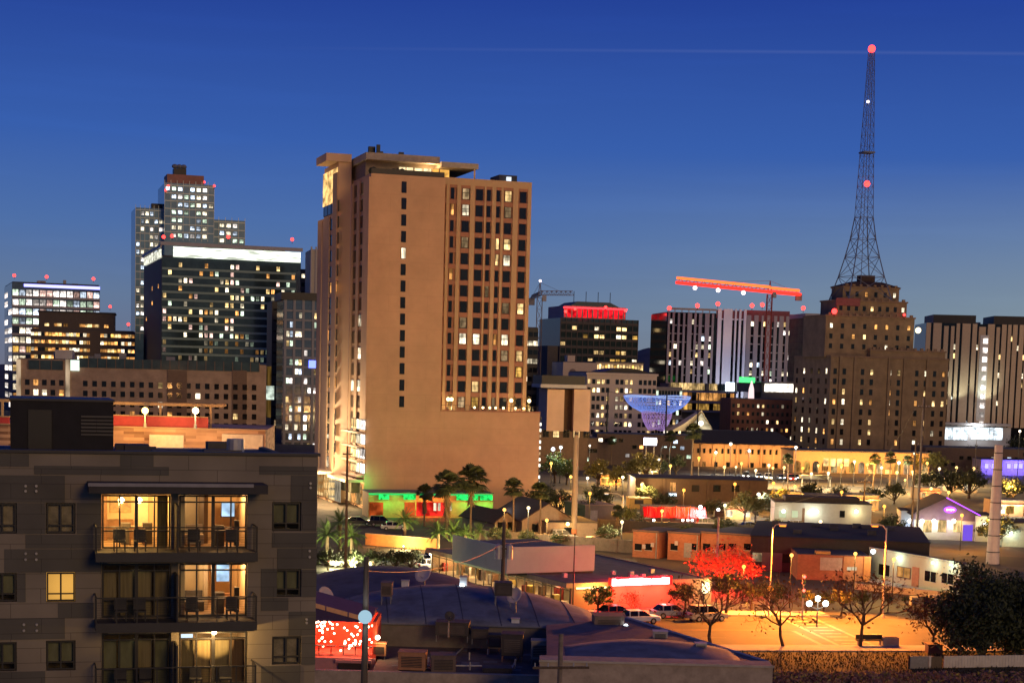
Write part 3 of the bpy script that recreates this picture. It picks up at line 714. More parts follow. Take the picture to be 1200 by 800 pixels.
for x, g in gaps:
    for j in range(13):
        l = rg.random() < .12
        if l and not (x0-1 < x < x1): b.win('f', x+g/2, b.H-5-j*3.3, g*.95, 1.8, rg.choice(lits(1, 2)), .66, 0, True)
b.flush()
x0, x1, z0, z1 = b.rect(1100, 499, 1176, 518)
b.box('lobby_canopy', x0-1, x1+1, -7, .2, z1+.3, z1+1.2, W_STONE)
for q0, q1 in ((1103, 1134), (1138, 1175)):
    xx0, xx1, z0, z1 = b.rect(q0, 501, q1, 515, -5); k_ = 7
    for k in range(k_): b.box('lobby_window', xx0+(xx1-xx0)*k/k_+.1, xx0+(xx1-xx0)*(k+1)/k_-.1, -5.2, -5, z0, z1, glow('lobby_white', (.80, .92, 1), 2.6, (.5, .5, .5)))
b.box('lobby_wall', x0-1.5, x1+1.5, -4.9, .2, 0, z1+.2, W_STONE)
lamp('lobby_light', b.root, ((x0+x1)/2, -8, z1), 3500, (.9, .97, 1), radius=2)
clutter(b, 5, 8, b.Wd-6, 6, 16, b.H, 12)
for q in (1118, 1152): lamp('facade_floodlight', b.root, (b.front(q, 500)[0], -7, 22), 2600, (.95, 1, .8), 'SPOT', .5, None, 80).rotation_euler = (R(125), 0, 0)
# ================================================================== tower cranes
def crane(name, label, px, pyb, pyt, Y, jib_px, jib_py, ctr_px, ctr_py, apex_py, lit):
    p = W(px, pyt, Y); t = thing(name, label, 'crane', (p.x, Y, 0), 0, 'tower cranes on the skyline')
    n = int(p.z/4); yel = mat('crane_steel', (.17, .13, .12), rough=.6) if not lit else mat('crane_red_steel', (.35, .07, .05), rough=.6)
    latt([(0, 0)]*(n+1), [.95]*(n+1), [p.z*k/n for k in range(n+1)], 'mast', .16, t, yel)
    def arm(nm, qx, qy, hgt):
        e = W(qx, qy, Y+18)-Vector((p.x, Y, 0)); s = Vector((0, 0, p.z+1)); d = e-s; k_ = max(3, int(d.length/3)); m_ = MB()
        sd_ = Vector((-d.y, d.x, 0)).normalized()*.7
        for k in range(k_):
            a = s+d*(k/k_); c = s+d*((k+1)/k_); tp = Vector((0, 0, hgt)); mid = (a+c)/2+tp
            m_.tube(a+sd_, c+sd_, .15, n=4, caps=False); m_.tube(a-sd_, c-sd_, .15, n=4, caps=False)
            m_.tube(a+tp, c+tp, .15, n=4, caps=False)
            for q in (sd_, -sd_): m_.tube(a+q, mid, .09, n=4, caps=False); m_.tube(mid, c+q, .09, n=4, caps=False)
            m_.tube(a+sd_, a-sd_, .09, n=4, caps=False)
        o = m_.build(nm, yel, t)
        if lit:
            for sgn in (1, -1):
                MB().tube(s+sd_*sgn*1.1, e+sd_*sgn*1.1, .62, n=6).build('red_light_line', glow('red_tube', (1, .03, .02), 2.4), o)
            MB().tube(s+Vector((0, 0, hgt+.2)), e+Vector((0, 0, hgt+.2)), .55, n=6).build('red_light_line', glow('orange_tube', (1, .14, .03), 2.4), o)
        return s, e
    s, e = arm('jib', jib_px, jib_py, 1.6); s2, e2 = arm('counter_jib', ctr_px, ctr_py, 1.3)
    ap = Vector((0, 0, W(px, apex_py, Y).z)); m_ = MB()
    for q in (-.6, .6): m_.tube((q, 0, p.z+1), ap, .15)
    m_.tube(ap, s+(e-s)*.6+Vector((0, 0, 1.5)), .06); m_.tube(ap, e2+Vector((0, 0, .5)), .06); m_.build('apex_frame', yel, t)
    MB().box(e2.x-1.2, e2.x+1.2, e2.y-1, e2.y+1, e2.z-2.4, e2.z+.2).build('counterweight', CONC, t)
    MB().box(.9, 2.5, -.8, .8, p.z-1.2, p.z+.9).build('cab', W_STONE, t)
    if lit:
        for k in (.28, .55, .80):
            q = s+(e-s)*k; MB().ball(q+Vector((0, -.8, -1.4)), .8).build('work_lamp', glow('work_lamp', (1, .75, .75), 6), t)
    else: MB().ball(ap+Vector((0, 0, .6)), .45).build('work_lamp', glow('work_lamp', (1, .75, .75), 6), t)
crane('tower_crane', 'grey tower crane with short jib beside the brown high-rise', 632.5, 440, 349, 640, 671, 346, 623, 350, 331, False)
crane('tower_crane', 'tower crane with its whole jib outlined in red light', 902, 445, 345, 660, 793, 331, 936, 345, 329, True)
# ================================================================== the brown high-rise in the middle
rg = random.Random(21)
BRN = brickmat('tower_render', (.45, .285, .175), (.435, .275, .168), (.35, .22, .135), 1.0, row=3.12, bw=7.6)
_bn = BRN.node_tree.nodes; [setattr(q.inputs['Mortar Size'], 'default_value', .02) for q in _bn if q.type == 'TEX_BRICK']
for q in _bn:
    if q.type == 'TEX_NOISE': q.inputs['Scale'].default_value = .16; q.inputs['Detail'].default_value = 9; q.inputs['Roughness'].default_value = .7
    if q.type == 'MAP_RANGE': q.inputs[3].default_value = .84; q.inputs[4].default_value = 1.12
PIER = mat('tower_pier', (.42, .29, .17), rough=.9, var=.06, scale=.4)
SPAN = mat('tower_spandrel', (.30, .145, .095), rough=.85, var=.12, scale=.6)
PINK = mat('tower_pale_wall', (.52, .36, .25), rough=.9, var=.04, scale=.3)
b = Block('high_rise', 'tall brown high-rise with a blank front wall over a wide windowless podium', 'high-rise', 435, 522, 203, 325, ang=18, xl=412)
TW = b
BW = b.Wd; BD = b.D; zr = b.H
SB = 3.2                                             # the windowed wing steps back behind the podium terrace
xR, _ = b.front(620, 300, SB); xP, _ = b.front(632.5, 500); _, zp = b.front(540, 482); _, zw = b.front(575, 211, SB)
b.box('blank_wall', 0, BW, 0, BD, 0, zr, BRN)
b.box('podium', BW+.01, xP, 0, 24, 0, zp, BRN)
b.box('podium_coping', BW+.01, xP+.1, -.08, .3, zp+.002, zp+.25, SPAN)
b.box('windowed_wing', BW+.01, xR, SB+.35, 22, zp-.3, zw-.4, SPAN)
b.box('wing_roof', BW+.2, xR-.2, SB+.6, 21.5, zw-.4, zw-.2, ROOFD)
# piers between window columns of the wing
wc = [(528.5, 4), (544, 8.5), (560, 8.5), (571, 4.6), (582, 4.0), (593.5, 8.5), (611, 8)]
edges = [(521, 524.5), (533.5, 538), (549, 554.5), (565.5, 567.5), (574.5, 579), (585, 588), (599, 605), (616, 620.3)]
m_ = MB()
for q0, q1 in edges: m_.box(b.front(q0, 330, SB)[0], b.front(q1, 330, SB)[0], SB, SB+.34, zp-.2, zw)
m_.box(BW+.02, xR+.05, SB-.02, SB+.36, zw-1.3, zw+.01)
b.part('pier_row', m_, PIER)
m_ = MB()
fl = (b.front(572, 472, SB)[1]-b.front(572, 229, SB)[1])/13.0
for k in range(14):
    zc = b.front(572, 229, SB)[1]+fl*k
    m_.box(BW+.03, xR-.1, SB+.08, SB+.33, zc-fl/2-.45, zc-fl/2+.45)
b.part('spandrel_row', m_, SPAN)
LITW = [LIT[0], LIT[1], LIT[2]]
litset = {(0, 1): LITDIM, (0, 5): LIT[1], (1, 0): LIT[0], (1, 1): LIT[2], (1, 5): LITDIM, (3, 4): LIT[1], (3, 5): LIT[1], (4, 4): LIT[1], (4, 5): LIT[2], (3, 1): LITDIM, (5, 0): LIT[0], (7, 5): LITDIM, (7, 6): LIT[1], (9, 1): LIT[2], (9, 2): LIT[2],
          (9, 4): LIT[0], (9, 5): LIT[2], (10, 6): LIT[1], (10, 5): LITDIM, (11, 6): LIT[3], (12, 2): LIT[1], (13, 0): LIT[0], (13, 1): LITDIM, (13, 2): LIT[3], (13, 4): LITDIM, (6, 3): LITDIM, (8, 1): LITDIM}
for k in range(14):
    zc = b.front(572, 229, SB)[1]+fl*k
    for i, (q, wpx) in enumerate(wc):
        x = b.front(q, 330, SB)[0]; wd = wpx/6.25*1.05
        l = litset.get((k, i)); b.win('f', x, zc+.05, wd, 2.15, l or DARKGLASS, SB+.30, 2 if wd > 1.0 else 1, bool(l))
# the single column in the blank wall
for k in range(14):
    x, z = b.front(473.5-k*.22, 219.5+19.3*k)
    b.win('f', x, z, .95, 2.1, LIT[2] if k == 4 else DARKGLASS, -.02, 1, k == 4)
# side wall: dark recessed columns between piers
m_ = MB(); n = 3
for q0, q1 in ((412.2, 414.2), (418.6, 421.6), (426, 435)):
    y1, _ = b.side(q0, 330); y0, _ = b.side(q1, 330); m_.box(-.34, -.01, max(0.0, y0)+.01, y1, 0, zr-.6)
b.part('side_piers', m_, BRN)
for k in range(17):
    zc = b.front(473.5, 219.5)[1]-3.12*k
    for q, wq in ((416.4, 3.6), (423.8, 3.6)):
        y, _ = b.side(q, 330); l = (k, q < 420) in ((8, False), (15, True), (12, False), (12, True), (10, False))
        b.win('s', y, zc, 5.4, 2.3, LIT[2] if l else DARKGLASS, -.05, 1, l)
# glowing bays at the foot of the side wall
for k in range(5):
    zc = b.side(425, 497+17*k)[1]
    y0, _ = b.side(433, 500); y1, _ = b.side(401, 500)
    if k < 4:
        for i, q in enumerate((417, 422, 427.5)):
            y, _ = b.side(q, 500); b.win('s', y, zc, 5.0, 2.0, (LIT[1], LIT[2], LITCOOL[1])[i], -.36, 1, True)
        b.box('bay_balcony', -1.6, -.4, 1.0, BD-1, zc-1.7, zc-1.4, PINK)
b.box('dark_box_sign', -2.2, -.4, 3, BD-2, *sorted((b.side(420, 576)[1], b.side(420, 560)[1])), mat('olive_black', (.05, .05, .03)))
# taller rear volume with the overhanging roof slab
vA = b.side(412, 330)[0]; xA0, zA = b.front(397, 196, vA); _, zA = b.front(404, 190, vA)
vE = b.side(378.5, 330, xA0)[0]; vR = b.side(370.5, 200, xA0-2.6)[0]
b.box('rear_volume', xA0, -.36, vA, vE, 0, zA, PINK)
m_ = MB()
yy = [b.side(q, 330, xA0)[0] for q in (396.5, 390, 386, 380)]
m_.box(xA0-.3, xA0-.01, vA, yy[1], 0, zA-2); m_.box(xA0-.3, xA0-.01, yy[1]+3, yy[2]+6, 0, zA-10); m_.box(xA0-.3, xA0-.01, yy[3]+2, yy[3]+6, 0, zA-10)
b.part('rear_piers', m_, BRN)
def sidewin(q, zc, wd, h, m, lit):
    y, _ = b.side(q, 330, xA0); b.win('s', y, zc, wd, h, m, xA0-.02, 1, lit)
for k in range(16):
    zc = b.side(385, 246, xA0)[1]-3.12*k
    for q in (391.5, 383):
        l = rg.random() < .06; sidewin(q, zc, 7.5, 2.2, LIT[0] if l else DARKGLASS, l)
for k in range(4):
    for q in (391, 384): sidewin(q, b.side(386, 490+17*k, xA0)[1], 6.5, 2.3, (LIT[1], LIT[2])[k % 2], True)
b.flush()
zt0 = b.front(404, 197, vA)[1]
# glazed corner room under the roof slab
cg = glow('corner_room', (1, .58, .20), 1.7, (.5, .5, .8))
for q in (391, 384): y, _ = b.side(q, 215, xA0); b.box('corner_window', xA0-.14, xA0-.02, y-4, y+4, b.side(386, 240, xA0)[1], zA-1.0, cg)
# roof slabs
m_ = MB(); ySl = b.side(372, 195, xA0)[0]
xs1, zs1 = b.front(556, 193, 4)
m_.box(xA0-2.6, -.5, vA-.6, vR, zA+.01, zA+1.5); b.part('roof_slab', m_, PINK)
b.box('roof_slab', .0, b.front(513, 190, 6)[0], 4.5, 24, zr+3.1, zr+4.4, mat('slab_grey', (.30, .27, .23), rough=.8))
b.box('roof_slab', b.front(513, 190, 6)[0]+.02, xs1+.6, 3.2, 20, zr+2.4, zr+3.4, mat('slab_grey', (.30, .27, .23)))
b.box('roof_lounge', .6, xs1-4, 7.5, 22, zr-.2, zr+3.08, mat('lounge_wall', (.20, .165, .13)))
for q0, q1, g_ in ((468, 475, 1), (476.5, 484, 1), (486, 495, 1), (496.5, 505, 1), (507, 514, 0), (516, 545, 0)):
    x0, x1, z0, z1 = b.rect(q0, 195, q1, 203, 7.4)
    b.box('lounge_window', x0, min(x1, xs1-4.1), 7.3, 7.48, zr+.9, zr+2.35, glow('lounge_pale', (1, .78, .42), 2.2, (.8, .8, .8)) if g_ else glow('lounge_amber', (1, .50, .10), 1.5, (.4, .4, .4)))
lamp('lounge_light', b.root, (BW*.9, 5.4, zr+2.0), 900, (1, .6, .25), radius=.4)
b.box('slab_post', xs1-.2, xs1+.05, 3.4, 3.65, zr-1, zr+2.38, PIER)
m_ = MB()
for k in range(40):
    x = rg.uniform(.2, BW*.55); m_.ball((x, rg.uniform(.8, 2), zr+rg.uniform(.1, .7)), rg.uniform(.3, .75), 6, 4)
b.part('roof_planting', m_, mat('dark_leaves', (.03, .04, .022), rough=.9))
b.box('roof_railing', .1, BW-.1, .25, .3, zr, zr+1.0, BLACK)
clutter(b, 5, 2, 10, 8, 14, zr+4.2, 4, .5, 1.3, BLACK)
b.box('roof_plant_room', b.front(585, 207, 8)[0], b.front(606, 207, 8)[0], 8, 14, zw-.3, zw+1.7, ROOFD)
b.box('lit_plant_box', b.front(594, 210, 7.5)[0], b.front(599, 210, 7.5)[0], 7.4, 7.9, zw-.3, zw+1.3, glow('plant_white', (.8, .9, 1), 1.2))
m_ = MB()
m_.box(BW+.3, xP-.2, .5, .55, zp+1.15, zp+1.22)
for k in range(22): x = BW+.4+(xP-BW-.8)*k/21; m_.box(x-.03, x+.03, .5, .55, zp+.2, zp+1.2)
b.part('terrace_railing', m_, BLACK)
for i, q in enumerate((525, 529, 556, 566, 574, 581, 590, 599, 604, 614, 620)):
    x, _ = b.front(q, 476, 1.3); big = i in (0, 1, 7, 10)
    t_ = MB().tube((x, 1.3, zp), (x, 1.3, zp+(2.2 if big else .7)), .07).build('terrace_lamp_post', BLACK, b.root)
    MB().ball((x, 1.3, zp+(2.3 if big else .8)), .38 if big else .25).build('terrace_lamp', glow('terrace_warm', (1, .72, .34), 5), t_)
for q in (527, 602, 619):
    x, _ = b.front(q, 476, 2.0); m_ = MB()
    for k in range(60):
        a = rg.uniform(0, 6.28); r = rg.uniform(.1, .55); z = zp+rg.uniform(.3, 3.2)
        m_.ball((x+r*math.cos(a), 2.0+r*math.sin(a)*.6, z), .10, 4, 3)
    b.part('terrace_planting', m_, mat('lit_leaves', (.16, .13, .05)))
    lamp('terrace_light', b.root, (x, 1.0, zp+.6), 420, (1, .7, .3), radius=.2)
m_ = MB()
eb = glow('edge_bulb', (1, .92, .75), 2.2)
for k in range(13): z = zp-1.0-k*1.15; b.box('edge_light', xP+.02, xP+.3, -.1, .2, z-.35, z+.25, eb if k % 3 else LITDIM)
# street-level shopfronts on the side wall and below the podium
yb0, _ = b.side(434, 585); zs0 = b.side(420, 603)[1]; zs1_ = b.side(420, 583)[1]
for i, q in enumerate((405, 411, 417, 423.5, 430)):
    y, _ = b.side(q, 590); b.box('shop_window', -.6, -.42, max(.3, y-3), y+3, .6, 4.6, (LIT[0], LIT[1])[i % 2])
for q in (375, 381, 388, 394): y, _ = b.side(q, 590, xA0); b.box('shop_window', xA0-.5, xA0-.31, y-5.5, y+5, .6, 5.2, (LIT[1], LIT[0], LIT[2], LIT[1])[int(q) % 4])
b.box('ground_canopy', -4, -.4, .2, BD-.2, 5.0, 5.5, PINK)
b.box('ground_canopy', xA0-4, xA0-.32, vA+.5, vE, 5.6, 6.1, PINK)
for q in (400, 410, 425): y, _ = b.side(q, 590); lamp('shop_light', b.root, (-6, y, 4.2), 6000, (1, .66, .3), radius=.6)
lamp('bay_wash', b.root, (-9, BD*.55, 14), 13000, (1, .80, .5), radius=1.2)
lamp('corner_wash', b.root, (xA0-7, vA+18, zA-4), 1300, (1, .62, .25), radius=.6)
# green eaves light of the restaurant and its wash on the wall
lamp('green_wash', b.root, (-.8, -2.0, 5.2), 380, (.10, 1, .22), radius=.8)
# ================================================================== apartment building close by
rg = random.Random(31)
b = Block('apartment_building', 'dark grey and brown panelled apartment building with glazed balconies and lit living rooms', 'apartment building', -60, 371, 529, 69, ang=16, depth=17, yref=640)
AP = b; ZR = b.H
LTP = brickmat('panel_taupe', (.235, .205, .15), (.22, .19, .138), (.10, .085, .06), 1.0, row=.62, bw=2.4)
DKP = brickmat('panel_charcoal', (.108, .103, .082), (.098, .094, .075), (.055, .05, .04), 1.0, row=.62, bw=2.4)
def fx(px, py=650, y=0): return b.front(px, py, y)[0]
def fz(px, py, y=0): return b.front(px, py, y)[1]
holes = []   # (x0,x1,z0,z1)
sm = [(54, 88.5, [(589, 625), (670, 705), (750, 785)]), (-14, 19.5, [(589, 625), (671, 705), (752, 786)]), (319, 353, [(588, 622), (666.5, 699), (745, 778)])]
bays = [(119, 200.5), (209.5, 290)]
bz = [(579.5, 643), (659.5, 723), (740, 803)]
small = []
for q0, q1, rows in sm:
    for (y0, y1) in rows:
        qc = (q0+q1)/2; r = (fx(q0, y0), fx(q1, y0), fz(qc, y1), fz(qc, y0)); holes.append(r); small.append(r)
big = []
for k, (y0, y1) in enumerate(bz):
    for (q0, q1) in bays:
        r = (fx(q0, (y0+y1)/2), fx(q1, (y0+y1)/2), fz(205, y1), fz(205, y0)); holes.append(r); big.append(r)
def wall_with_holes(mb, x0, x1, z0, z1, hs, y0, y1):
    xs = sorted({x0, x1, *[h[0] for h in hs], *[h[1] for h in hs]})
    for i in range(len(xs)-1):
        a, c = xs[i], xs[i+1]
        if c-a < 1e-4: continue
        mid = (a+c)/2; cuts = sorted([(h[2], h[3]) for h in hs if h[0]-1e-5 < mid < h[1]+1e-5]); z = z0
        for lo, hi in cuts:
            if lo > z: mb.box(a, c, y0, y1, z, lo)
            z = max(z, hi)
        if z < z1: mb.box(a, c, y0, y1, z, z1)
m_ = MB(); wall_with_holes(m_, 0, b.Wd, 0, ZR, holes, 0, .28); b.part('wall', m_, LTP)
m_ = MB(); m_.box(b.Wd-.3, b.Wd, .281, 17, 0, ZR-.4); m_.box(0, .3, .281, 17, 0, ZR-.4); m_.box(.31, b.Wd-.31, 16.7, 17, 0, ZR-.62); b.part('outer_walls', m_, DKP)
darkrects = [(-55, 34, 531, 546), (141, 180, 531, 546), (40, 198, 546, 556), (304, 371, 546, 556), (-55, 76, 556.5, 588), (90, 119, 589, 625), (19.8, 53.6, 589, 625), (341, 371, 557, 587.6), (353.3, 371, 588, 622), (-55, -14.5, 589, 625),
             (30, 118, 626, 642), (319, 371, 624, 641), (5, 118.5, 643, 670), (325, 371, 642, 666), (306, 324.6, 666, 699), (20, 30, 671, 705), (353.3, 371, 667, 699), (68, 110, 706, 723), (306, 338, 700, 715), (-55, 76, 724, 749), (338.5, 371, 716, 744),
             (-20, 53, 786.5, 806), (353.4, 371, 745, 778), (306, 352, 779.5, 800)]
m_ = MB()
for i, (q0, q1, y0, y1) in enumerate(darkrects):
    qc = (q0+q1)/2; m_.box(fx(q0, y0), min(fx(q1, y0), b.Wd+.012), -.028-.002*(i % 3), -.001, fz(qc, y1), min(fz(qc, y0), ZR-.02))
b.part('charcoal_cladding', m_, DKP)
b.box('parapet_cap', -.1, b.Wd+.1, -.1, .5, ZR, ZR+.12, mat('cap_metal', (.03, .03, .032), rough=.5))
b.box('roof', .31, b.Wd-.31, .29, 16.69, ZR-.75, ZR-.55, ROOFD)
b.box('rear_parapet', -.05, b.Wd+.05, 16.75, 17.2, ZR-.615, ZR-.52, mat('cap_light', (.30, .30, .31), rough=.5))
WFR = mat('window_frame', (.022, .021, .020), rough=.45, var=.1)
CLG = clear_glass()
def frame(name, x0, x1, z0, z1, y, vs_, hs_, t=.06, dp=.10):
    f_ = MB(); f_.box(x0, x0+t, y, y+dp, z0, z1); f_.box(x1-t, x1, y, y+dp, z0, z1)
    f_.box(x0+t, x1-t, y, y+dp, z0, z0+t); f_.box(x0+t, x1-t, y, y+dp, z1-t, z1)
    for v_, th in vs_: f_.box(v_-th/2, v_+th/2, y+.003, y+dp-.003, z0+t, z1-t)
    for h_ in hs_: f_.box(x0+t, x1-t, y+.006, y+dp-.006, h_-t*.45, h_+t*.45)
    o = b.part(name, f_, WFR)
    MB().quad((x0+t, y+dp*.5, z0+t), (x1-t, y+dp*.5, z0+t), (x1-t, y+dp*.5, z1-t), (x0+t, y+dp*.5, z1-t)).build('pane', CLG, o); return o
BLIND = mat('blind_green', (.17, .18, .12), rough=.9, var=.3, scale=3, stretch=(1, 1, .4)); CURT = mat('curtain_olive', (.24, .20, .12), rough=.9, var=.35, scale=2.5, stretch=(4, 4, .15))
REFL = mat('painted_reflection', (.08, .07, .055), rough=.6, c2=(.42, .36, .27), scale=2.2)  # pale mottling is window reflections painted into the blind colour
YB = glow('lit_blind', (1, .50, .10), .95, (.2, .2, .2))
for i, (x0, x1, z0, z1) in enumerate(small):
    f_ = frame('window', x0+.03, x1-.03, z0+.03, z1-.03, .09, [((x0+x1)/2, .07)], [z0+(z1-z0)*.27])
    mt = [REFL, YB, BLIND, REFL, BLIND, BLIND, BLIND, BLIND, REFL][i]
    MB().box(x0+.02, x1-.02, .34, .37, z0+(0 if mt is not BLIND else .30), z1).build('blind', mt, f_)
    MB().box(x0-.3, x1+.3, 1.2, 1.3, z0-.5, z1+.3).build('room_back', mat('room_dark', (.10, .08, .05)), f_)
# glazed bays with rooms behind
WARM = mat('room_wall', (.62, .47, .30), rough=.9, var=.05); FLO = mat('room_floor', (.26, .17, .10), rough=.5, var=.2); CEI = mat('room_ceiling', (.7, .66, .6), rough=.9, var=.03)
FAB = mat('sofa_fabric', (.07, .06, .055), rough=.95); WOODF = mat('furniture_wood', (.16, .08, .04), rough=.5, var=.3, scale=4)
ART = mat('art_print', (.12, .10, .09), rough=.6, c2=(.60, .42, .22), scale=3.0)
TV = glow('screen_blue', (.50, .72, 1), 1.6, (1.2, 1.2, 1.2))
for k in range(3):
    for s_ in range(2):
        x0, x1, z0, z1 = big[k*2+s_]; xm = (x0+x1)/2; wd = x1-x0
        f_ = frame('glazed_door', x0+.02, x1-.02, z0+.02, z1-.02, .08, [(x0+wd*.26, .06), (xm, .14), (x0+wd*.76, .06)], [z1-(z1-z0)*.135, z0+(z1-z0)*.33], t=.07)
        d = 4.6; y0 = .285
        rm = MB(); rm.box(x0-.25, x0-.12, y0, y0+d, z0, z1+.15); rm.box(x1+.12, x1+.25, y0, y0+d, z0, z1+.15); rm.box(x0-.119, x1+.119, y0+d-.1, y0+d, z0, z1+.15)
        b.part('room_walls', rm, WARM); b.box('room_floor', x0-.119, x1+.119, y0, y0+d-.101, z0-.12, z0+.01, FLO); b.box('room_ceiling', x0-.119, x1+.119, y0, y0+d-.101, z1+.10, z1+.149, CEI)
        lit = (k == 0) or (k == 1 and s_ == 1) or (k == 2 and s_ == 1)
        if k == 0 and s_ == 0:
            lamp('room_light', b.root, (x0+wd*.22, 1.0, z1-.45), 430, (1, .55, .15), radius=.12); lamp('room_light', b.root, (x0+wd*.55, 2.6, z1-.4), 340, (1, .56, .17), radius=.12)
            for q in (.30, .56): MB().ball((x0+wd*q, 1.0, z1-.32), .13).build('pendant_lamp', glow('pendant', (1, .72, .34), 16), b.root)
            b.box('wall_art', x0+wd*.20, x0+wd*.52, 4.70, 4.77, z0+1.15, z0+1.85, ART); b.box('sideboard', x0+wd*.12, x0+wd*.55, 4.2, 4.7, z0+.01, z0+.85, WOODF)
            tb = MB().box(x0+wd*.42, x0+wd*.66, 1.4, 2.4, z0+.72, z0+.78)
            for a in (.44, .64):
                for c in (1.5, 2.3): tb.box(x0+wd*a-.03, x0+wd*a+.03, c-.03, c+.03, z0, z0+.72)
            b.part('dining_table', tb, WOODF)
            for a in (.38, .70): b.box('dining_chair', x0+wd*a-.2, x0+wd*a+.2, 1.6, 2.0, z0+.05, z0+.95, FAB)
            b.box('curtain', x0+wd*.81, x1-.1, .42, .5, z0+.02, z1-.05, mat('curtain_dark', (.10, .095, .05), rough=.9, var=.35, scale=2.5, stretch=(4, 4, .15)))
            b.box('door_panel', x0+wd*.60, x0+wd*.78, 4.68, 4.76, z0, z0+2.05, mat('door_white', (.75, .66, .5)))
            b.box('kitchen_shelf', x0+.05, x0+wd*.14, 3.6, 4.6, z0, z0+2.1, WOODF)
        elif lit and k < 2:
            lamp('room_light', b.root, (x0+wd*.80, 2.4, z1-.3), 220 if k == 0 else 300, (1, .52, .18), radius=.15)
            lamp('room_light', b.root, (x0+wd*.12, 3.6, z1-.5), 45, (1, .7, .36), radius=.12)
            if k == 1: lamp('room_light', b.root, (x0+wd*.3, 1.4, z1-.4), 60, (1, .68, .38), radius=.12)
            b.box('partition', x0+wd*.44, x0+wd*.50, 2.2, 4.68, z0, z1+.09, WARM if k else mat('partition_brown', (.16, .10, .06)))
            tvx = x0+wd*(.74 if k == 0 else .66)
            tv = b.box('television', tvx, tvx+.62, 3.4, 3.46, z0+1.05 if k == 0 else z0+1.1, z0+1.75 if k == 0 else z0+1.95, BLACK)
            MB().box(tvx+.03, tvx+.59, 3.385, 3.398, z0+1.1, z0+1.7 if k == 0 else z0+1.9).build('screen', TV, tv)
            b.box('media_cabinet', x0+wd*.66, x0+wd*.88, 3.0, 3.4, z0+.01, z0+.6, WOODF)
            so = MB().box(x0+wd*.10, x0+wd*.42, 1.5, 2.2, z0+.05, z0+.45); so.box(x0+wd*.10, x0+wd*.42, 2.2, 2.4, z0+.05, z0+.85); b.part('sofa', so, mat('sofa_pale', (.42, .37, .32)) if k == 0 else FAB)
            b.box('armchair', x0+wd*.57, x0+wd*.70, .9, 1.5, z0+.02, z0+.9, FAB); b.box('floor_speaker', x0+wd*.86, x0+wd*.93, 1.2, 1.5, z0+.02, z0+1.1, BLACK)
            b.box('curtain', x0+.06, x0+wd*.10, .42, .5, z0+.02, z1-.05, mat('curtain_cream', (.65, .55, .38), rough=.9, var=.2, scale=2.5, stretch=(4, 4, .15)))
        elif k == 2 and s_ == 1:
            lamp('room_light', b.root, (x0+wd*.5, 2.8, z1-.4), 30, (1, .7, .4), radius=.15)
            for a, c, mt_ in ((.05, .24, CURT), (.27, .47, mat('curtain_striped', (.22, .16, .09), rough=.9, c2=(.45, .35, .18), scale=3.5, stretch=(5, 5, .1))), (.53, .74, CURT), (.77, .97, mat('curtain_brown', (.16, .10, .06), rough=.9, var=.3, scale=3, stretch=(5, 5, .1)))):
                b.box('curtain', x0+wd*a, x0+wd*c, .42, .47, z0+.02, z1-.42, mt_)
            b.box('window_box_lamp', x0+.15, x0+wd*.22, .6, .7, z1-.42, z1-.2, glow('blueish', (.7, .85, 1), 1.4))
        else:
            for a, c in ((.04, .22), (.24, .48), (.53, .73), (.77, .96)):
                b.box('curtain', x0+wd*a, x0+wd*c, .42+.02*(a > .3), .47+.02*(a > .3), z0+.02, z1-.38, CURT if k == 1 else (CURT if a in (.53,) else BLIND))
            lamp('room_light', b.root, (xm, .36, z1-.1), 2.6, (.95, .8, .4), radius=.1)
# balconies
SLAB = mat('balcony_slab', (.045, .043, .042), rough=.8)
pr = 1.55
xb0, xb1 = fx(112, 650, -pr), fx(302, 650, -pr)
for k in range(3):
    zs_ = big[k*2][2]; 
    b.box('balcony_slab', xb0, xb1, -pr, -.035, zs_-.34, zs_-.02, SLAB)
    b.box('balcony_edge', xb0, xb1, -pr-.06, -pr-.002, zs_-.36, zs_+.02, mat('edge_metal', (.03, .03, .032), rough=.5))
    b.box('soffit', xb0+.5, xb1-.1, -pr+.1, -.04, zs_-.42, zs_-.345, LTP)
    m_ = MB(); zt = zs_+1.08
    m_.box(xb0, xb1, -pr, -pr+.05, zt-.05, zt); m_.box(xb0, xb0+.05, -pr+.051, -.04, zt-.05, zt); m_.box(xb1-.05, xb1, -pr+.051, -.04, zt-.05, zt)
    for q in range(9): x = xb0+.03+(xb1-xb0-.06)*q/8; m_.box(x-.025, x+.025, -pr+.003, -pr+.047, zs_-.02, zt-.051)
    for q in range(1, 4): y = -pr+pr*q/4; m_.box(xb0+.01, xb0+.04, y-.02, y+.02, zs_-.02, zt-.051); m_.box(xb1-.04, xb1-.01, y-.02, y+.02, zs_-.02, zt-.051)
    for q in range(1, 9): z = zs_+.1*q+.05; m_.box(xb0+.06, xb1-.06, -pr+.02, -pr+.028, z-.004, z+.004)
    b.part('balcony_railing', m_, BLACK)
    xd = (big[0][1]+big[1][0])/2; b.box('privacy_screen', xd-.04, xd+.04, -pr+.12, -.04, zs_, zs_+1.95, mat('screen_panel', (.04, .038, .034), rough=.7))
    # furniture on the balcony
    for q in (.18, .30, .62, .84):
        x = xb0+(xb1-xb0)*q+rg.uniform(-.2, .2); c = MB().box(x-.25, x+.25, -1.0, -.5, zs_+.38, zs_+.44); c.box(x-.25, x+.25, -.55, -.5, zs_+.44, zs_+.9)
        for a in (-.22, .22):
            for d in (-.95, -.55): c.box(x+a-.02, x+a+.02, d-.02, d+.02, zs_, zs_+.38)
        ch = b.part('balcony_chair', c, BLACK)
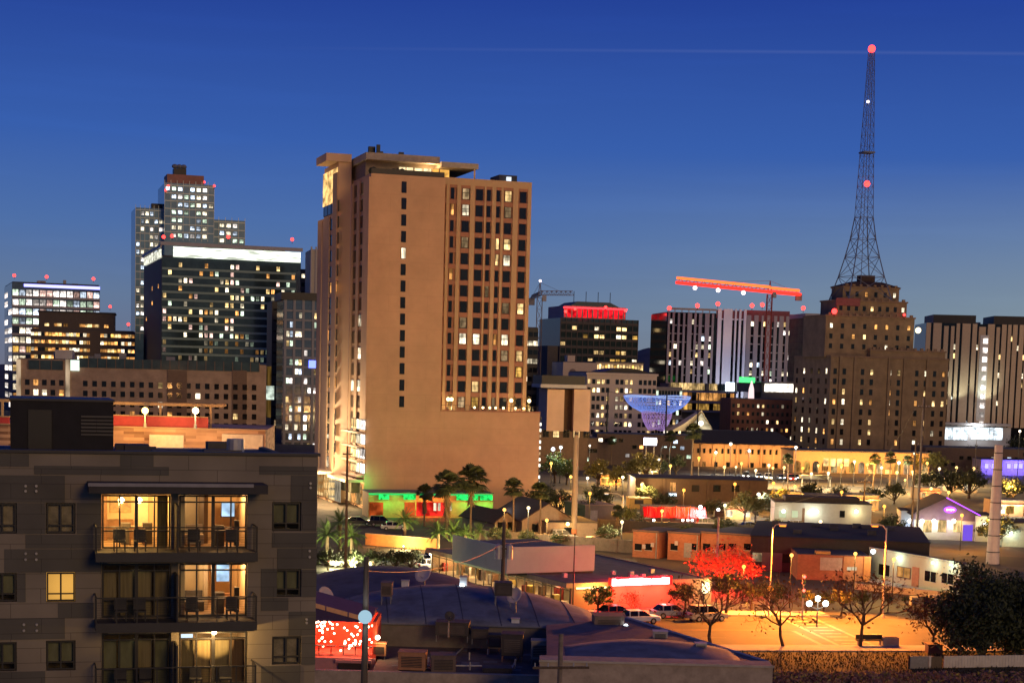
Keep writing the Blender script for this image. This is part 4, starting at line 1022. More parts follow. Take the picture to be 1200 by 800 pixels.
# canopy over the top balcony
zc = fz(210, 563, -1.2); b.box('canopy', fx(104, 570, -1.7), fx(314, 570, -1.7), -1.75, -.032, zc-.5, zc-.12, mat('canopy_soffit', (.035, .033, .034), rough=.7)); b.box('canopy_edge', fx(104, 570, -1.7)-.03, fx(314, 570, -1.7)-.6, -1.80, -1.752, zc-.22, zc-.08, mat('edge_pale', (.22, .22, .24), rough=.4))
# balcony lamp under the second slab
x, z = fx(251, 735, -.8), big[2][2+0] if False else big[2*2-2][2]-.53
lo = MB().ball((x, -.8, z), .11).build('ceiling_lamp', glow('porch', (1, .78, .40), 30), b.root); lamp('porch_light', b.root, (x, -.8, z-.16), 420, (1, .58, .20), radius=.08)
# small paired vents
VN = mat('vent_metal', (.35, .34, .32), rough=.4, metal=.3)
for (q, ys) in ((30, (569, 575)), (42.5, (569, 575)), (30, (648, 655)), (42.5, (648, 655)), (28, (731, 738)), (43, (731, 738)), (363.5, (566, 571)), (362.5, (645, 652)), (359, (725, 729))):
    for y_ in ys:
        x, z = fx(q, y_), fz(q, y_); MB().tube((x, -.12, z), (x, -.02, z), .055, n=10).build('wall_vent', VN, b.root)
# roof objects
b.box('stair_penthouse', fx(12, 500, 6), fx(133, 500, 6), 6, 12, ZR-.6, fz(70, 470, 6), mat('penthouse_black', (.020, .019, .019), rough=.9))
x0 = fx(33, 500, 6); b.box('access_door', x0, x0+1.0, 5.93, 5.995, ZR-.55, ZR+1.6, mat('door_black', (.010, .010, .010), rough=.4))
m_ = MB()
for k in range(6): m_.box(fx(95, 500, 6), fx(95, 500, 6)+1.4, 5.93, 5.99, ZR+.5+k*.16, ZR+.58+k*.16)
b.part('louvre_vent', m_, DKP)
b.box('penthouse_coping', fx(12, 500, 6)-.06, fx(133, 500, 6)+.06, 5.94, 12.06, fz(70, 470, 6), fz(70, 470, 6)+.10, mat('cap_metal', (.03, .03, .032)))
for i in range(16):
    x = rg.uniform(2, b.Wd-2); y = rg.uniform(2.5, 14); s_ = rg.uniform(.3, .9)
    if fx(12, 500, 6)-1 < x < fx(133, 500, 6)+1 and 5 < y < 12.8: continue
    b.box('rooftop_unit', x-s_, x+s_, y-s_*.7, y+s_*.7, ZR-.56, ZR-.56+rg.uniform(.25, .6), (ROOFD, DKP)[i % 2])
x = fx(276, 520, 10); MB().tube((x, 10, ZR-.6), (x, 10, fz(276, 514, 10)), .42, n=14).build('exhaust_vent', GALV, b.root)
# ================================================================== plants, poles, lamps, cars: builders
LEAFD = mat('leaf_dark', (.045, .058, .022), rough=.7, var=.5, scale=6); LEAFO = mat('leaf_olive', (.12, .115, .03), rough=.7, var=.5, scale=6)
LEAFG = mat('leaf_green', (.10, .16, .035), rough=.6, var=.45, scale=6); BARK = mat('bark', (.075, .055, .040), rough=.95, var=.35, scale=5)
PALMB = mat('palm_bark', (.15, .105, .07), rough=.95, var=.35, scale=5); THATCH = mat('dead_fronds', (.22, .15, .075), rough=.95, var=.4, scale=5); DRYTW = mat('dry_twigs', (.16, .11, .07), rough=.95, var=.3, scale=6)
def leaf(mb, c, s, rg):
    a = Vector((rg.gauss(0, 1), rg.gauss(0, 1), rg.gauss(0, .8))).normalized(); d = a.orthogonal().normalized(); e = a.cross(d)
    k = rg.uniform(0, 6.28); p = d*math.cos(k)+e*math.sin(k); q = a.cross(p)
    mb.add([c-p*s, c+q*s*.45, c+p*s, c-q*s*.45], [(0, 1, 2, 3)])
def leafy_mesh(seed, h, r, nclump=26, nleaf=42, ls=.26, trunk=.35, flat=.8, m=LEAFD, low=-.55):
    rg = random.Random(seed); t = MB(); c = MB(); zc = h-r*flat
    base = Vector((0, 0, 0)); fork = Vector((rg.uniform(-.2, .2), rg.uniform(-.2, .2), max(.3, h*trunk)))
    t.path([base, fork*.5+Vector((.05, 0, 0)), fork], [r*.085+.05, r*.065+.04, r*.05+.04], 7)
    for k in range(nclump):
        th = rg.uniform(0, 6.283); ph = math.acos(rg.uniform(low, 1)); rr = r*rg.uniform(.45, 1.0)*(1+.25*math.sin(3*th+seed))
        p = Vector((rr*math.sin(ph)*math.cos(th), rr*math.sin(ph)*math.sin(th), zc+rr*flat*math.cos(ph)))
        mid = (fork+p)/2+Vector((rg.uniform(-.3, .3), rg.uniform(-.3, .3), rg.uniform(0, .4)))*r*.3
        if k % 2 == 0: t.path([fork, mid, p], [r*.03+.02, r*.018+.012, .012], 5)
        cr_ = r*rg.uniform(.16, .34)
        for q in range(nleaf):
            v_ = Vector((rg.gauss(0, .55), rg.gauss(0, .55), rg.gauss(0, .42)))*cr_
            leaf(c, p+v_, ls*rg.uniform(.6, 1.3), rg)
    return t.mesh('trunk', BARK), c.mesh('crown', m)
def palm_mesh(seed, h, cr_, skirt=.0, m=LEAFD, feather=False, tr=.22):
    rg = random.Random(seed); t = MB(); c = MB(); s = MB(); bend = rg.uniform(-.03, .03)*h
    pts = [Vector((bend*(k/6)**2, 0, h*k/6)) for k in range(7)]; t.path(pts, [tr*1.5, tr*1.1, tr, tr, tr*.95, tr*.95, tr*1.2], 8)
    top = pts[-1]; n = 62 if not feather else 34
    for k in range(n):
        a = rg.uniform(0, 6.283); el = rg.uniform(-.75, 1.45) if not feather else rg.uniform(-.2, 1.4); d = Vector((math.cos(a)*math.cos(el), math.sin(a)*math.cos(el), math.sin(el)))
        L_ = cr_*rg.uniform(.85, 1.1)
        if not feather:
            st = top+d*L_*.45; c.tube(top, st, .035, .02, 4, False); sd_ = d.cross(Vector((0, 0, 1))); sd_ = sd_.normalized() if sd_.length > .01 else Vector((1, 0, 0)); nn = sd_.cross(d).normalized()
            for j in range(11):
                q = (j-5)/5*1.15; dd = (d*math.cos(q)+sd_*math.sin(q)); tip = st+dd*L_*.55+Vector((0, 0, -.22*L_*(.5+abs(q)*.4))); w_ = dd.cross(nn)*.055*cr_
                mid = st+dd*L_*.3
                c.add([st, mid+w_, tip, mid-w_], [(0, 1, 2, 3)])
        else:
            prev = top; dirv = d.copy()
            for j in range(7):
                nx = prev+dirv*L_/7; dirv = (dirv+Vector((0, 0, -.20))).normalized(); sd_ = dirv.cross(Vector((0, 0, 1))); sd_ = sd_.normalized() if sd_.length > .01 else Vector((1, 0, 0))
                c.tube(prev, nx, .03, .02, 3, False); wl = L_*.20*(1-abs(j-3)/5)
                for sg in (1, -1):
                    for qq in (.25, .75):
                        p = prev.lerp(nx, qq); tp = p+sd_*sg*wl+dirv*wl*.6+Vector((0, 0, -.25*wl)); c.add([p-dirv*.05, tp, p+dirv*.09], [(0, 1, 2)])
                prev = nx
    if skirt:
        for k in range(int(90*skirt)+30):
            a = rg.uniform(0, 6.283); z = top.z-rg.uniform(0, skirt*cr_*1.2); r_ = rg.uniform(.25, .75)*cr_*.35; p = Vector((top.x+tr*.8*math.cos(a), tr*.8*math.sin(a), z))
            tp = p+Vector((math.cos(a)*r_, math.sin(a)*r_, -cr_*.38)); w_ = Vector((-math.sin(a), math.cos(a), 0))*.14; s.add([p-w_, p+w_, tp+w_*.6, tp-w_*.6], [(0, 1, 2, 3)])
        return t.mesh('trunk', PALMB), c.mesh('crown', m), s.mesh('dead_frond_skirt', THATCH)
    return t.mesh('trunk', PALMB), c.mesh('crown', m)
def bare_mesh(seed, h, spread, m=BARK, leaves=0, lm=LEAFO, twm=None, nfork=4, tr=.13):
    rg = random.Random(seed); t = MB(); c = MB(); tips = []
    def grow(p, d, L_, r_, lev):
        q = p+d*L_; midp = (p+q)/2+Vector((rg.gauss(0, .06), rg.gauss(0, .06), rg.gauss(0, .03)))*L_
        (t if lev < 3 else c).path([p, midp, q], [r_, r_*.85, r_*.7], 6 if lev < 2 else 4)
        if lev >= 6: tips.append(q); return
        for k in range(nfork if lev == 0 else (3 if lev in (1, 2, 3) and rg.random() < .75 else 2)):
            a = rg.uniform(0, 6.283) if lev else 6.283*k/nfork+rg.uniform(-.4, .4); e = rg.uniform(.35, .85)*spread
            ax = d.orthogonal().normalized(); ax2 = d.cross(ax); nd = (d*math.cos(e)+(ax*math.cos(a)+ax2*math.sin(a))*math.sin(e)+Vector((0, 0, .12))).normalized()
            grow(q, nd, L_*rg.uniform(.62, .88), r_*.64, lev+1)
    grow(Vector((0, 0, 0)), Vector((rg.uniform(-.15, .15), rg.uniform(-.15, .15), 1)).normalized(), h*.24, tr, 0)
    for q in tips:
        for k in range(leaves): leaf(c, q+Vector((rg.gauss(0, .3), rg.gauss(0, .3), rg.gauss(0, .3))), .14*rg.uniform(.6, 1.4), rg)
    mats_ = lm if leaves else (twm or m)
    return t.mesh('trunk', m), c.mesh('crown', mats_)
def plant(name, meshes, label, cat, loc, rz=0.0, group=None, sc_=1.0):
    t = thing(name, label, cat, loc, rz, group); t.scale = (sc_,)*3
    for me in meshes:
        o = bpy.data.objects.new(me.name.split('.')[0], me); col.objects.link(o); o.parent = t
    return t
def at(px, py, z=0.0): return G(px, py, z)
def hgt(px, pyb, pyt): g = G(px, pyb); return W(px, pyt, g.y).z
# ---------------------------------------------------------------- lamps
def street_lamp(label, px, pyb, pyt, color, glowk, power, style='globe', r=.35, arm=0.0, group='street lamps', Y=None, cat='street lamp', name='street_lamp', pole=.09, pm=None, z0=0.0):
    p = G(px, pyb) if Y is None else W(px, pyb, Y)
    h = W(px, pyt, p.y).z
    t = thing(name, label, cat, (p.x, p.y, z0), 0, group); h -= z0
    pm = pm or GREYM
    m_ = MB(); m_.tube((0, 0, 0), (0, 0, h-(r if style == 'globe' else 0)), pole*1.3, pole*.8, 8); m_.tube((0, 0, 0), (0, 0, .5), pole*2.2, pole*1.6, 8); m_.build('pole', pm, t)
    gm_ = glow('lamp_%s' % glowk[0], color, glowk[1])
    if style == 'globe': MB().ball((0, 0, h), r, 10, 7).build('globe', gm_, t); lp = (0, 0, h+.0)
    else:
        MB().path([(0, 0, h-.3), (arm*.4, 0, h+.25), (arm, 0, h+.35)], [pole*.7, pole*.6, pole*.5], 6).build('arm', pm, t)
        sg = 1 if arm > 0 else -1
        hd = MB().box(arm-.1 if sg > 0 else arm-.75, arm+.75 if sg > 0 else arm+.1, -.2, .2, h+.22, h+.42).build('lamp_head', pm, t)
        MB().box(arm if sg > 0 else arm-.65, arm+.65 if sg > 0 else arm, -.17, .17, h+.08, h+.218).build('diffuser', gm_, hd); lp = (arm+.3*sg, 0, h-.15)
    if power > 9000: lamp('lamp_light', t, lp, power, color, 'SPOT', .3, (lp[0]-4, lp[1]-7, 0), 124, .5)
    elif power: lamp('lamp_light', t, (lp[0], lp[1]-(r+.25 if style == 'globe' else 0), lp[2]), power, color, radius=.25)
    return t
# ---------------------------------------------------------------- cars
TYRE = mat('tyre_rubber', (.02, .02, .02), rough=.9); RIM = mat('alloy_rim', (.5, .5, .5), rough=.3, metal=.8)
HL = glow('headlight', (1, .93, .80), 14); TL = glow('taillight', (1, .05, .03), 5); HLO = mat('lens_off', (.6, .6, .58), rough=.2); TLO = mat('tail_off', (.35, .02, .02), rough=.25)
def car(label, loc, rz, paint, on=False, suv=False, group='cars'):
    t = thing('parked_car' if not on else 'car', label, 'car', loc, rz, group); hh = 1.0 if suv else .86; top = 1.72 if suv else 1.42
    prof = [(-2.25, .32), (2.2, .32), (2.28, .62), (2.18, .80), (1.25, hh), (-2.05, hh+.04), (-2.28, .75)]
    m_ = MB(); m_.prism_y(prof, -.88, .88); m_.build('body', paint, t, bevel=.06)
    cab = [(1.15, hh+.0), (.42, top-.05), (.2, top), (-1.3 if not suv else -1.85, top-.02), (-1.95 if not suv else -2.08, hh+.02)]
    k = MB(); k.add([(x, -.82+(.14 if z > hh+.2 else 0), z) for x, z in cab]+[(x, .82-(.14 if z > hh+.2 else 0), z) for x, z in cab], [(0, 1, 2, 3, 4)[::-1], (5, 6, 7, 8, 9)]+[(i, (i+1) % 5, 5+(i+1) % 5, 5+i) for i in range(5)])
    cb = k.build('cabin', DARKGLASS, t)
    MB().box(-1.25 if not suv else -1.8, .25, -.67, .67, top-.03, top+.03).build('roof_panel', paint, t, bevel=.02)
    pl = MB()
    for x in (-.35, .95 if False else -1.35):
        pl.box(x-.05, x+.05, -.83, -.66, hh, top-.03); pl.box(x-.05, x+.05, .66, .83, hh, top-.03)
    pl.build('door_pillar', paint, t)
    for x in (-1.4, 1.38):
        for y in (-.80, .80):
            w_ = MB().tube((x, y-.11, .33), (x, y+.11, .33), .33, n=14).build('wheel', TYRE, t); s_ = -1 if y < 0 else 1
            MB().tube((x, y+.112*s_, .33), (x, y+.125*s_, .33), .19, n=10).build('rim', RIM, w_)
    for y in (-.62, .62):
        MB().box(2.19, 2.30, y-.2, y+.2, .60, .76).build('headlight', HL if on else HLO, t); MB().box(-2.32, -2.2, y-.22, y+.22, .70, .86).build('taillight', TL if on else TLO, t)
    return t
PAINTS = {n: mat('paint_'+n, c, rough=.3, var=.03, spec=.6) for n, c in dict(white=(.75, .74, .72), silver=(.45, .45, .46), red=(.35, .03, .03), black=(.02, .02, .022), beige=(.45, .38, .28), blue=(.04, .07, .16)).items()}
def utility_pole(label, px, pyb, pyt, arms=((.6, 1.1),), xf=0, Y=None, r=.16, m=None, group='utility poles', z0=0.0, name='utility_pole'):
    p = G(px, pyb) if Y is None else W(px, pyb, Y); h = W(px, pyt, p.y).z-z0
    t = thing(name, label, 'utility pole', (p.x, p.y, z0), R(10), group); MB().tube((0, 0, 0), (0, 0, h), r*1.25, r*.8, 9).build('pole', m or WOOD, t)
    for dz, L_ in arms:
        a = MB().box(-L_, L_, -r-.12, -r, h-dz-.06, h-dz+.08).build('crossarm', WOOD, t)
        for q in (-.92, -.45, .45, .92): MB().tube((L_*q, -r-.06, h-dz+.08), (L_*q, -r-.06, h-dz+.30), .05, .035, 6).build('insulator', GALV, a)
    for k in range(xf):
        x = (-.5, .55)[k]; q = MB().tube((x, -.1, h-3.6), (x, -.1, h-2.3), .36, n=12); q.tube((x, -.1, h-2.3), (x, -.1, h-2.12), .30, .12, 10); q.build('transformer', GALV, t)
    return t
LK = 2.4
# ================================================================== streets
def sheet(name, pts, z, m, kind=True):
    o = MB().add([(p[0], p[1], z) for p in pts], [tuple(range(len(pts)))]).build(name, m)
    return struct(o) if kind else o
K0 = G(880, 756.5); RA = R(8.5); ru = Vector((math.cos(RA), math.sin(RA), 0)); rv = Vector((-math.sin(RA), math.cos(RA), 0))
def rp(s, t): q = Vector((K0.x, K0.y, 0))+ru*s+rv*t; return (q.x, q.y)
def strip(name, s0, s1, t0, t1, z, m): return sheet(name, [rp(s0, t0), rp(s1, t0), rp(s1, t1), rp(s0, t1)], z, m)
RW = 21.0
strip('road', -120, 160, 0, RW, .012, ASPH)
XS0, XS1 = 15.5, 27.5                                 # cross street
strip('cross_street', XS0, XS1, RW, RW+160, .012, ASPH)
KERB = mat('kerb_concrete', (.42, .40, .36), rough=.9, var=.15); SWK = mat('sidewalk_concrete', (.36, .34, .31), rough=.9, var=.18, scale=.5)
PAINTW = mat('road_paint', (.20, .19, .17), rough=.8, scale=2.5, c2=(.06, .058, .055)); PAINTY = mat('road_paint_yellow', (.34, .22, .05), rough=.8, scale=2.5, c2=(.12, .09, .05))
def kerbbox(name, s0, s1, t0, t1, z0, z1, m):
    return struct(MB().prism([rp(s0, t0), rp(s1, t0), rp(s1, t1), rp(s0, t1)], z0, z1).build(name, m))
kerbbox('kerb', -120, 160, -.25, -.01, 0, .14, KERB); kerbbox('sidewalk', -120, 160, -3.4, -.26, 0, .135, SWK)
for s0, s1 in ((-120, XS0-.2), (XS1+.2, 160)):
    kerbbox('kerb', s0, s1, RW+.01, RW+.25, 0, .14, KERB); kerbbox('sidewalk', s0, s1, RW+.26, RW+3.4, 0, .135, SWK)
for s in (XS0-6.5, XS0-2.8): strip('crosswalk_line', s, s+.45, .4, RW-.4, .017, PAINTW)
for k in range(9): strip('crosswalk_bar', XS0-5.6, XS0-3.3, 1.4+k*2.2, 2.0+k*2.2, .017, PAINTW)
for t_, mm in ((RW/2-.2, PAINTY), (RW/2+.2, PAINTY)): strip('centre_line', -120, XS0-8, t_-.06, t_+.06, .017, mm)
for k in range(24):
    for t_ in (RW*.25, RW*.75): strip('lane_line', -118+k*5.2, -115.5+k*5.2, t_-.06, t_+.06, .017, PAINTW)
strip('stop_line', XS0-8.2, XS0-7.7, .3, RW*.48, .017, PAINTW)
strip('car_park', -75, XS0-1, RW+3.6, RW+34, .010, mat('old_asphalt', (.075, .070, .065), rough=.9, var=.3, scale=.4))
# far boulevard, bright under sodium lamps
fb = G(900, 561); 
struct(MB().quad((fb.x-150, fb.y-4, .012), (fb.x+160, fb.y+10, .012), (fb.x+158, fb.y+26, .012), (fb.x-152, fb.y+12, .012)).build('boulevard', ASPH))
# dry grass verge beyond the foreground wall and the planting bed at the very bottom
GR = mat('dry_grass', (.055, .038, .018), rough=1, var=.5, scale=1.5, c2=(.03, .03, .013), bump=.4)
strip('verge', -16, 60, -40, -3.5, .02, GR)
rg = random.Random(77)
m_ = MB()
for k in range(5200):
    s = rg.uniform(-6, 22); t_ = rg.uniform(-22, -3.6); q = rp(s, t_); hgt_ = rg.uniform(.10, .34); a = rg.uniform(0, 6.28); w_ = .05
    dx, dy = math.cos(a)*w_, math.sin(a)*w_; lx, ly = rg.uniform(-.12, .12), rg.uniform(-.12, .12)
    m_.add([(q[0]-dx, q[1]-dy, .02), (q[0]+dx, q[1]+dy, .02), (q[0]+lx, q[1]+ly, hgt_)], [(0, 1, 2)])
tag(m_.build('grass', GR), 'short dry grass on the dark verge beside the orange street', 'grass', kind='stuff')
m_ = MB(); m2 = MB()
for k in range(9000):
    px = rg.uniform(905, 1215); g = G(px, rg.uniform(787, 812), .4); leaf((m_ if k % 5 else m2), Vector((g.x, g.y, rg.uniform(.05, .9)*(.6+.5*mnoise.noise(Vector((g.x*.5, g.y*.5, 0)))))), rg.uniform(.12, .3), rg)
tag(m_.build('ground_cover', mat('bed_leaves', (.20, .16, .13), rough=.9, var=.5, scale=2, c2=(.26, .12, .10))), 'tangled low planting in the bed below the ribbed white fence', 'ground cover', kind='stuff')
tag(m2.build('ground_cover', mat('yellow_leaves', (.30, .26, .07), rough=.9, var=.4, scale=2)), 'yellow flowering tufts scattered in the bed below the fence', 'ground cover', kind='stuff')
# ribbed white fence
pA = G(1066, 783, 0); pB = G(1212, 781, 0); ph = W(1066, 768.5, pA.y).z
f_ = thing('fence', 'low white ribbed metal fence with two dark gaps beside the big dark tree', 'fence', (pA.x, pA.y, 0), math.atan2(pB.y-pA.y, pB.x-pA.x)); Lf = (Vector((pB.x, pB.y, 0))-Vector((pA.x, pA.y, 0))).length
FW = mat('fence_white', (.62, .58, .48), rough=.7, var=.15); m_ = MB(); k = 1.9
while k < Lf:
    if not (Lf*.16 < k < Lf*.25): m_.box(k, k+.20, -.05, .05, .05, ph); m_.box(k+.2, k+.30, -.02, .02, .05, ph)
    k += .30
m_.build('ribbed_panel', FW, f_); MB().box(0, 1.85, -.06, .06, 0, ph*1.02).build('grey_panel', GREYM, f_); MB().box(Lf*.16, Lf*.25, -.03, .03, 0, ph*.97).build('dark_panel', mat('rust_panel', (.13, .10, .06)), f_)
for q in (0.0, .16, .25, .78, 1.0): MB().box(Lf*q-.08, Lf*q+.08, .06, .2, 0, ph+.05).build('post', BLACK, f_)
# ================================================================== low shop with the red sign
s = Block('shop', 'low flat roofed shop with a glowing pink white sign and glazed corner storefront', 'shop', 670, 834, 683, 190, ang=27, xl=505)
TANW = mat('shop_stucco', (.34, .24, .15), rough=.9, var=.08, scale=.7); GRROOF = mat('gravel_roof', (.16, .145, .135), rough=.95, var=.3, scale=.9)
zt = s.H; D_ = s.D
s.box('wall', 0, s.Wd, 0, .3, 0, zt, TANW); s.box('rear_wall', 0, s.Wd, D_-.3, D_, 0, zt, TANW); s.box('end_wall', s.Wd-.3, s.Wd, .31, D_-.31, 0, zt, TANW)
s.box('roof', .31, s.Wd-.31, .31, D_-.31, zt-.45, zt-.1, GRROOF)
s.box('roof_fascia', -.9, -.002, -.4, D_, zt-.5, zt+.05, mat('fascia_tan', (.50, .36, .22))); s.box('awning_roof', -.88, 0, -.3, D_, zt+.052, zt+.10, GRROOF)
s.box('front_fascia', .0, s.Wd, -.35, -.002, zt-.42, zt+.04, mat('fascia_tan', (.50, .36, .22)))
# storefront on the side wall
m_ = MB(); n = 17
for k in range(n+1): y = .3+(D_-.6)*k/n; m_.box(-.06, .06, y-.06, y+.06, 0, zt-.5)
m_.box(-.05, .05, .3, D_-.3, zt-.95, zt-.85); s.part('storefront_frame', m_, mat('bronze_frame', (.10, .06, .035), rough=.5))
MB().quad((.0, D_-.3, .1), (.0, .3, .1), (.0, .3, zt-.5), (.0, D_-.3, zt-.5)).build('storefront_glass', CLG, s.root)
s.box('sales_floor', .07, 9, .31, D_-.31, .02, .06, mat('shop_floor', (.45, .36, .25))); s.box('inner_wall', 9, 9.2, .31, D_-.31, .02, zt-.46, mat('shop_inner', (.7, .5, .33)))
for k in range(26):
    y = .8+(D_-1.6)*k/25+rg.uniform(-.3, .3); x = rg.uniform(.8, 3.5); h_ = rg.uniform(.7, 1.9); w_ = rg.uniform(.3, .9)
    s.box('display_stand', x, x+w_, y-w_/2, y+w_/2, .07, h_, (mat('goods_red', (.45, .06, .05)), mat('goods_white', (.7, .66, .6)), WOODF, mat('goods_dark', (.08, .05, .05)), mat('goods_yellow', (.5, .36, .10)))[k % 5])
for k in range(7):
    y = 2+(D_-4)*k/6; lamp('shop_light', s.root, (2.4, y, zt-.75), 210, (1, .62, .28), radius=.3); MB().ball((1.2, y, zt-.7), .16).build('pendant_lamp', glow('shop_bulb', (1, .8, .5), 12), s.root)
# pink-white sign and the red it throws
x0, x1, z0, z1 = s.rect(717, 677, 762, 685, -.7); x2 = s.rect(764, 677, 785, 685, -.7)
SG = glow('sign_pinkwhite', (1, .62, .58), 7)
m_ = MB()
for a, c in ((x0, x1), (x2[0], x2[1])):
    k = a
    while k < c-.25:
        w_ = rg.uniform(.35, .6); m_.box(k, min(c, k+w_), -.95, -.75, z0, z1-rg.choice((0, .06, .12))); k += w_+.07
s.part('sign', m_, SG)
s.box('sign_backing', x0-.3, x2[1]+.3, -.748, -.42, z0-.12, z1+.12, mat('sign_red', (.55, .02, .03)))
for q in (.15, .5, .85): lamp('sign_light', s.root, (x0+(x2[1]-x0)*q, -1.5, zt-.6), 1100, (1, .02, .015), radius=.3); lamp('sign_light', s.root, (x0+(x2[1]-x0)*q, .2, zt+.75), 230, (1, .015, .06), radius=.3)
lamp('wall_light', s.root, (2.4, -1.5, zt-.25), 130, (1, .75, .12), radius=.2); s.box('light_bar', .4, 4.4, -.6, -.36, zt-.62, zt-.46, glow('yellow_bar', (1, .80, .25), 5))
# raised parapet box on the roof
xp0, zp0 = s.front(594, 658, 9); x_, zt2 = s.front(594, 641, 9); xp1, _ = s.front(697, 650, 9)
PW = mat('parapet_white', (.50, .49, .44), rough=.85, var=.10, scale=.4)
yl = 9+6.0
try: yl = s.side(530, 640, xp0)[0]
except Exception: pass
s.box('raised_parapet', xp0, xp1, 9, 9.3, zt+.15, zt2, PW); s.box('raised_parapet', xp0, xp0+.3, 9.301, yl, zt+.15, zt2, PW); s.box('raised_roof', xp0+.3, xp1, 9.301, yl, zt+.15, zt2-.7, GRROOF)
s.box('raised_base', xp0+.2, xp1-.1, 9.2, yl-.2, zt-.12, zt+.149, BLACK)
for k in range(8): x = rg.uniform(2, s.Wd-2); y = rg.uniform(1.2, 7.5); s.box('roof_vent', x-.25, x+.25, y-.25, y+.25, zt-.1, zt+.4, GALV)
s.box('downpipe', s.Wd-1.2, s.Wd-1.05, -.15, -.01, 0, zt-.45, BLACK)
xx, zz = s.front(827, 687); s.box('wall_lantern', xx-.5, xx+.3, -.4, -.02, zz-.7, zz+.5, glow('lantern', (1, .75, .40), 5)); lamp('lantern_light', s.root, (xx, -1.0, zz), 160, (1, .62, .25), radius=.2)
# ivy on the far corner of the shop
# ================================================================== brick walls and low sheds behind the shop
ORB = brickmat('orange_brick', (.34, .135, .065), (.27, .10, .05), (.22, .15, .10), 1.6, row=.25, bw=.5)
def lowb(name, label, x0, x1, yt, yb, ang, depth, m, rm=ROOFD, xl=None, cat='building', group=None):
    h_ = yb; px = x0; g = G(px, yb); o = Block(name, label, cat, x0, x1, yt, g.y, ang, depth, xl, group=group)
    o.box('wall', 0, o.Wd, 0, o.D, 0, o.H, m); o.box('roof', -.12, o.Wd+.12, -.12, o.D+.12, o.H, o.H+.14, rm); return o
b1 = lowb('brick_building', 'small orange brick outbuilding beside the tall steel monopole', 742, 772, 622, 652, -28, 8, ORB, cat='building')
b2 = lowb('brick_building', 'square orange brick building with a pale grey door behind the red signed shop', 783, 820, 624, 655, -28, 10, ORB)
x, z = b2.front(806, 648); b2.box('door', x-.6, x+.6, -.08, -.01, 0.5, z+1.5, GREYM)
b3 = lowb('brick_building', 'long orange brick building above the red lit bush', 822, 884, 624, 658, -28, 12, ORB)
b3.box('dark_extension', b3.Wd+.02, b3.Wd+8, .5, 11, 0, b3.H-.3, mat('brown_plaster', (.10, .06, .04)))
for i, (q, yy) in enumerate(((755, 640), (765, 638), (793, 636), (838, 645), (866, 650))):
    bb = (b1, b1, b2, b3, b3)[i]; x, z = bb.front(q, yy); bb.box('wall_box', x-.25, x+.25, -.2, -.01, z-.3, z+.3, W_STONE)
lamp('yard_light', b1.root, (1, -5, 4.2), 420, (1, .42, .12), radius=.3); lamp('yard_light', b2.root, (3, -5, 4.4), 520, (1, .42, .12), radius=.3); lamp('yard_light', b3.root, (5, -6, 4.6), 620, (1, .42, .12), radius=.3)
b4 = lowb('plain_building', 'dark flat roofed warehouse stretching behind the orange brick walls', 880, 1090, 628, 668, -10, 26, mat('dark_plaster', (.045, .035, .03)), mat('black_roof', (.03, .03, .032), rough=.95))
for k in range(9): x = rg.uniform(1, b4.Wd-1); y = rg.uniform(2, 20); b4.box('rooftop_unit', x-.6, x+.6, y-.5, y+.5, b4.H+.1, b4.H+rg.uniform(.5, 1.0), ROOFD)
for o_, qs in ((b1, (748, 760)), (b2, (790, 813)), (b3, (828, 846, 858, 876))):
    o_.box('parapet_cap', -.1, o_.Wd+.1, -.15, .2, o_.H+.141, o_.H+.26, mat('coping_brown', (.16, .10, .07)))
    for q in qs:
        x, z = o_.front(q, 641); w_ = o_.box('window', x-.55, x+.55, -.05, -.01, max(.9, z-.4), max(.9, z-.4)+.95, DARKGLASS); MB().box(x-.62, x+.62, -.09, -.0, max(.9, z-.4)-.1, max(.9, z-.4)-.002).build('sill', CONC, w_)
    o_.box('gutter_pipe', o_.Wd-.35, o_.Wd-.22, -.16, -.01, 0, o_.H-.05, GREYM)
for k in range(12):
    x = b4.Wd*(k+.5)/12
    if k % 3 == 1: b4.box('roller_door', x-1.4, x+1.4, -.06, -.01, 0, 2.6, mat('roller_grey', (.12, .11, .10), rough=.6, var=.15, scale=4, stretch=(.2, .2, 8)))
    else: b4.box('window', x-.7, x+.7, -.05, -.01, 1.3, 2.5, DARKGLASS if k % 4 else LITDIM)
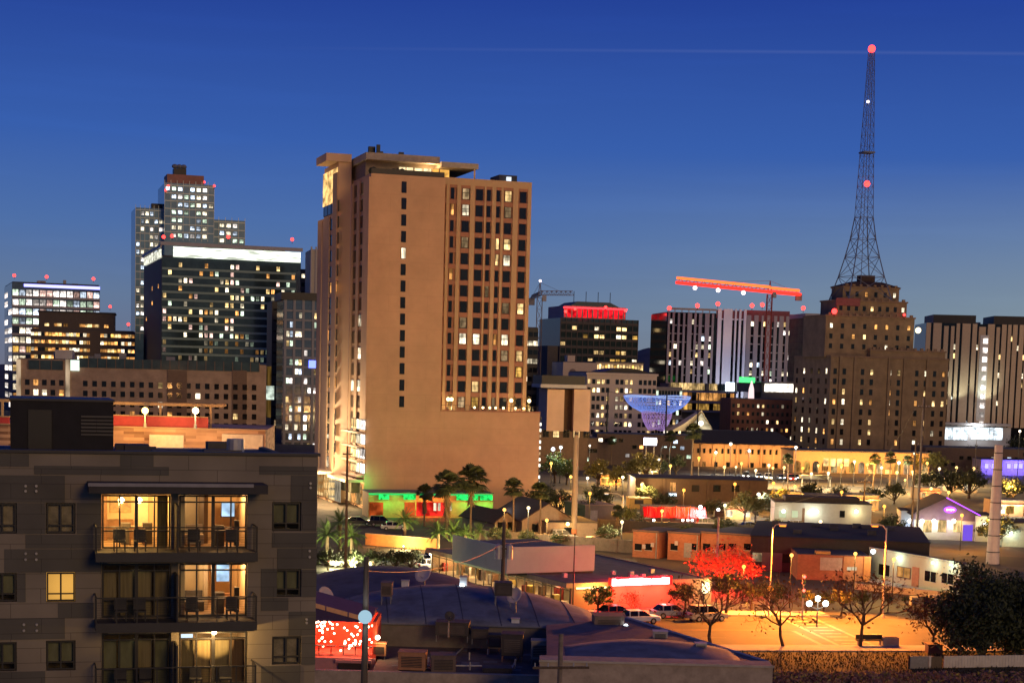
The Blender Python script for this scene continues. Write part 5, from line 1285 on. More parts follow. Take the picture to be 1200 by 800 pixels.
# ================================================================== teal stucco building and orange brick one beside it
TEA = mat('mint_stucco', (.40, .50, .42), rough=.9, var=.06, scale=.5)
t = Block('stucco_building', 'mint stucco building with small dark windows under round wall lights', 'building', 1125, 1142, 661, 212, ang=24, xl=1018)
t.box('wall', 0, t.Wd, 0, t.D, 0, t.H, TEA); t.box('roof', .2, t.Wd-.2, .2, t.D-.2, t.H, t.H+.05, ROOFD); t.box('parapet', -.06, .25, -.06, t.D, t.H+.052, t.H+.25, TEA)
def ts(q0, y0, q1, y1): a = t.side(q0, (y0+y1)/2)[0]; c = t.side(q1, (y0+y1)/2)[0]; return min(a, c), max(a, c), t.side((q0+q1)/2, y1)[1], t.side((q0+q1)/2, y0)[1]
for i, (q0, y0, q1, y1) in enumerate(((1030, 661, 1043, 674), (1052, 664.5, 1067, 676), (1084, 669, 1097.5, 681), (1104, 671.5, 1117.5, 683.5))):
    y_0, y_1, z0, z1 = ts(q0, y0, q1, y1); w_ = MB(); w_.box(-.06, -.01, y_0, y_1, z0, z1)
    o = t.part('window', w_, DARKGLASS if i != 1 else glow('mid_amber', (1, .45, .12), .75, (.6, .6, .6)))
    m_ = MB(); m_.box(-.09, -.0, y_0-.1, y_0, z0-.1, z1+.1); m_.box(-.09, -.0, y_1, y_1+.1, z0-.1, z1+.1); m_.box(-.09, -.0, y_0, y_1, z1, z1+.1); m_.box(-.12, -.0, y_0, y_1, z0-.14, z0); m_.box(-.085, -.061, (y_0+y_1)/2-.04, (y_0+y_1)/2+.04, z0, z1); m_.build('frame', TEA if i != 1 else PAINTW, o)
for q, y_ in ((1055, 652.5), (1096, 658), (1117, 661)):
    y0, z0 = t.side(q, y_); MB().ball((-.35, y0, z0-.1), .16).build('wall_lamp', glow('mint_lamp', (.85, 1, .85), 12), t.root); lamp('wall_light', t.root, (-.95, y0, z0-.15), 42, (.80, 1, .78), radius=.15)
y0, y1, z0, z1 = ts(1069, 664, 1077, 687); t.box('door', -.07, -.01, y0, y1, 0.1, z1, mat('door_tan', (.36, .22, .14)))
t.box('base_path', -2.5, -.1, -1, t.D, 0, .14, KERB)
m_ = MB()
o1 = Block('brick_shop', 'orange and tan brick shop with a wide pale window next to the mint building', 'shop', 935, 1020, 649, 226, ang=-3, depth=10)
o1.box('wall', 0, o1.Wd, 0, 10, 0, o1.H, ORB); o1.box('roof', .2, o1.Wd-.2, .2, 9.8, o1.H, o1.H+.05, ROOFD)
x0, x1, z0, z1 = o1.rect(961, 653, 987, 668); o1.box('window', x0, x1, -.06, -.01, z0, z1, mat('shop_blind', (.36, .33, .27), rough=.6, var=.2, scale=2))
x0, x1, z0, z1 = o1.rect(1012, 649, 1020, 680); o1.box('corner_pier', x0, x1, -.25, -.01, 0, o1.H, mat('orange_stucco', (.55, .30, .10)))
x0, x1, z0, z1 = o1.rect(988, 652, 1011, 680); o1.box('tan_panel', x0, x1, -.10, -.01, 0, o1.H-.1, mat('tan_stucco', (.42, .25, .12)))
for q in (995, 1001): x, z = o1.front(q, 666); o1.box('notice_board', x-.3, x+.3, -.14, -.101, z-.2, z+.25, glow('notice', (1, .8, .5), .7))
o1.box('roof_box', o1.front(957, 646)[0], o1.front(974, 646)[0], .5, 2, o1.H, o1.H+.45, mat('amber_box', (.45, .28, .08)))
x, z = o1.front(1022, 645); MB().ball((x, -.9, z), .30).build('yard_lamp', glow('yard_white', (.9, .93, 1), 14), o1.root); lamp('yard_light', o1.root, (x-1, -2.2, z), 180, (1, .62, .28), radius=.2)
# low walls, sign block and box near the junction
for (px0, px1, yb, yt, mm, lab, nm, cat) in ((1089, 1104, 711, 697, mat('stone_pale', (.48, .36, .24)), 'pale stone sign block standing by the orange lit junction', 'sign_block', 'sign'), (1068, 1077, 709, 699, mat('stone_pale', (.48, .36, .24)), 'small tan utility cabinet between shrubs beyond the junction', 'utility_cabinet', 'cabinet'),
                                             (1035, 1053, 757.5, 746.5, mat('bin_grey', (.42, .40, .33)), 'grey concrete planter box standing at the end of the street bench', 'planter', 'planter')):
    p = G(px0, yb); q = G(px1, yb); h_ = W(px0, yt, p.y).z; th = thing(nm, lab, cat, (p.x, p.y, 0), R(6)); w_ = (q-p).length; MB().box(0, w_, 0, .8, 0, h_).build('body', mm, th, bevel=.04)
    if nm == 'planter': MB().box(.15, w_-.15, .15, .65, h_, h_+.04).build('soil', BARK, th)
    elif nm == 'utility_cabinet': MB().box(.1, w_-.1, -.03, -.01, .15, h_-.15).build('door', GREYM, th)
    else: MB().box(.2, w_-.2, -.03, -.01, h_*.35, h_*.85).build('panel', mat('stone_panel', (.40, .28, .18)), th)
# bench
p = G(1004, 757); bn = thing('bench', 'dark street bench with solid back under the bare tree', 'bench', (p.x, p.y, .14), R(8)); wb = 2.75
MB().box(0, wb, 0, .45, .42, .48).build('seat', BLACK, bn); MB().box(0, wb, .42, .50, .50, 1.0).build('backrest', BLACK, bn)
for x in (.25, wb-.25): MB().box(x-.05, x+.05, .02, .42, 0, .42).build('leg', GREYM, bn)
# ================================================================== houses with coloured lights
def gable(name, label, x0, x1, yb, ye, yp, ang, depth, m, rm, ov=.5):
    g = G(x0, yb); o = Block(name, label, 'house', x0, x1, ye, g.y, ang, depth); zp = o.front((x0+x1)/2, yp)[1]
    o.box('wall', 0, o.Wd, 0, depth, 0, o.H, m); MB().prism_y([(0, o.H), (o.Wd, o.H), (o.Wd/2, zp)], .0, depth).build('gable_wall', m, o.root)
    r_ = MB(); th_ = .16; k = (zp-o.H)/(o.Wd/2)
    for sg in (0, 1):
        xa, xb = (-ov, o.Wd/2) if sg == 0 else (o.Wd/2, o.Wd+ov); za = o.H-ov*k if sg == 0 else zp; zb = zp if sg == 0 else o.H-ov*k
        r_.add([(xa, -ov, za+.02), (xb, -ov, zb+.02), (xb, depth+ov, zb+.02), (xa, depth+ov, za+.02), (xa, -ov, za+th_), (xb, -ov, zb+th_), (xb, depth+ov, zb+th_), (xa, depth+ov, za+th_)],
               [(0, 3, 2, 1), (4, 5, 6, 7), (0, 1, 5, 4), (1, 2, 6, 5), (2, 3, 7, 6), (3, 0, 4, 7)])
    r_.build('roof', rm, o.root); return o
DT = mat('dark_shingle', (.05, .04, .036), rough=.95, var=.3, scale=2); WST = mat('white_stucco', (.46, .44, .38), rough=.9, var=.08)
hs = lowb('house', 'long low pale house washed by white and yellow lamps with hedge tree in front', 908, 1022, 588, 618, -4, 9, WST, DT, cat='house')
hs.box('hip_roof', 2, hs.Wd-2, 1.5, 7.5, hs.H+.14, hs.H+1.0, DT)
for q, pw, c in ((918, 170, (.85, 1, .7)), (949, 330, (.9, 1, .85)), (957, 200, (.8, 1, .8)), (1003, 420, (1, .85, .4))):
    x, z = hs.front(q, 600); lamp('wall_light', hs.root, (x, -1.4, z), pw*.2, c, radius=.2); MB().ball((x, -.5, z+.2), .30).build('wall_lamp', glow('white_lamp', (1, .97, .85), 10), hs.root)
for q0, q1 in ((913, 921), (928, 935), (984, 990)): x0, x1, z0, z1 = hs.rect(q0, 598, q1, 606); hs.box('window', x0, x1, -.06, -.01, z0, z1, glow('pale_green', (.9, 1, .6), .7) if q0 < 980 else DARKGLASS)
x0, x1, z0, z1 = hs.rect(940, 595, 943, 612); hs.box('door', x0, x1, -.06, -.01, 0, z1, WOODF)
gh = gable('gabled_house', 'gabled house front outlined in violet light with an oval violet sign', 1072, 1143, 631, 600, 583, -6, 12, mat('violet_siding', (.16, .10, .13)), DT, .8)
gh.box('lower_wall', 0, gh.Wd, -.12, -.01, 0, gh.H-1.2, WST)
VI = glow('violet_neon', (.38, .08, 1), 3)
r_ = MB(); zp = gh.front(1106, 583)[1]
r_.tube((gh.Wd/2, -1.0, zp+.1), (gh.Wd+.7, -1.0, gh.H-.1), .08); r_.build('violet_light_line', VI, gh.root)
x, z = gh.front(1113.5, 597, -.6); m_ = MB(); m_.ball((0, 0, 0), 1.0, 18, 10, .5); o = m_.build('oval_sign', VI, gh.root); o.location = (x, -.5, z); o.scale = (1.05, .12, 1.15)
m_ = MB()
for k, (a, w_, h_) in enumerate(((-.62, .16, .30), (-.30, .22, .22), (.05, .2, .32), (.40, .24, .20))): m_.box(x+a, x+a+w_, -.72, -.64, z-h_/2, z+h_/2)
m_.build('sign_marks', glow('sign_pale', (1, .75, 1), 5), o).matrix_parent_inverse = Matrix.LocRotScale(o.location, None, o.scale).inverted()
for q, pw, c in ((1066, 180, (.6, .75, 1)), (1080, 190, (1, .95, .4)), (1094, 420, (1, .97, .85)), (1117, 300, (1, .93, .80)), (1127, 110, (1, .35, .12)), (1110, 60, (.4, .1, 1))):
    x, z = gh.front(q, 612); lamp('wall_light', gh.root, (x, -1.3, z), pw*.34, c, radius=.2)
    if pw > 150: MB().ball((x, -.5, z+.3), .36).build('wall_lamp', glow('white_lamp', (1, .97, .85), 10), gh.root)
for q in (1087, 1104, 1122): x, z = gh.front(q, 616); gh.box('window', x-.7, x+.7, -.18, -.121, z-1.0, z+1.0, LIT[1])
x, z = gh.front(1134, 622); gh.box('violet_door', x-.8, x+.8, -.18, -.121, 0, z+1.1, glow('violet_dim', (.25, .12, 1), .8))
pr_ = lowb('house', 'blue white lit porch wing joined to the violet gabled house', 1056, 1071, 598, 628, -6, 6, WST, DT, cat='house')
lamp('wall_light', pr_.root, (1.4, -1.4, 2.6), 60, (.6, .78, 1), radius=.2); pr_.box('window', .5, 1.6, -.07, -.01, .8, 2.4, LITCOOL[0])
a1 = lowb('annexe', 'low annexe wall lit by one warm lamp beside the tapered white pole', 1144, 1164, 604, 634, -6, 8, WST, DT)
x, z = a1.front(1154, 614); lamp('wall_light', a1.root, (x, -1.3, z), 110, (1, .80, .36), radius=.2); MB().ball((x, -.5, z), .40).build('wall_lamp', glow('white_lamp', (1, .97, .85), 10), a1.root)
a1.box('window', .4, 1.3, -.07, -.01, 1, 2.4, LIT[3])
a2 = lowb('annexe', 'pale green low wall and roof at the edge behind the tapered pole', 1176, 1216, 612, 640, -6, 8, mat('green_stucco', (.36, .46, .38)), DT)
x, z = a2.front(1184, 624); lamp('wall_light', a2.root, (x, -1.3, z), 90, (1, .9, .7), radius=.2); MB().ball((x, -.4, z), .3).build('wall_lamp', glow('white_lamp', (1, .97, .85), 10), a2.root); a2.box('window', 4, 5.4, -.06, -.01, 1.2, 2.6, DARKGLASS)
# dark roofed houses in front of the podium
for (lab, x0, x1, yb, ye, yp, ang, dp) in (('brown gabled house with dark shingles beside the slim palms', 580, 606, 628, 611, 600, 24, 14), ('wide dark roofed house behind the slim palms and chain fence', 612, 672, 630, 609, 590, 16, 16)):
    o = gable('house', lab, x0, x1, yb, ye, yp, ang, dp, mat('house_wall', (.24, .17, .12)), mat('red_brown_shingle', (.06, .032, .026), rough=.95, var=.3, scale=2))
    for q in (.25, .7): o.box('window', o.Wd*q-.5, o.Wd*q+.5, -.06, -.01, 1.0, 2.3, DARKGLASS)
    o.box('door', o.Wd*.45, o.Wd*.45+.9, -.05, -.01, 0, 2.1, WOODF)
o = lowb('house', 'low dark hip roofed house lit by a yellow porch bulb', 640, 700, 612, 632, 12, 12, mat('house_wall', (.24, .17, .12)), DT, cat='house')
x, z = o.front(664.5, 606); MB().ball((x, -.6, z-1.0), .28).build('porch_lamp', glow('porch_yellow', (1, .8, .28), 10), o.root); lamp('porch_light', o.root, (x, -1.2, z-1.1), 60, (1, .72, .25), radius=.2); o.box('window', 3, 4.4, -.06, -.01, .9, 2.0, DARKGLASS)
o = lowb('shed', 'grey corrugated shed roof behind the curved street light', 686, 722, 592, 612, 20, 10, mat('shed_wall', (.10, .09, .08)), mat('shed_roof', (.20, .16, .12)))
o.box('door', 1, 2.4, -.06, -.01, 0, 2.2, GREYM)
o = lowb('kiosk', 'small ochre kiosk with flat roof left of the red canopy', 738, 764, 584, 596, 4, 5, mat('ochre', (.42, .27, .08)), mat('ochre_roof', (.30, .20, .07)))
lamp('kiosk_light', o.root, (2, -2, 3), 60, (1, .7, .3), radius=.2); o.box('hatch', 1, 2.8, -.05, -.01, 1, 1.9, BLACK)
# red lit canopy bar
rb = lowb('bar', 'low bar with a broad glowing red canopy and small bright lamps beneath', 757, 822, 596, 612, 2, 10, mat('bar_wall', (.20, .10, .08)))
x0, x1, z0, z1 = rb.rect(753, 594, 826, 608)
m_ = MB(); n = 26
for k in range(n):
    a = x0+(x1-x0)*k/n; c = x0+(x1-x0)*(k+1)/n; dz = .25*math.sin(k*1.1)
    m_.add([(a, -2.6, z0+.5+dz*.6), (c, -2.6, z0+.5-dz*.4), (c, -.1, z1+dz), (a, -.1, z1-dz*.5), (a, -2.6, z0+.40+dz*.6), (c, -2.6, z0+.40-dz*.4), (c, -.1, z1-.1+dz), (a, -.1, z1-.1-dz*.5)], [(0, 1, 2, 3), (7, 6, 5, 4), (0, 4, 5, 1), (2, 6, 7, 3)])
m_.build('canopy', mat('red_canvas', (.62, .02, .02), rough=.8, var=.15), rb.root)
for q in (.1, .3, .5, .7, .9): lamp('canopy_light', rb.root, (x0+(x1-x0)*q, -3.4, z1+1.4), 150, (1, .03, .04), radius=.4)
for q in (766, 800, 806, 811, 818): x, z = rb.front(q, 609, -2); MB().ball((x, -2.2, z), .22).build('canopy_lamp', glow('white_lamp', (1, .97, .85), 10), rb.root)
for q in (745, 760, 780, 795): x, z = rb.front(q, 607); rb.box('window', x-.8, x+.8, -.06, -.01, .7, 1.9, LITDIM)
# long dark hedge-topped wall building between boulevard and bar
dw = lowb('long_building', 'long dark brick warehouse with one amber window below the boulevard lamps', 745, 900, 560, 590, 3, 14, mat('dark_brick', (.07, .045, .035)), mat('black_roof', (.03, .03, .032)))
x, z = dw.front(788.5, 570); dw.box('window', x-.6, x+.6, -.06, -.01, z-.9, z+.9, LIT[0])
for q in (760, 815, 840, 862): x, z = dw.front(q, 572); dw.box('window', x-.8, x+.8, -.05, -.01, z-.7, z+.7, DARKGLASS)
for q in (778, 830, 880): dw.box('wall_pier', dw.front(q, 572)[0]-.3, dw.front(q, 572)[0]+.3, -.2, -.01, 0, dw.H, mat('dark_brick', (.07, .045, .035)))
for q in (786, 790): x, z = dw.front(q, 579.5, -.3); dw.box('cool_wall_light', x-.45, x+.45, -.5, -.2, z-.25, z+.25, glow('cool_lamp', (.65, .85, 1), 5))
# ================================================================== civic buildings under the skyline
po = Block('civic_building', 'tan columned civic building with a dark hipped roof beside the white tent', 'building', 808, 935, 519, 520, ang=4, depth=24)
TNW = mat('tan_stucco_lit', (.40, .26, .15), rough=.9, var=.12)
po.box('wall', 0, po.Wd, 0, 24, 0, po.H, TNW)
zr_ = po.front(860, 505, 5)[1]; m_ = MB(); Wd = po.Wd
m_.add([(-1, -1, po.H+.01), (Wd+1, -1, po.H+.01), (Wd+1, 25, po.H+.01), (-1, 25, po.H+.01), (5, 8, zr_), (Wd-5, 8, zr_), (Wd-5, 16, zr_), (5, 16, zr_)], [(0, 1, 5, 4), (1, 2, 6, 5), (2, 3, 7, 6), (3, 0, 4, 7), (4, 5, 6, 7), (3, 2, 1, 0)]); m_.build('roof', mat('black_roof', (.03, .03, .032)), po.root)
for i in range(18):
    x = (i+.5)*Wd/18; po.win('f', x, po.H-2.2, .7, 1.5, DARKGLASS if rg.random() < .8 else LIT[0], 0, 1, False)
    if i % 2 == 0: po.win('f', x, po.H-7.2, 1.1, 3.4, LIT[0] if rg.random() < .35 else DARKGLASS, 0, 1, False)
po.flush()
m_ = MB()
for i in range(10): x = Wd*(i+.0)/9; m_.box(x-.3, x+.3, -.35, -.01, 0, po.H-.3)
po.part('pilasters', m_, TNW)
for q, pw in ((838, 900), (855, 700), (880, 900), (905, 900), (925, 700)): x, z = po.front(q, 535); lamp('facade_light', po.root, (x, -4, 3.5), pw*.8, (1, .50, .15), radius=.4)
drk = Block('dark_brick_block', 'dark red brick block with a few small lit windows behind the civic building', 'building', 857, 932, 467, 590, ang=4, depth=20)
drk.box('wall', 0, drk.Wd, 0, 20, 0, drk.H, brickmat('maroon_brick', (.15, .055, .04), (.12, .045, .035), (.10, .06, .05), 1.0)); drk.box('roof', .2, drk.Wd-.2, .2, 19, drk.H, drk.H+.2, ROOFD)
for j in range(5):
    for i in range(13): l = rg.random() < .34; drk.win('f', (i+.5)*drk.Wd/13, drk.H-2.3-j*2.7, .9, 1.3, rg.choice(lits(0, 1, 2)) if l else DARKGLASS, 0, 1, l)
drk.flush()
# glass pavilion with terraces
pv = Block('glass_pavilion', 'wide glass pavilion with glowing yellow terraces under the striped tower', 'pavilion', 784, 862, 449, 640, ang=4, depth=22)
PVT = pv.H; pv.box('wall', 0, pv.Wd, .5, 22, 0, PVT, mat('pavilion_wall', (.22, .19, .15)))
for k, (y0, y1, nm_) in enumerate(((449, 457, 1), (460, 469, 0), (473, 480, 3))):
    x0, x1, z0, z1 = pv.rect(786, y0, 861, y1); n = 15
    for i in range(n):
        a = x0+(x1-x0)*i/n; l = rg.random() < .8; pv.box('window', a+.1, a+(x1-x0)/n-.1, .2, .48, z0, z1, (LIT[1], LIT[0], LIT[3])[k] if l else DARKGLASS)
    pv.box('terrace_slab', -1, pv.Wd+.5, -2.4, .45, z0-.9, z0-.3, W_STONE)
x0, x1, z0, z1 = pv.rect(866, 442, 884, 448); pv.box('green_sign', x0, x1, -1, -.4, z0, z1, glow('green_sign', (.06, 1, .15), 2.6)); pv.box('sign_deck', x0-1, x1+3, -1, 8, z0-3.5, z0-.05, mat('pavilion_wall', (.22, .19, .15)))
x, z = pv.front(855, 453); pv.box('cool_sign', x-1.6, x+1.6, -1, -.5, z-1.6, z+1.6, glow('cool_lamp', (.65, .85, 1), 5))
pl_ = Block('lit_hall', 'low hall with one long brilliant white band of windows below the striped tower', 'building', 893, 932, 448, 640, ang=4, depth=14)
pl_.box('wall', 0, pl_.Wd, .3, 14, 0, pl_.H, mat('pavilion_wall', (.22, .19, .15))); x0, x1, z0, z1 = pl_.rect(896, 449.5, 930, 459)
for i in range(6): pl_.box('window', x0+(x1-x0)*i/6+.06, x0+(x1-x0)*(i+1)/6-.06, .1, .28, z0, z1, glow('hall_white', (1, .92, .80), 4, (.4, .4, .4)))
pl_.box('roof', -.8, pl_.Wd+.8, -1.5, 14, pl_.H, pl_.H+.4, W_STONE)
x, z = pl_.front(880, 462); st = thing('statue', 'slim pale monument pillar glowing pink white before the dark brick block', 'monument', tuple(W(880, 470, 600)[:2])+(0,), 0)
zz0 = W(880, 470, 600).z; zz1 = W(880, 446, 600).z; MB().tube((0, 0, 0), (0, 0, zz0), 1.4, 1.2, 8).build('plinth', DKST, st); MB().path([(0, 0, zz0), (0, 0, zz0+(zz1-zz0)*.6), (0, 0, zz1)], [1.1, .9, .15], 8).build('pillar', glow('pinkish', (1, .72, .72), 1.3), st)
# white tent
p0 = W(785, 506, 575); tn = thing('tent', 'pointed white tent glowing warm from within beside the civic building', 'tent', (p0.x, 575, 0), R(4)); wt = W(838, 500, 575).x-p0.x; zb_ = W(800, 506, 575).z; zt_ = W(824, 481, 575).z
m_ = MB(); xm = wt*.72
m_.add([(0, 0, zb_), (wt, 0, zb_), (wt*1.05, 10, zb_), (0, 10, zb_), (xm, 2, zt_), (xm, 8, zt_), (wt*.35, 1, zb_+(zt_-zb_)*.42)], [(0, 6, 3), (6, 4, 5, 3), (1, 2, 5, 4), (2, 3, 5)])
m_.build('canopy', mat('tent_fabric', (.70, .58, .42), rough=.9, var=.06), tn)
MB().add([(wt*.38, .1, zb_+.2), (wt*.98, .1, zb_+.2), (xm, 1.9, zt_-.8)], [(0, 1, 2)]).build('lit_opening', glow('tent_glow', (1, .82, .50), .8, (.35, .35, .35)), tn)
MB().ball((xm-.5, -.3, zb_+(zt_-zb_)*.42), .8).build('tent_lamp', glow('tent_lamp', (1, .95, .75), 6), tn)
for x in (.3, wt*.98): MB().tube((x, .5, 0), (x, .5, zb_), .2).build('tent_pole', GREYM, tn)
lamp('tent_light', tn, (xm-3, -4, zb_+3), 2500, (1, .8, .5), radius=.6)
# blue lit net sculpture: a generic funnel of netting on masts
c_ = W(770, 480, 545); nt_ = thing('net_canopy', 'blue and violet lit net funnel hung between tall masts', 'net canopy', (c_.x, 545, 0), 0)
def netgrid(m_, prof, n, th):
    pts = [[Vector((r_*math.cos(6.283*i/n)*(1+.05*math.sin(3*6.283*i/n)), r_*math.sin(6.283*i/n), z+.35*math.sin(2*6.283*i/n))) for i in range(n)] for r_, z in prof]
    for j in range(len(pts)):
        for i in range(n):
            m_.tube(pts[j][i], pts[j][(i+1) % n], th, n=3, caps=False)
            if j+1 < len(pts): m_.tube(pts[j][i], pts[j+1][(i+1) % n], th, n=3, caps=False); m_.tube(pts[j][i], pts[j+1][i], th, n=3, caps=False)
zz = lambda y: W(770, y, 545).z
m_ = MB(); netgrid(m_, [(10.6, zz(464)), (10.3, zz(467)), (9.8, zz(470)), (9.0, zz(473.5)), (7.8, zz(477)), (6.2, zz(480)), (4.9, zz(482.5))], 44, .06); m_.build('upper_net', glow('net_blue', (.22, .34, 1), .8), nt_)
m_ = MB(); netgrid(m_, [(4.8, zz(483)), (4.6, zz(488)), (4.2, zz(493)), (3.5, zz(498)), (2.6, zz(503))], 26, .055); m_.build('lower_net', glow('net_violet', (.60, .34, .9), .6), nt_)
MB().path([(10.4*math.cos(6.283*i/44), 10.4*math.sin(6.283*i/44), zz(465)+.35*math.sin(2*6.283*i/44)) for i in range(45)], [.16]*45, 5).build('rim_ring', glow('net_rim', (.45, .6, 1), .9), nt_)
for a in (.6, 2.7, 4.8):
    q = (17*math.cos(a), 17*math.sin(a)); MB().tube((q[0], q[1], 0), (q[0], q[1], zz(460)), .35, .2, 8).build('mast', BLACK, nt_); MB().tube((q[0], q[1], zz(460)), (10.2*math.cos(a), 10.2*math.sin(a), zz(465)), .05, n=4).build('cable', BLACK, nt_)
# arcade at the foot of the stepped hotel
ar = Block('arcade', 'long orange lit arcade with arched openings at the foot of the stepped hotel', 'building', 930, 1090, 528, 500, ang=6, depth=14)
ar.box('wall', 0, ar.Wd, 0, 14, 0, ar.H, TNW); ar.box('roof', -.3, ar.Wd+.3, -.5, 14, ar.H, ar.H+.35, ROOFD)
x0, x1, z0, z1 = ar.rect(964, 537, 996, 546)
for i in range(4): ar.box('window', x0+(x1-x0)*i/4+.25, x0+(x1-x0)*(i+1)/4-.25, -.08, -.01, z0, z1, glow('arcade_yellow', (1, .62, .22), 2.4, (.4, .4, .4)))
for i in range(15):
    x = (i+.5)*ar.Wd/15; hh = 3.4; pts = [(x-.95, .1), (x+.95, .1), (x+.95, hh-.9)]+[(x+.95*math.cos(a), hh-.9+.95*math.sin(a)) for a in (.6, 1.2, 1.57, 1.94, 2.54)]+[(x-.95, hh-.9)]
    MB().prism_y(pts, -.07, -.01).build('arch', (LIT[0], LIT[3], LITDIM, LIT[0], LIT[1])[i % 5], ar.root)
for i in range(7): x = ar.Wd*(i+.5)/7; lamp('arcade_light', ar.root, (x, -4.5, 4.2), 1000, (1, .42, .08), radius=.3)
aw = thing('bus_shelter', 'black flat canopy standing in front of the orange arcade', 'shelter', tuple(G(955, 570)[:2])+(0,), R(3)); hs_ = hgt(955, 570, 557); MB().box(-3.6, 4.2, 0, 3, hs_-.9, hs_).build('roof', BLACK, aw)
for x in (-3.3, 3.9): MB().box(x-.12, x+.12, .1, .3, 0, hs_-.9).build('post', GREYM, aw)
# violet bar at the right edge
vb = lowb('bar', 'small venue washed in deep blue light beyond the tapered pole', 1150, 1216, 538, 556, 0, 10, mat('venue_wall', (.30, .26, .34)))
for q in (1156, 1164, 1182, 1190, 1196): x, z = vb.front(q, 545); lamp('wall_light', vb.root, (x, -1.6, z), 420, (.10, .08, 1), radius=.3); vb.box('blue_lamp', x-.5, x+.5, -.5, -.1, z-.9, z+.5, glow('blue_neon', (.16, .14, 1), 5))
x, z = vb.front(1170, 546); vb.box('window', x-1, x+1, -.07, -.01, z-1.2, z+.6, LITCOOL[0])
# green-lit restaurant below the podium
gr = lowb('restaurant', 'low restaurant edged with bright green neon and a red glowing wall', 432, 578, 577, 606, 14, 7, mat('ochre_wall', (.42, .28, .10)), ROOFD)
GN = glow('green_neon', (.03, 1, .16), 1.5, (1.5, 1.5, 1.5))
for q0, q1 in ((444, 456), (473, 487), (535, 560), (563, 577)):
    x0, x1, z0, z1 = gr.rect(q0, 577, q1, 585, -.6); gr.box('green_sign', x0, x1, -.8, -.5, gr.H-1.15, gr.H-.25, GN)
x0, x1, _, _ = gr.rect(432, 577, 577, 585, -.4); gr.box('green_eaves', x0, x1, -.45, -.3, gr.H-.35, gr.H-.05, glow('green_dim', (.04, .8, .18), .9))
for q0, q1, mm in ((433, 449, glow('red_wall', (1, .16, .03), .7, (.5, .5, .5))), (474, 486, glow('red_wall', (1, .16, .03), .7)), (488, 522, glow('red_bright', (1, .03, .02), 1.5, (.5, .5, .5)))):
    x0, x1, z0, z1 = gr.rect(q0, 588, q1, 604); gr.box('glowing_opening', x0, x1, -.1, -.01, z0, z1, mm)
for q0, q1 in ((508, 511), (513, 516), (525, 529)): x0, x1, z0, z1 = gr.rect(q0, 589, q1, 598); gr.box('window', x0, x1, -.2, -.11, z0, z1, LIT[2])
for q in (450, 480, 545, 570): x, _ = gr.front(q, 580); lamp('neon_light', gr.root, (x, -1.6, gr.H-.6), 300, (.06, 1, .2), radius=.4)
lamp('red_light', gr.root, (gr.front(505, 600)[0], -2.5, 2.4), 520, (1, .05, .02), radius=.4)
ow = thing('garden_wall', 'long orange lit boundary wall behind the short palms', 'wall', tuple(G(428, 638)[:2])+(0,), math.atan2(G(514, 645).y-G(428, 638).y, G(514, 645).x-G(428, 638).x)); lw = (G(514, 645)-G(428, 638)).length
MB().box(0, lw, 0, .3, 0, hgt(470, 640, 627)).build('wall', mat('orange_wall', (.50, .20, .07), rough=.9), ow); MB().box(-.05, lw+.05, -.06, .36, hgt(470, 640, 627), hgt(470, 640, 627)+.12).build('coping', TANW, ow)
for q in (.2, .55, .9): lamp('wall_light', ow, (lw*q, -2.2, 1.2), 150, (1, .42, .10), radius=.3)
# roof deck of the garage behind the apartment building
gp = Block('parking_garage', 'garage with herringbone stone upper wall and a maroon band with posts', 'garage', -40, 311, 496.5, 190, ang=5, depth=20)
HB = brickmat('herringbone_stone', (.55, .34, .22), (.17, .085, .05), (.40, .25, .16), 1.0, row=.34, bw=2.3)
gp.box('wall', 0, gp.Wd, 0, 20, 0, gp.H, HB); gp.box('wall_coping', -.1, gp.Wd+.1, -.1, .5, gp.H+.002, gp.H+.14, TANW)
MR = mat('maroon_band', (.34, .035, .04), rough=.6)
for q0, q1, q2 in ((-40, 11, 0), (133, 244, 1)):
    x0, x1 = gp.front(q0, 490, 1.2)[0], gp.front(q1, 490, 1.2)[0]; z0, z1 = gp.front((q0+q1)/2, 496, 1.2)[1], gp.front((q0+q1)/2, 488, 1.2)[1]
    gp.box('maroon_panel', x0, x1, 1.2, 1.4, gp.H+.02, z1, MR); gp.box('handrail', x0, x1, 1.1, 1.5, z1+.002, z1+.12, TANW)
x0, x1 = gp.front(-40, 474, 3)[0], gp.front(262, 474, 3)[0]; zb_ = gp.front(200, 474, 3)[1]; gp.box('pergola_beam', x0, x1, 2.8, 3.1, zb_-.14, zb_+.14, TANW); gp.box('pergola_beam', x0, x1, 6.8, 7.1, zb_-.14, zb_+.14, TANW)
for q in (3, 188, 247): x, _ = gp.front(q, 480, 3); gp.box('pergola_post', x-.13, x+.13, 2.85, 3.05, gp.H-.1, zb_-.142, TANW)
for q0, q1, y0, y1 in ((175, 215, 509.5, 520), (260, 308, 509, 528)): x0, x1, z0, z1 = gp.rect(q0, y0, q1, y1, -.6); gp.box('white_panel', x0, x1, -.6, -.01, z0-1, z1, mat('garage_white', (.55, .48, .40)))
for i, (q, c, pw) in enumerate(((170, (1, .55, .12), 700), (229, (1, .66, .30), 420), (60, (1, .6, .2), 500))):
    p = W(q, 496, gp.A.y+4+i*.3); street_lamp(('amber ball lamp on the garage roof with the strongest glare', 'paler ball lamp on the garage roof near the end of the maroon band', 'ball lamp on the garage roof hidden behind the black stair box')[i], q, 496, 481, c, (('amber', 'paleamber', 'amber')[i], 18), pw, 'globe', .36, group='garage roof lamps', Y=p.y-4.5, z0=gp.H+.15, name='roof_lamp', cat='lamp')
for q in (150, 205, 250): x, z = gp.front(q, 500); lamp('wall_wash', gp.root, (x, -3.2, gp.H-1.0), 34, (1, .55, .24), radius=.4)
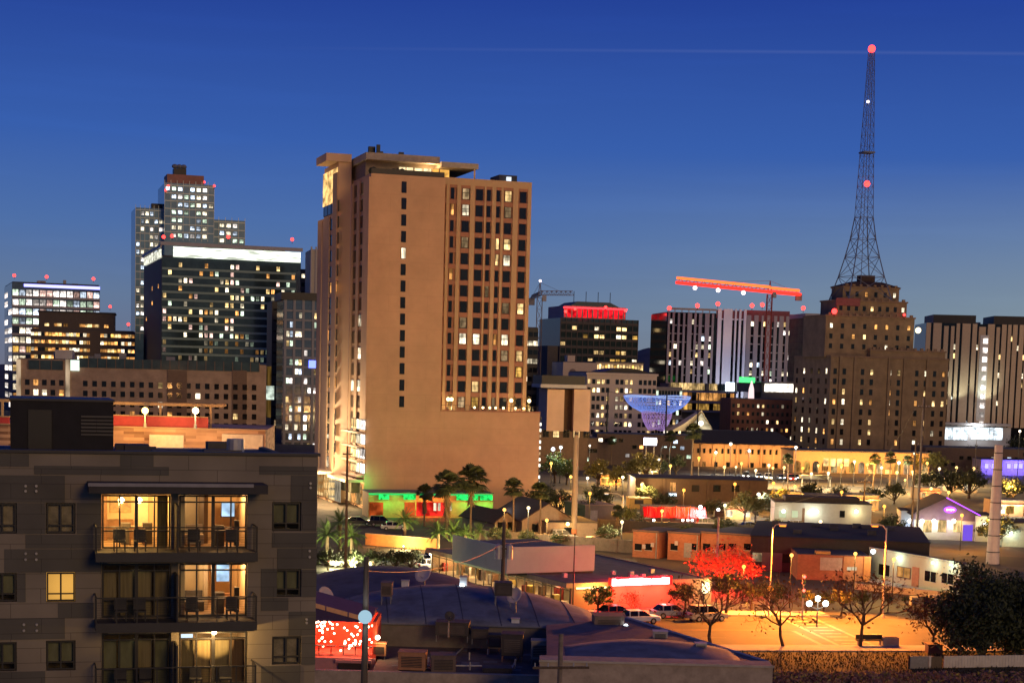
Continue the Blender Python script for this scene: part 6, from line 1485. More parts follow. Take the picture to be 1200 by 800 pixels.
# ================================================================== dark vaulted roofs close by
rg = random.Random(91)
VR = mat('vault_roof', (.115, .13, .175), rough=.8, var=.4, scale=.5); VR2 = mat('vault_roof_dark', (.06, .066, .105), rough=.8, var=.4, scale=.5)
def px_x(px, py, y): return W(px, py, y).x
wh = thing('warehouse', 'old warehouse with shallow vaulted dark blue roofs and a beige parapet wall', 'warehouse', (0, 0, 0))
def vault(nm, x0, x1, y0, y1, ze, rise, m, n=20, skew=0.0, rows=6):
    vs = []; fs = []
    for j in range(rows+1):
        t = j/rows; r_ = rise*math.sin(t*math.pi/2)
        for k in range(n+1):
            vs.append((x0+(x1-x0)*k/n+skew*t, y0+(y1-y0)*t, ze+r_*(1-((k/n-.5)*2)**2)))
    for j in range(rows):
        for k in range(n): a = j*(n+1)+k; fs.append((a, a+1, a+n+2, a+n+1))
    o = MB().add(vs, fs).build(nm, m, wh, smooth=True); sm_ = o.modifiers.new('solid', 'SOLIDIFY'); sm_.thickness = .18; sm_.offset = -1
    b_ = MB(); a = rows*(n+1)
    b_.add([(vs[a+k][0], y1-.2, vs[a+k][2]-.19) for k in range(n+1)]+[(vs[a+k][0], y1-.2, 0) for k in range(n+1)], [(k+1, k, n+1+k, n+2+k) for k in range(n)]); b_.build('rear_wall', mat('gable_grey', (.15, .135, .125), rough=.9), wh)
    MB().box(x0+.1, x1-.1, y0+.15, y0+.4, 0, ze-.19).build('front_wall', mat('gable_grey', (.15, .135, .125)), wh)
    for q in (0, 1): xx = x0+.1 if q == 0 else x1-.35; b2 = MB(); b2.add([(xx, y0+.41, 0), (xx+.25, y0+.41, 0), (xx+skew+.25, y1-.3, 0), (xx+skew, y1-.3, 0), (xx, y0+.41, ze-.19), (xx+.25, y0+.41, ze-.19), (xx+skew+.25, y1-.3, ze-.19), (xx+skew, y1-.3, ze-.19)], [(0, 3, 2, 1), (4, 5, 6, 7), (0, 1, 5, 4), (1, 2, 6, 5), (2, 3, 7, 6), (3, 0, 4, 7)]); b2.build('side_wall', mat('gable_grey', (.15, .135, .125)), wh)
    return o
vault('vaulted_roof', px_x(384, 731, 147), px_x(712, 735, 147), 147, 158.5, 4.35, 2.15, VR, skew=-1.2)
vault('vaulted_roof', px_x(340, 700, 158.8), px_x(590, 700, 158.8), 158.8, 172, 4.5, 2.0, VR2, skew=-2.0)
# low roof that tapers to the right, with parapet
zl = 2.3
poly = [(px_x(640, 772, 131), 127.6), (px_x(905, 775, 128), 127.6), (px_x(903, 773, 129), 130), (px_x(735, 722, 152), 152.5), (px_x(640, 735, 146.9), 146.9)]
MB().prism(poly, 0, 4.55).build('lower_roof', VR2, wh)
m_ = MB(); a = Vector((poly[2][0], poly[2][1], 4.55)); c = Vector((poly[3][0], poly[3][1], 4.55)); m_.tube(a, c, .16); m_.build('roof_edge', GALV, wh)
vs_ = px_x(664, 780, 128.5), px_x(872, 780, 128.5); vault('vaulted_roof', vs_[0], vs_[1], 128.5, 135.5, 4.56, .75, VR)
MB().box(px_x(436, 790, 134.5), poly[0][0]-.01, 134.3, 147.2, 0, zl, ).build('flat_roof', mat('tar_roof', (.10, .075, .07), rough=.95, var=.4, scale=.8), wh)
BEI = mat('beige_render', (.36, .30, .235), rough=.95, var=.28, scale=1.1, bump=.2)
MB().box(px_x(366, 795, 134), px_x(636, 790, 134), 133.7, 134.28, 0, W(560, 789.5, 133.7).z).build('parapet_wall', BEI, wh)
MB().box(px_x(632, 790, 125.4)+.01, px_x(905, 790, 125.4), 125.2, 127.5, 0, W(770, 776.5, 125.2).z).build('parapet_wall', BEI, wh)
MB().box(px_x(632, 790, 125.4)-.05, px_x(905, 790, 125.4)+.1, 125.1, 125.19, W(770, 776.5, 125.2).z-.12, W(770, 776.5, 125.2).z+.05).build('wall_coping', mat('coping_grey', (.42, .38, .32)), wh)
m_ = MB().box(px_x(690, 720, 154), px_x(735, 720, 154), 152.6, 158, 0, 4.3); m_.build('side_roof', VR2, wh)
# patches, seams and pipes on the roofs
PT = mat('roof_patch', (.13, .125, .13), rough=.9, var=.3, scale=1.5); m_ = MB(); m2 = MB()
for k in range(9):
    x = rg.uniform(px_x(445, 780, 138), px_x(620, 780, 138)); y = rg.uniform(135.2, 145.5); m_.box(x, x+rg.uniform(.6, 2.2), y, y+rg.uniform(.5, 1.6), zl+.002+.002*k, zl+.012+.002*k)
for k in range(7):
    x = rg.uniform(px_x(700, 770, 138), px_x(800, 770, 138)); y = rg.uniform(136.5, 141); m_.box(x, x+rg.uniform(.6, 2.0), y, y+rg.uniform(.5, 1.4), 4.552+.002*k, 4.562+.002*k)
m_.build('roof_patch_layer', PT, wh)
for k, (xa, ya, xb, yb_) in enumerate(((px_x(470, 770, 138), 136, px_x(600, 770, 138), 137.2), (px_x(520, 770, 140), 135, px_x(540, 770, 140), 146), (px_x(600, 770, 140), 136, px_x(612, 770, 140), 146.2))):
    o = MB().path([(xa, ya, zl+.22), ((xa+xb)/2, (ya+yb_)/2, zl+.24), (xb, yb_, zl+.22)], [.07]*3, 7).build('roof_pipe', GALV, wh)
for k in range(6):
    x = rg.uniform(px_x(450, 780, 138), px_x(620, 780, 138)); y = rg.uniform(136, 145); MB().tube((x, y, zl), (x, y, zl+rg.uniform(.4, .8)), .07, n=8).build('vent_pipe', GALV, wh)
SM_ = mat('membrane_seam', (.055, .055, .075), rough=.9)
for k in range(7):
    px_ = px_x(384, 731, 147)+(px_x(712, 735, 147)-px_x(384, 731, 147))*(k+.6)/7.4; kk = (k+.6)/7.4; m3 = MB(); pts = []
    for j in range(9): t = j/8; pts.append((px_-1.2*t, 147+11.5*t, 4.35+2.15*math.sin(t*math.pi/2)*(1-((kk-.5)*2)**2)+.012))
    m3.path(pts, [.035]*9, 4).build('membrane_seam', SM_, wh)
# boxes on the roofs
AC = mat('hvac_brown', (.13, .095, .08), rough=.7, var=.25, scale=2); ACD = mat('hvac_dark', (.04, .035, .035), rough=.6); ACL = mat('hvac_orange', (.36, .18, .09), rough=.7, var=.2)
def roof_z(px, py):
    return zl
labs = ['brown rooftop cooler on legs on the crest of the vaulted roof', 'dark rooftop cooler on the vault between the dish and the shop window', 'large dark rooftop cooler carrying a small black dish', 'dark rooftop cooler beside the one with the black dish', 'tall dark rooftop cooler on orange lit legs', 'widest dark rooftop cooler on orange lit legs', 'open framed rooftop cooler with a pale frame', 'small square cooler low on the tar roof', 'orange lit rooftop cooler beside the red patio', 'small cooler with side grille at the parapet', 'square plywood roof hatch with a bluish lamp', 'grey metal cooler on the roof slope near the street', 'small metal vent box near the roof tip', 'low dark cooler near the tar roof parapet']
acs = [(446, 703, 459, 683, 152, 1.5), (580, 702, 600, 683, 150, 1.6), (510, 748, 549, 729, 139, 2), (552, 751, 572, 737, 138, 1.5), (572, 762, 587, 744, 134, 1.4), (587, 775, 612, 743, 131, 1.8), (622, 778, 642, 751, 129, 1.5), (505, 793, 534, 768, 127, 1.6), (466, 790, 498, 764, 129, 1.6), (436, 772, 452, 754, 134, 1.3),
       (696, 745, 731, 722, 148, 2), (765, 751, 782, 740, 141, 1.1), (815, 763, 828, 754, 134, .9), (566, 793, 600, 783, 127, 1.4)]
for i, (q0, yb, q1, yt, Y, dp) in enumerate(acs):
    if i in (2, 3, 4, 5, 6, 7, 8, 9, 13): Y = max(134.8, min(144.5, G(q0, yb, zl).y))
    p = W(q0, yb, Y); q = W(q1, yb, Y); zt = W(q0, yt, Y).z; zb = min(p.z, zt-.5); w_ = q.x-p.x
    t = thing('rooftop_cooler' if i not in (10,) else 'roof_hatch', labs[i], 'cooler' if i != 10 else 'roof hatch', (p.x, Y, zb), R((0, 4, -3)[i % 3]), 'rooftop coolers'); h_ = zt-zb; lg = h_*.22
    mt = (AC, ACD, ACD, ACD, ACD, ACD, mat('frame_pale', (.25, .23, .20)), AC, ACL, ACL, mat('ply', (.20, .15, .12)), GALV, GALV, ACD)[i]
    MB().box(0, w_, 0, dp, lg, h_).build('casing', mt, t, bevel=.03)
    MB().box(-.04, w_+.04, -.04, dp+.04, h_, h_+.06).build('lid', mt, t)
    gr_ = MB(); n = 7
    for k in range(n): z = lg+(h_-lg)*(.18+.64*k/n); gr_.box(w_*.12, w_*.88, -.035, -.002, z, z+(h_-lg)*.05)
    gr_.build('grille', ACD if mt is not ACD else mat('hvac_grille', (.09, .075, .07)), t)
    for x in (.06, w_-.12):
        for y in (.06, dp-.12): MB().box(x, x+.06, y, y+.06, -.6 if i < 2 else -.25, lg).build('leg', ACL if i in (4, 5, 8) else GREYM, t)
    if i == 10: MB().ball((w_+.15, -.2, h_*.55), .2).build('lamp', glow('bluish_white', (.75, .9, 1), 14), t); lamp('lamp_light', t, (w_+.6, -.5, h_*.5), 25, (.7, .85, 1), radius=.1)
def dish(label, px, py, Y, r, tilt, m):
    p = W(px, py, Y); t = thing('satellite_dish', label, 'satellite dish', (p.x, Y, p.z-.8), R(tilt), 'satellite dishes')
    d_ = MB(); n = 14; vs = [(0, 0, 0)]; fs = []
    for j in (1, 2, 3):
        for k in range(n): a = 6.283*k/n; rr = r*j/3; vs.append((rr*math.cos(a), -.35*r*(j/3)**2, rr*math.sin(a)))
    for k in range(n): fs.append((0, 1+k, 1+(k+1) % n))
    for j in range(2):
        for k in range(n): q = 1+j*n; fs.append((q+k, q+n+k, q+n+(k+1) % n, q+(k+1) % n))
    o = d_.add(vs, fs).build('reflector', m, t, smooth=True); o.location = (0, 0, .95); o.rotation_euler = (R(-28), 0, 0); sm_ = o.modifiers.new('s', 'SOLIDIFY'); sm_.thickness = .03
    MB().tube((0, .1, -.8), (0, .1, .95), .06).build('mast', GREYM, t); MB().tube((0, -.1, .6), (0, -.9*r, .95), .025).build('feed_arm', GREYM, t)
DSH = mat('dish_pale', (.50, .43, .40), rough=.6, var=.08)
dish('pale satellite dish on the vault near the red patio', 380, 700.5, 150, .85, 50, DSH); dish('pale satellite dish beside the lit storefront', 604, 700, 150, .75, -35, DSH); dish('large pale dish on the rear vault crest', 497, 675, 163, .85, -30, DSH); dish('small black dish standing on a rooftop cooler', 526.5, 724, 139, .42, 20, ACD)
for i, (q, y_, Y) in enumerate(((543, 685, 158), (475, 683, 162), (604, 728, 148), (733, 758, 138), (742, 760, 137.5))):
    p = W(q, y_, Y); t = thing('roof_vent', ('blue white lit roof vent box near the lit storefront', 'small white vent on the crest of the rear vault', 'flat white vent on the grey vault', 'pale twin vent box near the roof tip', 'round white vent pot near the roof tip')[i], 'roof vent', (p.x, Y, p.z-.25), 0, 'roof vents'); MB().box(-.35, .35, -.3, .3, -.5, .5 if i else 1.0).build('body', mat('vent_white', (.55, .58, .60)), t); MB().box(-.4, .4, -.35, .35, .5 if i else 1.0, .58 if i else 1.1).build('cap', GALV, t)
    if i == 0: MB().ball((-.1, -.5, .1), .25).build('lamp', glow('bluish_white', (.75, .9, 1), 14), t)
# ---------------------------------------------------------------- red patio with string lights
yP = 140.0
pt = thing('patio', 'open fronted patio glowing red with many string lights under a violet sloped roof', 'patio', (px_x(364, 770, yP), yP, 0), 0); wP = px_x(436, 770, yP)-px_x(364, 770, yP)
z0 = W(400, 770, yP).z; z1 = W(400, 731, yP).z
REDW = mat('patio_red', (.60, .07, .035), rough=.8, var=.15)
MB().box(0, wP, 5, 5.3, z0, z1+.4).build('back_wall', REDW, pt); MB().box(-.3, 0, 0, 5.3, 0, z1+.4).build('side_wall', REDW, pt); MB().box(wP, wP+.3, 0, 5.3, 0, z1+.3).build('side_wall', REDW, pt)
MB().box(0, wP, .01, 5, z0-.2, z0).build('floor', mat('patio_floor', (.30, .12, .10)), pt); MB().box(-.1, wP+.3, -.25, -.0, 0, z0-.002).build('front_wall', mat('pink_wall', (.42, .20, .20), rough=.9, var=.15), pt)
xa = wP*.46; MB().box(xa, wP*.97, -.5, -.26, z0-2.2, z0-.35).build('garage_door', mat('patio_door', (.03, .022, .022)), pt); MB().box(xa-.25, wP, -.6, -.26, z0-.34, z0-.1).build('door_lintel', mat('pink_wall', (.42, .20, .20)), pt)
zA_, zB_ = W(370, 706, yP).z, W(430, 727, yP).z
m_ = MB(); m_.add([(-.6, -.4, zA_), (wP*.97, -.4, zB_), (wP*.97, 6, zB_+.3), (-.6, 6, zA_+.3), (-.6, -.4, z1+.3), (wP*.97, -.4, z1+.25), (wP*.97, 6, z1+.25), (-.6, 6, z1+.3)], [(0, 1, 2, 3), (4, 7, 6, 5), (0, 4, 5, 1), (1, 5, 6, 2), (2, 6, 7, 3), (3, 7, 4, 0)]); m_.build('roof', mat('violet_tarp', (.055, .035, .10), rough=.7), pt)
m_ = MB()
for k in range(3): a, c = k/3+.01, (k+1)/3-.01; m_.add([(-.6+(wP*.97+.6)*q, -.46, zA_+(zB_-zA_)*q+dz) for q, dz in ((a, -.1), (c, -.1), (c, .28), (a, .28))]+[(-.6+(wP*.97+.6)*q, -.41, zA_+(zB_-zA_)*q+dz) for q, dz in ((a, -.1), (c, -.1), (c, .28), (a, .28))], [(0, 1, 2, 3), (7, 6, 5, 4), (3, 2, 6, 7), (0, 4, 5, 1)])
m_.build('roof_fascia', mat('fascia_orange', (.75, .42, .20)), pt)
bulb = glow('string_bulb', (1, .66, .40), 14); bme = MB().ball((0, 0, 0), .085, 7, 5).mesh('bulb', bulb)
for k in range(64):
    x = rg.uniform(.1, wP*.98); z = z1-.2-abs(rg.gauss(0, .35))*(z1-z0)*.9
    if k % 4 == 0: x = wP*rg.uniform(.45, .8); z = z0+rg.uniform(.3, 1.0)
    if k % 4 == 1: x = wP*rg.uniform(0, .2)
    inst('string_light', bme, pt, (x, rg.uniform(.4, 4.6), max(z0+.2, z)))
for q in (.15, .45, .8): lamp('patio_light', pt, (wP*q, 2.4, z1-.4), 230, (1, .16, .06), radius=.3)
lamp('end_light', pt, (wP+.9, -.4, z1-1.0), 90, (1, .60, .25), radius=.12); MB().ball((wP+.45, -.15, z1-1.0), .2).build('end_lamp', glow('end_lamp', (1, .85, .55), 14), pt)
for k in range(5): x = wP*(.1+.2*k); o = MB().box(x-.4, x+.4, 1.2, 1.9, z0+.7, z0+.76); o.box(x-.04, x+.04, 1.5, 1.6, z0, z0+.7); o.build('table', BLACK, pt)
# ---------------------------------------------------------------- poles close by
up1 = utility_pole('dark wooden pole with a round blue white lamp beside the red patio', 426, 850, 652, (), 0, Y=112, r=.22)
p = W(427, 721, 112); MB().ball((p.x-up1.location.x+.0, -.55, p.z), .46, 14, 10).build('lamp_globe', glow('pole_lamp', (.50, .78, .95), .75), up1); lamp('lamp_light', up1, (0, -1.5, p.z), 60, (.7, .85, 1), radius=.3)
utility_pole('dark wooden pole with two transformers and crossarm before the white parapet', 588.5, 700, 611, ((2.6, .9),), 2, Y=165, r=.20)
utility_pole('pale crossarm pole top rising in front of the beige wall', 655, 830, 742, ((2.0, 1.7),), 0, Y=100, r=.17, m=mat('pole_grey_wood', (.20, .17, .14), rough=.9, var=.3, scale=3))
utility_pole('bare wooden pole among the lit palms', 405, 668, 522, ((1.0, .6),), 0, Y=205, r=.16)
MB().ball((0, 0, 0), .3)
MONO = mat('weathered_steel', (.22, .16, .12), rough=.8, var=.12, scale=1.2); RST = mat('rusted_base', (.36, .13, .06), rough=.9, var=.3)
def monopole(label, px, pyb, pyt, r0, r1, bands, base, m):
    p = G(px, pyb); h = W(px, pyt, p.y).z; t = thing('monopole', label, 'pole', (p.x, p.y, 0), 0, 'steel monopoles'); MB().tube((0, 0, 0), (0, 0, h), r0, r1, 14).build('shaft', m, t)
    for k in range(bands): z = h*(k+.7)/(bands+.2); rr = r0+(r1-r0)*z/h; MB().tube((0, 0, z), (0, 0, z+.12), rr+.05, n=14).build('band', BLACK, t)
    if base: MB().tube((0, 0, 0), (0, 0, h*.10), r0*1.06, r0*1.05, 14).build('rusty_base', RST, t); MB().box(-r1*.8, r1*.8, -r1*1.15, -r1*.9, h-.6, h-.2).build('top_box', BLACK, t)
    return t
mp1 = monopole('thick tan steel monopole with a rusty orange base', 672, 632, 505, .52, .38, 0, True, MONO)
mp2 = monopole('tapered pinkish white pole with dark straps at the edge', 1163, 660, 521, .98, .60, 7, False, mat('white_pole', (.70, .55, .46), rough=.8, var=.10))
lamp('pole_uplight', mp1, (-1.5, -6, 2.0), 110, (1, .60, .30), radius=.4); lamp('pole_uplight', mp2, (-2.5, -7, 3.0), 260, (1, .60, .30), radius=.4)
p = G(672, 700)
street_lamp('thin black pole standing on the near edge of the shop roof', 671, 718, 626, (1, .8, .4), ('off', .01), 0, 'globe', .12, name='flag_pole', cat='pole', pole=.07, pm=BLACK, group='thin poles')
utility_pole('twin wooden poles carrying wires near the violet gabled house', 1073, 652, 466, ((1.4, .9),), 0, r=.17, m=mat('pole_grey_wood', (.20, .17, .14)))
utility_pole('second pole close beside the twin wire poles', 1067, 640, 512, ((1.2, .8),), 0, r=.15)
utility_pole('wooden pole with crossarm in front of the yellow lit house wall', 1011, 617, 561, ((.6, 1.6),), 0, r=.17)
# wires
def wire(label, a, c, sag=1.0):
    pts = [Vector(a).lerp(Vector(c), k/10)-Vector((0, 0, sag*4*(k/10)*(1-k/10))) for k in range(11)]
    tag(MB().path(pts, [.022]*11, 4).build('power_line', BLACK), label, 'wire', 'power lines')
g1 = W(588.5, 637, 164.7); g2 = W(1011, 564, 300); g3 = W(1073, 478, G(1073, 652).y-.3); g4 = W(426, 668, 112)
wire('thin wire running from the transformer pole toward the house pole', g1, g2, 1.6); wire('long sagging wire between house pole and twin wire poles', g2, g3, 1.2); wire('thin wire between the lamp pole and the transformer pole', g4, g1, 1.0)
# ---------------------------------------------------------------- street: lamps, signal, cars, trees
SOD = (1, .26, .022)
PALEP = mat('pale_pole', (.62, .52, .38), rough=.6, var=.08)
l1 = street_lamp('tall pale street light pole with double head before the mint building', 1034, 724, 618, SOD, ('sodium', 3), 38000, 'arm', .3, -1.0, pole=.10, pm=PALEP)
street_lamp('slim pale pole with an added lamp head and a low yellow diamond sign', 901, 722, 617, SOD, ('sodium', 3), 38000, 'arm', .3, .8, pole=.075, pm=PALEP)  # arm and lamp head added to a plain pole to light the road
for px, py, pw in ((770, 716, 2300), (1130, 742, 2400), (980, 760, 1500)):
    g = G(px, py)
# yellow sign on the slim pole
p = G(901, 722); zz = W(901, 690, p.y).z; sg = thing('warning_sign', 'yellow diamond warning sign fixed to the slim pale pole', 'sign', (p.x, p.y-.18, zz), R(8)); o = MB().add([(-.5, 0, 0), (0, 0, -.5), (.5, 0, 0), (0, 0, .5), (-.5, .03, 0), (0, .03, -.5), (.5, .03, 0), (0, .03, .5)], [(0, 1, 2, 3), (7, 6, 5, 4), (0, 4, 5, 1), (1, 5, 6, 2), (2, 6, 7, 3), (3, 7, 4, 0)]).build('face', mat('sign_yellow', (.75, .42, .02), rough=.5), sg); MB().box(-.04, .04, .03, .06, -.9, .6).build('bracket', GREYM, sg)
# cluster of three globes
p = G(957, 735); gl = thing('globe_lamp', 'street lamp with three white globes among the bare trees', 'street lamp', (p.x, p.y, .1), 0, 'street lamps'); hz = W(957, 708, p.y).z
MB().tube((0, 0, 0), (0, 0, hz), .09, .07, 8).build('pole', BLACK, gl)
for dx, q in ((-.9, 708), (0, 702), (.85, 707.5)):
    z = W(957, q, p.y).z; MB().tube((0, 0, hz-.6), (dx, 0, z-.25), .04).build('bracket', BLACK, gl); MB().ball((dx, 0, z), .32, 12, 8).build('globe', glow('globe_white', (1, .95, .88), 10), gl)
lamp('lamp_light', gl, (0, -.8, hz+.3), 420, (1, .85, .62), radius=.3)
# signal
p = G(940, 726); ts_ = thing('traffic_light', 'traffic signal with a red light above the junction corner', 'traffic light', (p.x, p.y, .1), 0); hz = W(940, 676, p.y).z; MB().tube((0, 0, 0), (0, 0, hz), .10, .07, 8).build('pole', GREYM, ts_)
for k, q in enumerate((679, 695)):
    z = W(940, q, p.y).z; o = MB().box(-.2, .2, -.3, -.05, z-.55, z+.5).build('signal_head', BLACK, ts_); MB().ball((0, -.32, z+.28), .17).build('red_lens', glow('signal_red', (1, .08, .05), 7), o); MB().ball((0, -.31, z), .13).build('amber_lens', mat('lens_amber', (.2, .10, .02)), o); MB().ball((0, -.31, z-.3), .13).build('green_lens', mat('lens_green', (.02, .12, .04)), o)
# cars on the near street and in car parks
def carat(label, px, py, rz, paint, on=False, suv=False, group='cars'): g = G(px, py); return car(label, (g.x, g.y, .014), R(rz), PAINTS[paint], on, suv, group)
carat('white car waiting on the orange lit street under the red sign', 748, 730, 20, 'white', False, False, 'cars near the red signed shop'); carat('beige hatchback parked beside the bare tree at the shop corner', 828, 727, 22, 'beige', False, True, 'cars near the red signed shop'); carat('red car half hidden behind the white car', 722, 724, 24, 'red', True, False, 'cars near the red signed shop'); carat('silver car between the white car and the beige hatchback', 786, 723, 22, 'silver', False, False, 'cars near the red signed shop')
for i, (q, y_, pn, lab) in enumerate(((874, 560, 'black', 'first headlit car of the boulevard queue beside the civic building'), (889, 560.5, 'silver', 'silver car in the boulevard queue with bright headlights'), (900, 562, 'white', 'white car in the boulevard queue below the dark palm'), (915, 562, 'blue', 'blue car in the boulevard queue before the arcade'), (927, 563, 'red', 'red car in the boulevard queue before the arcade'), (935, 562, 'black', 'last black car of the boulevard queue by the flat canopy'))):
    carat(lab, q, y_, 200 if False else -98+i*3, pn, True, i % 2 == 0, 'cars queuing on the boulevard')
for i, (q, y_, rz, pn, lab) in enumerate(((918, 620, 170, 'black', 'black car parked before the pale lit house'), (936, 621, 8, 'white', 'white car with lit lamps parked before the pale house'), (949, 622, 175, 'red', 'red tail lit car parked before the hedge tree'), (660, 633, 10, 'silver', 'silver car parked by the rusty monopole base'), (420, 615, 10, 'black', 'black car parked outside the glowing shopfronts'), (447, 616, 8, 'black', 'second black car parked below the green neon'), (462, 621, 8, 'silver', 'silver car parked beside the green neon restaurant'))):
    carat(lab, q, y_, rz, pn, i in (1, 2), i % 2 == 1, 'cars parked by the houses')
for i, (q, y_, pn) in enumerate(((497, 662, 'white'), (507, 667, 'silver'), (515, 660, 'white'), (449, 664, 'white'), (402, 663, 'white'))):
    carat(('white car under the short palms at the lot entrance', 'silver car in the lit lot behind the shop', 'white van like car beside the white parapet', 'white car behind the dark hedge', 'white car at the foot of the lit palms')[i], q, y_, 20+i*9, pn, i in (0, 3), i == 2, 'cars in the side lot')
lamp('lot_light', None, G(505, 655)+Vector((0, -4, 5)), 420, (1, .72, .36), radius=.3) if False else None
lt = street_lamp('short white lot lamp between the short palms and parapet', 505, 668, 648, (1, .80, .5), ('lotwhite', 9), 480, 'globe', .3, pole=.06)
# trees ---------------------------------------------------------------
RUS = mat('sparse_leaves', (.16, .075, .03), rough=.8, var=.5, scale=6)
B1 = bare_mesh(3, 7.5, 1.05, leaves=1, lm=RUS); B2 = bare_mesh(8, 8.5, 1.1, leaves=1, nfork=5, lm=RUS); B3 = bare_mesh(12, 6, .95, leaves=2, lm=RUS)
def tree(meshes, label, px, pyb, pyt, hm, name='tree', cat='tree', group=None, rz=0.0, z0=0.0):
    g = G(px, pyb); h_ = W(px, pyt, g.y).z; return plant(name, meshes, label, cat, (g.x, g.y, z0), rz, group, h_/hm)
def mh(ms): return max(v.co.z for m__ in ms for v in m__.vertices)
bg_ = 'bare trees along the orange street'
tree(B1, 'bare tree with a forked trunk before the beige hatchback', 834, 759, 672, mh(B1), 'bare_tree', group=bg_, rz=.3); tree(B2, 'slender bare tree standing before the three globes lamp', 918, 758, 676, mh(B2), 'bare_tree', group=bg_, rz=1.3); tree(B1, 'wide bare tree spreading over the street bench', 1008, 758, 672, mh(B1), 'bare_tree', group=bg_, rz=2.1); tree(B3, 'small bare tree in a pot beside the big dark tree', 1094, 763, 700, mh(B3), 'bare_tree', group=bg_, rz=.5)
for o_ in list(col.objects):
    if o_.name.startswith('bare_tree') and o_.parent is None: s_ = o_.scale[0]; o_.scale = (s_*1.35, s_*1.35, s_*1.12)
g = G(1094, 765); pt_ = thing('plant_pot', 'square terracotta pot holding the small bare tree', 'pot', (g.x, g.y, .02), 0); MB().prism([(-.7, -.7), (.7, -.7), (.7, .7), (-.7, .7)], 0, .85).build('pot', mat('terracotta', (.22, .10, .06)), pt_); MB().box(-.78, .78, -.78, .78, .85, .95).build('rim', mat('terracotta', (.22, .10, .06)), pt_)
RT = bare_mesh(22, 6, 1.35, m=mat('painted_glow_bark', (.34, .13, .08)), leaves=3, lm=mat('painted_glow_leaves', (.40, .085, .045), rough=.9), nfork=6, tr=.10)  # red glow on the bush is put into its bark and leaf colours
tr_ = tree(RT, 'wide bare bush glowing red orange behind the shop', 842, 690, 640, mh(RT), 'red_lit_tree', rz=1.0); tr_.scale = (1.9, 1.5, 1.1)
gq = G(842, 690)
for dx, dy in ((-5, -2.5), (0, -4), (4.5, -2)): lamp('red_uplight', None, (gq.x+dx, gq.y+dy, 1.6), 1700, (1, .03, .01), radius=.3).parent = None
for l_ in [o for o in col.objects if o.name.startswith('red_uplight')]: l_.parent = tr_; l_.matrix_parent_inverse = Matrix.LocRotScale(tr_.location, tr_.rotation_euler, tr_.scale).inverted()
BIG = leafy_mesh(41, 9, 5.6, 95, 150, .24, .10, .74, LEAFD, -.98)
tree(BIG, 'big dark evergreen tree filling the corner beside the ribbed fence', 1150, 771, 652, mh(BIG), 'evergreen_tree', rz=.4); tree(BIG, 'lower dark evergreen next to the small potted tree', 1205, 768, 668, mh(BIG), 'evergreen_tree', rz=2.4)
SM = leafy_mesh(52, 4, 1.6, 26, 46, .16, .4, .8, LEAFO); SM2 = leafy_mesh(53, 4, 1.9, 30, 46, .17, .35, .8, LEAFG); RND = leafy_mesh(54, 4, 1.5, 30, 50, .14, .5, .7, LEAFD)
tree(SM2, 'yellow green lit tree at the corner of the signed shop', 700, 722, 683, mh(SM2), 'small_tree'); tree(RND, 'round dark topped tree before the shop wall', 801, 724, 681, mh(RND), 'small_tree')
tree(B3, 'bushy bare tree in front of the red shop wall', 742, 724, 690, mh(B3), 'bare_tree', group=bg_, rz=2); tree(RND, 'dark ivy like tree at the far corner of the shop', 850, 722, 668, mh(RND), 'small_tree', rz=1); tree(SM, 'dark shrubby tree near the orange brick shop', 880, 716, 680, mh(SM), 'small_tree', rz=2); tree(SM, 'orange lit leafy tree behind the wide bare tree', 985, 722, 688, mh(SM), 'small_tree', rz=.6); tree(SM, 'shrubby tree behind the traffic signal', 944, 719, 688, mh(SM), 'small_tree', rz=1.6)
for i, (q, yb, yt) in enumerate(((1040, 716, 694), (1060, 712, 697), (1085, 714, 696), (1108, 716, 690))): tree(RND, ('low shrub beyond the junction by the pale street light', 'low shrub left of the tan cabinet', 'low shrub between tan cabinet and pale sign block', 'low shrub against the big dark tree')[i], q, yb, yt, mh(RND), 'shrub', 'shrub', 'shrubs beyond the junction', i)
# palms
PF = palm_mesh(61, 12, 4.4, .8); PS = palm_mesh(62, 12, 2.9, .3); PD = palm_mesh(63, 4.2, 2.6, 0, LEAFG, True, .26); PB = palm_mesh(64, 9, 3.0, 1.3)
pg = 'palms of the city blocks'
for ms, lab, q, yb, yt, rz in ((PF, 'tallest bushy palm with a thick dark head before the podium', 551, 628, 541, 0), (PB, 'shaggy palm with hanging dead fronds left of the tallest palm', 523, 630, 548, 1), (PS, 'slim palm with thick trunk before the dark roofed house', 601, 632, 558, 2), (PS, 'slim palm leaning beside the rusty monopole', 633, 633, 562, 3), (PB, 'dark palm half hidden behind the green neon', 497, 616, 565, 4),
                               (PS, 'lone dark palm rising beside the white tent', 810, 560, 494, 1), (PS, 'palm standing before the orange arcade near the car queue', 923, 572, 530, 2.5), (PS, 'first of two palms together at the arcade end', 1023, 574, 530, .4), (PS, 'second of two palms together at the arcade end', 1042, 574, 528, 1.4), (PS, 'dark palm next to the twin wire poles', 1063, 572, 532, 2.2), (PB, 'dark palm below the curved street light', 723, 626, 590, 2), (PS, 'small palm among lamps below the cream office', 716, 545, 510, .3), (PS, 'palm left of the lone tent palm', 784, 548, 503, .7)):
    tree(ms, lab, q, yb, yt, mh(ms), 'palm_tree', 'palm tree', pg, rz)
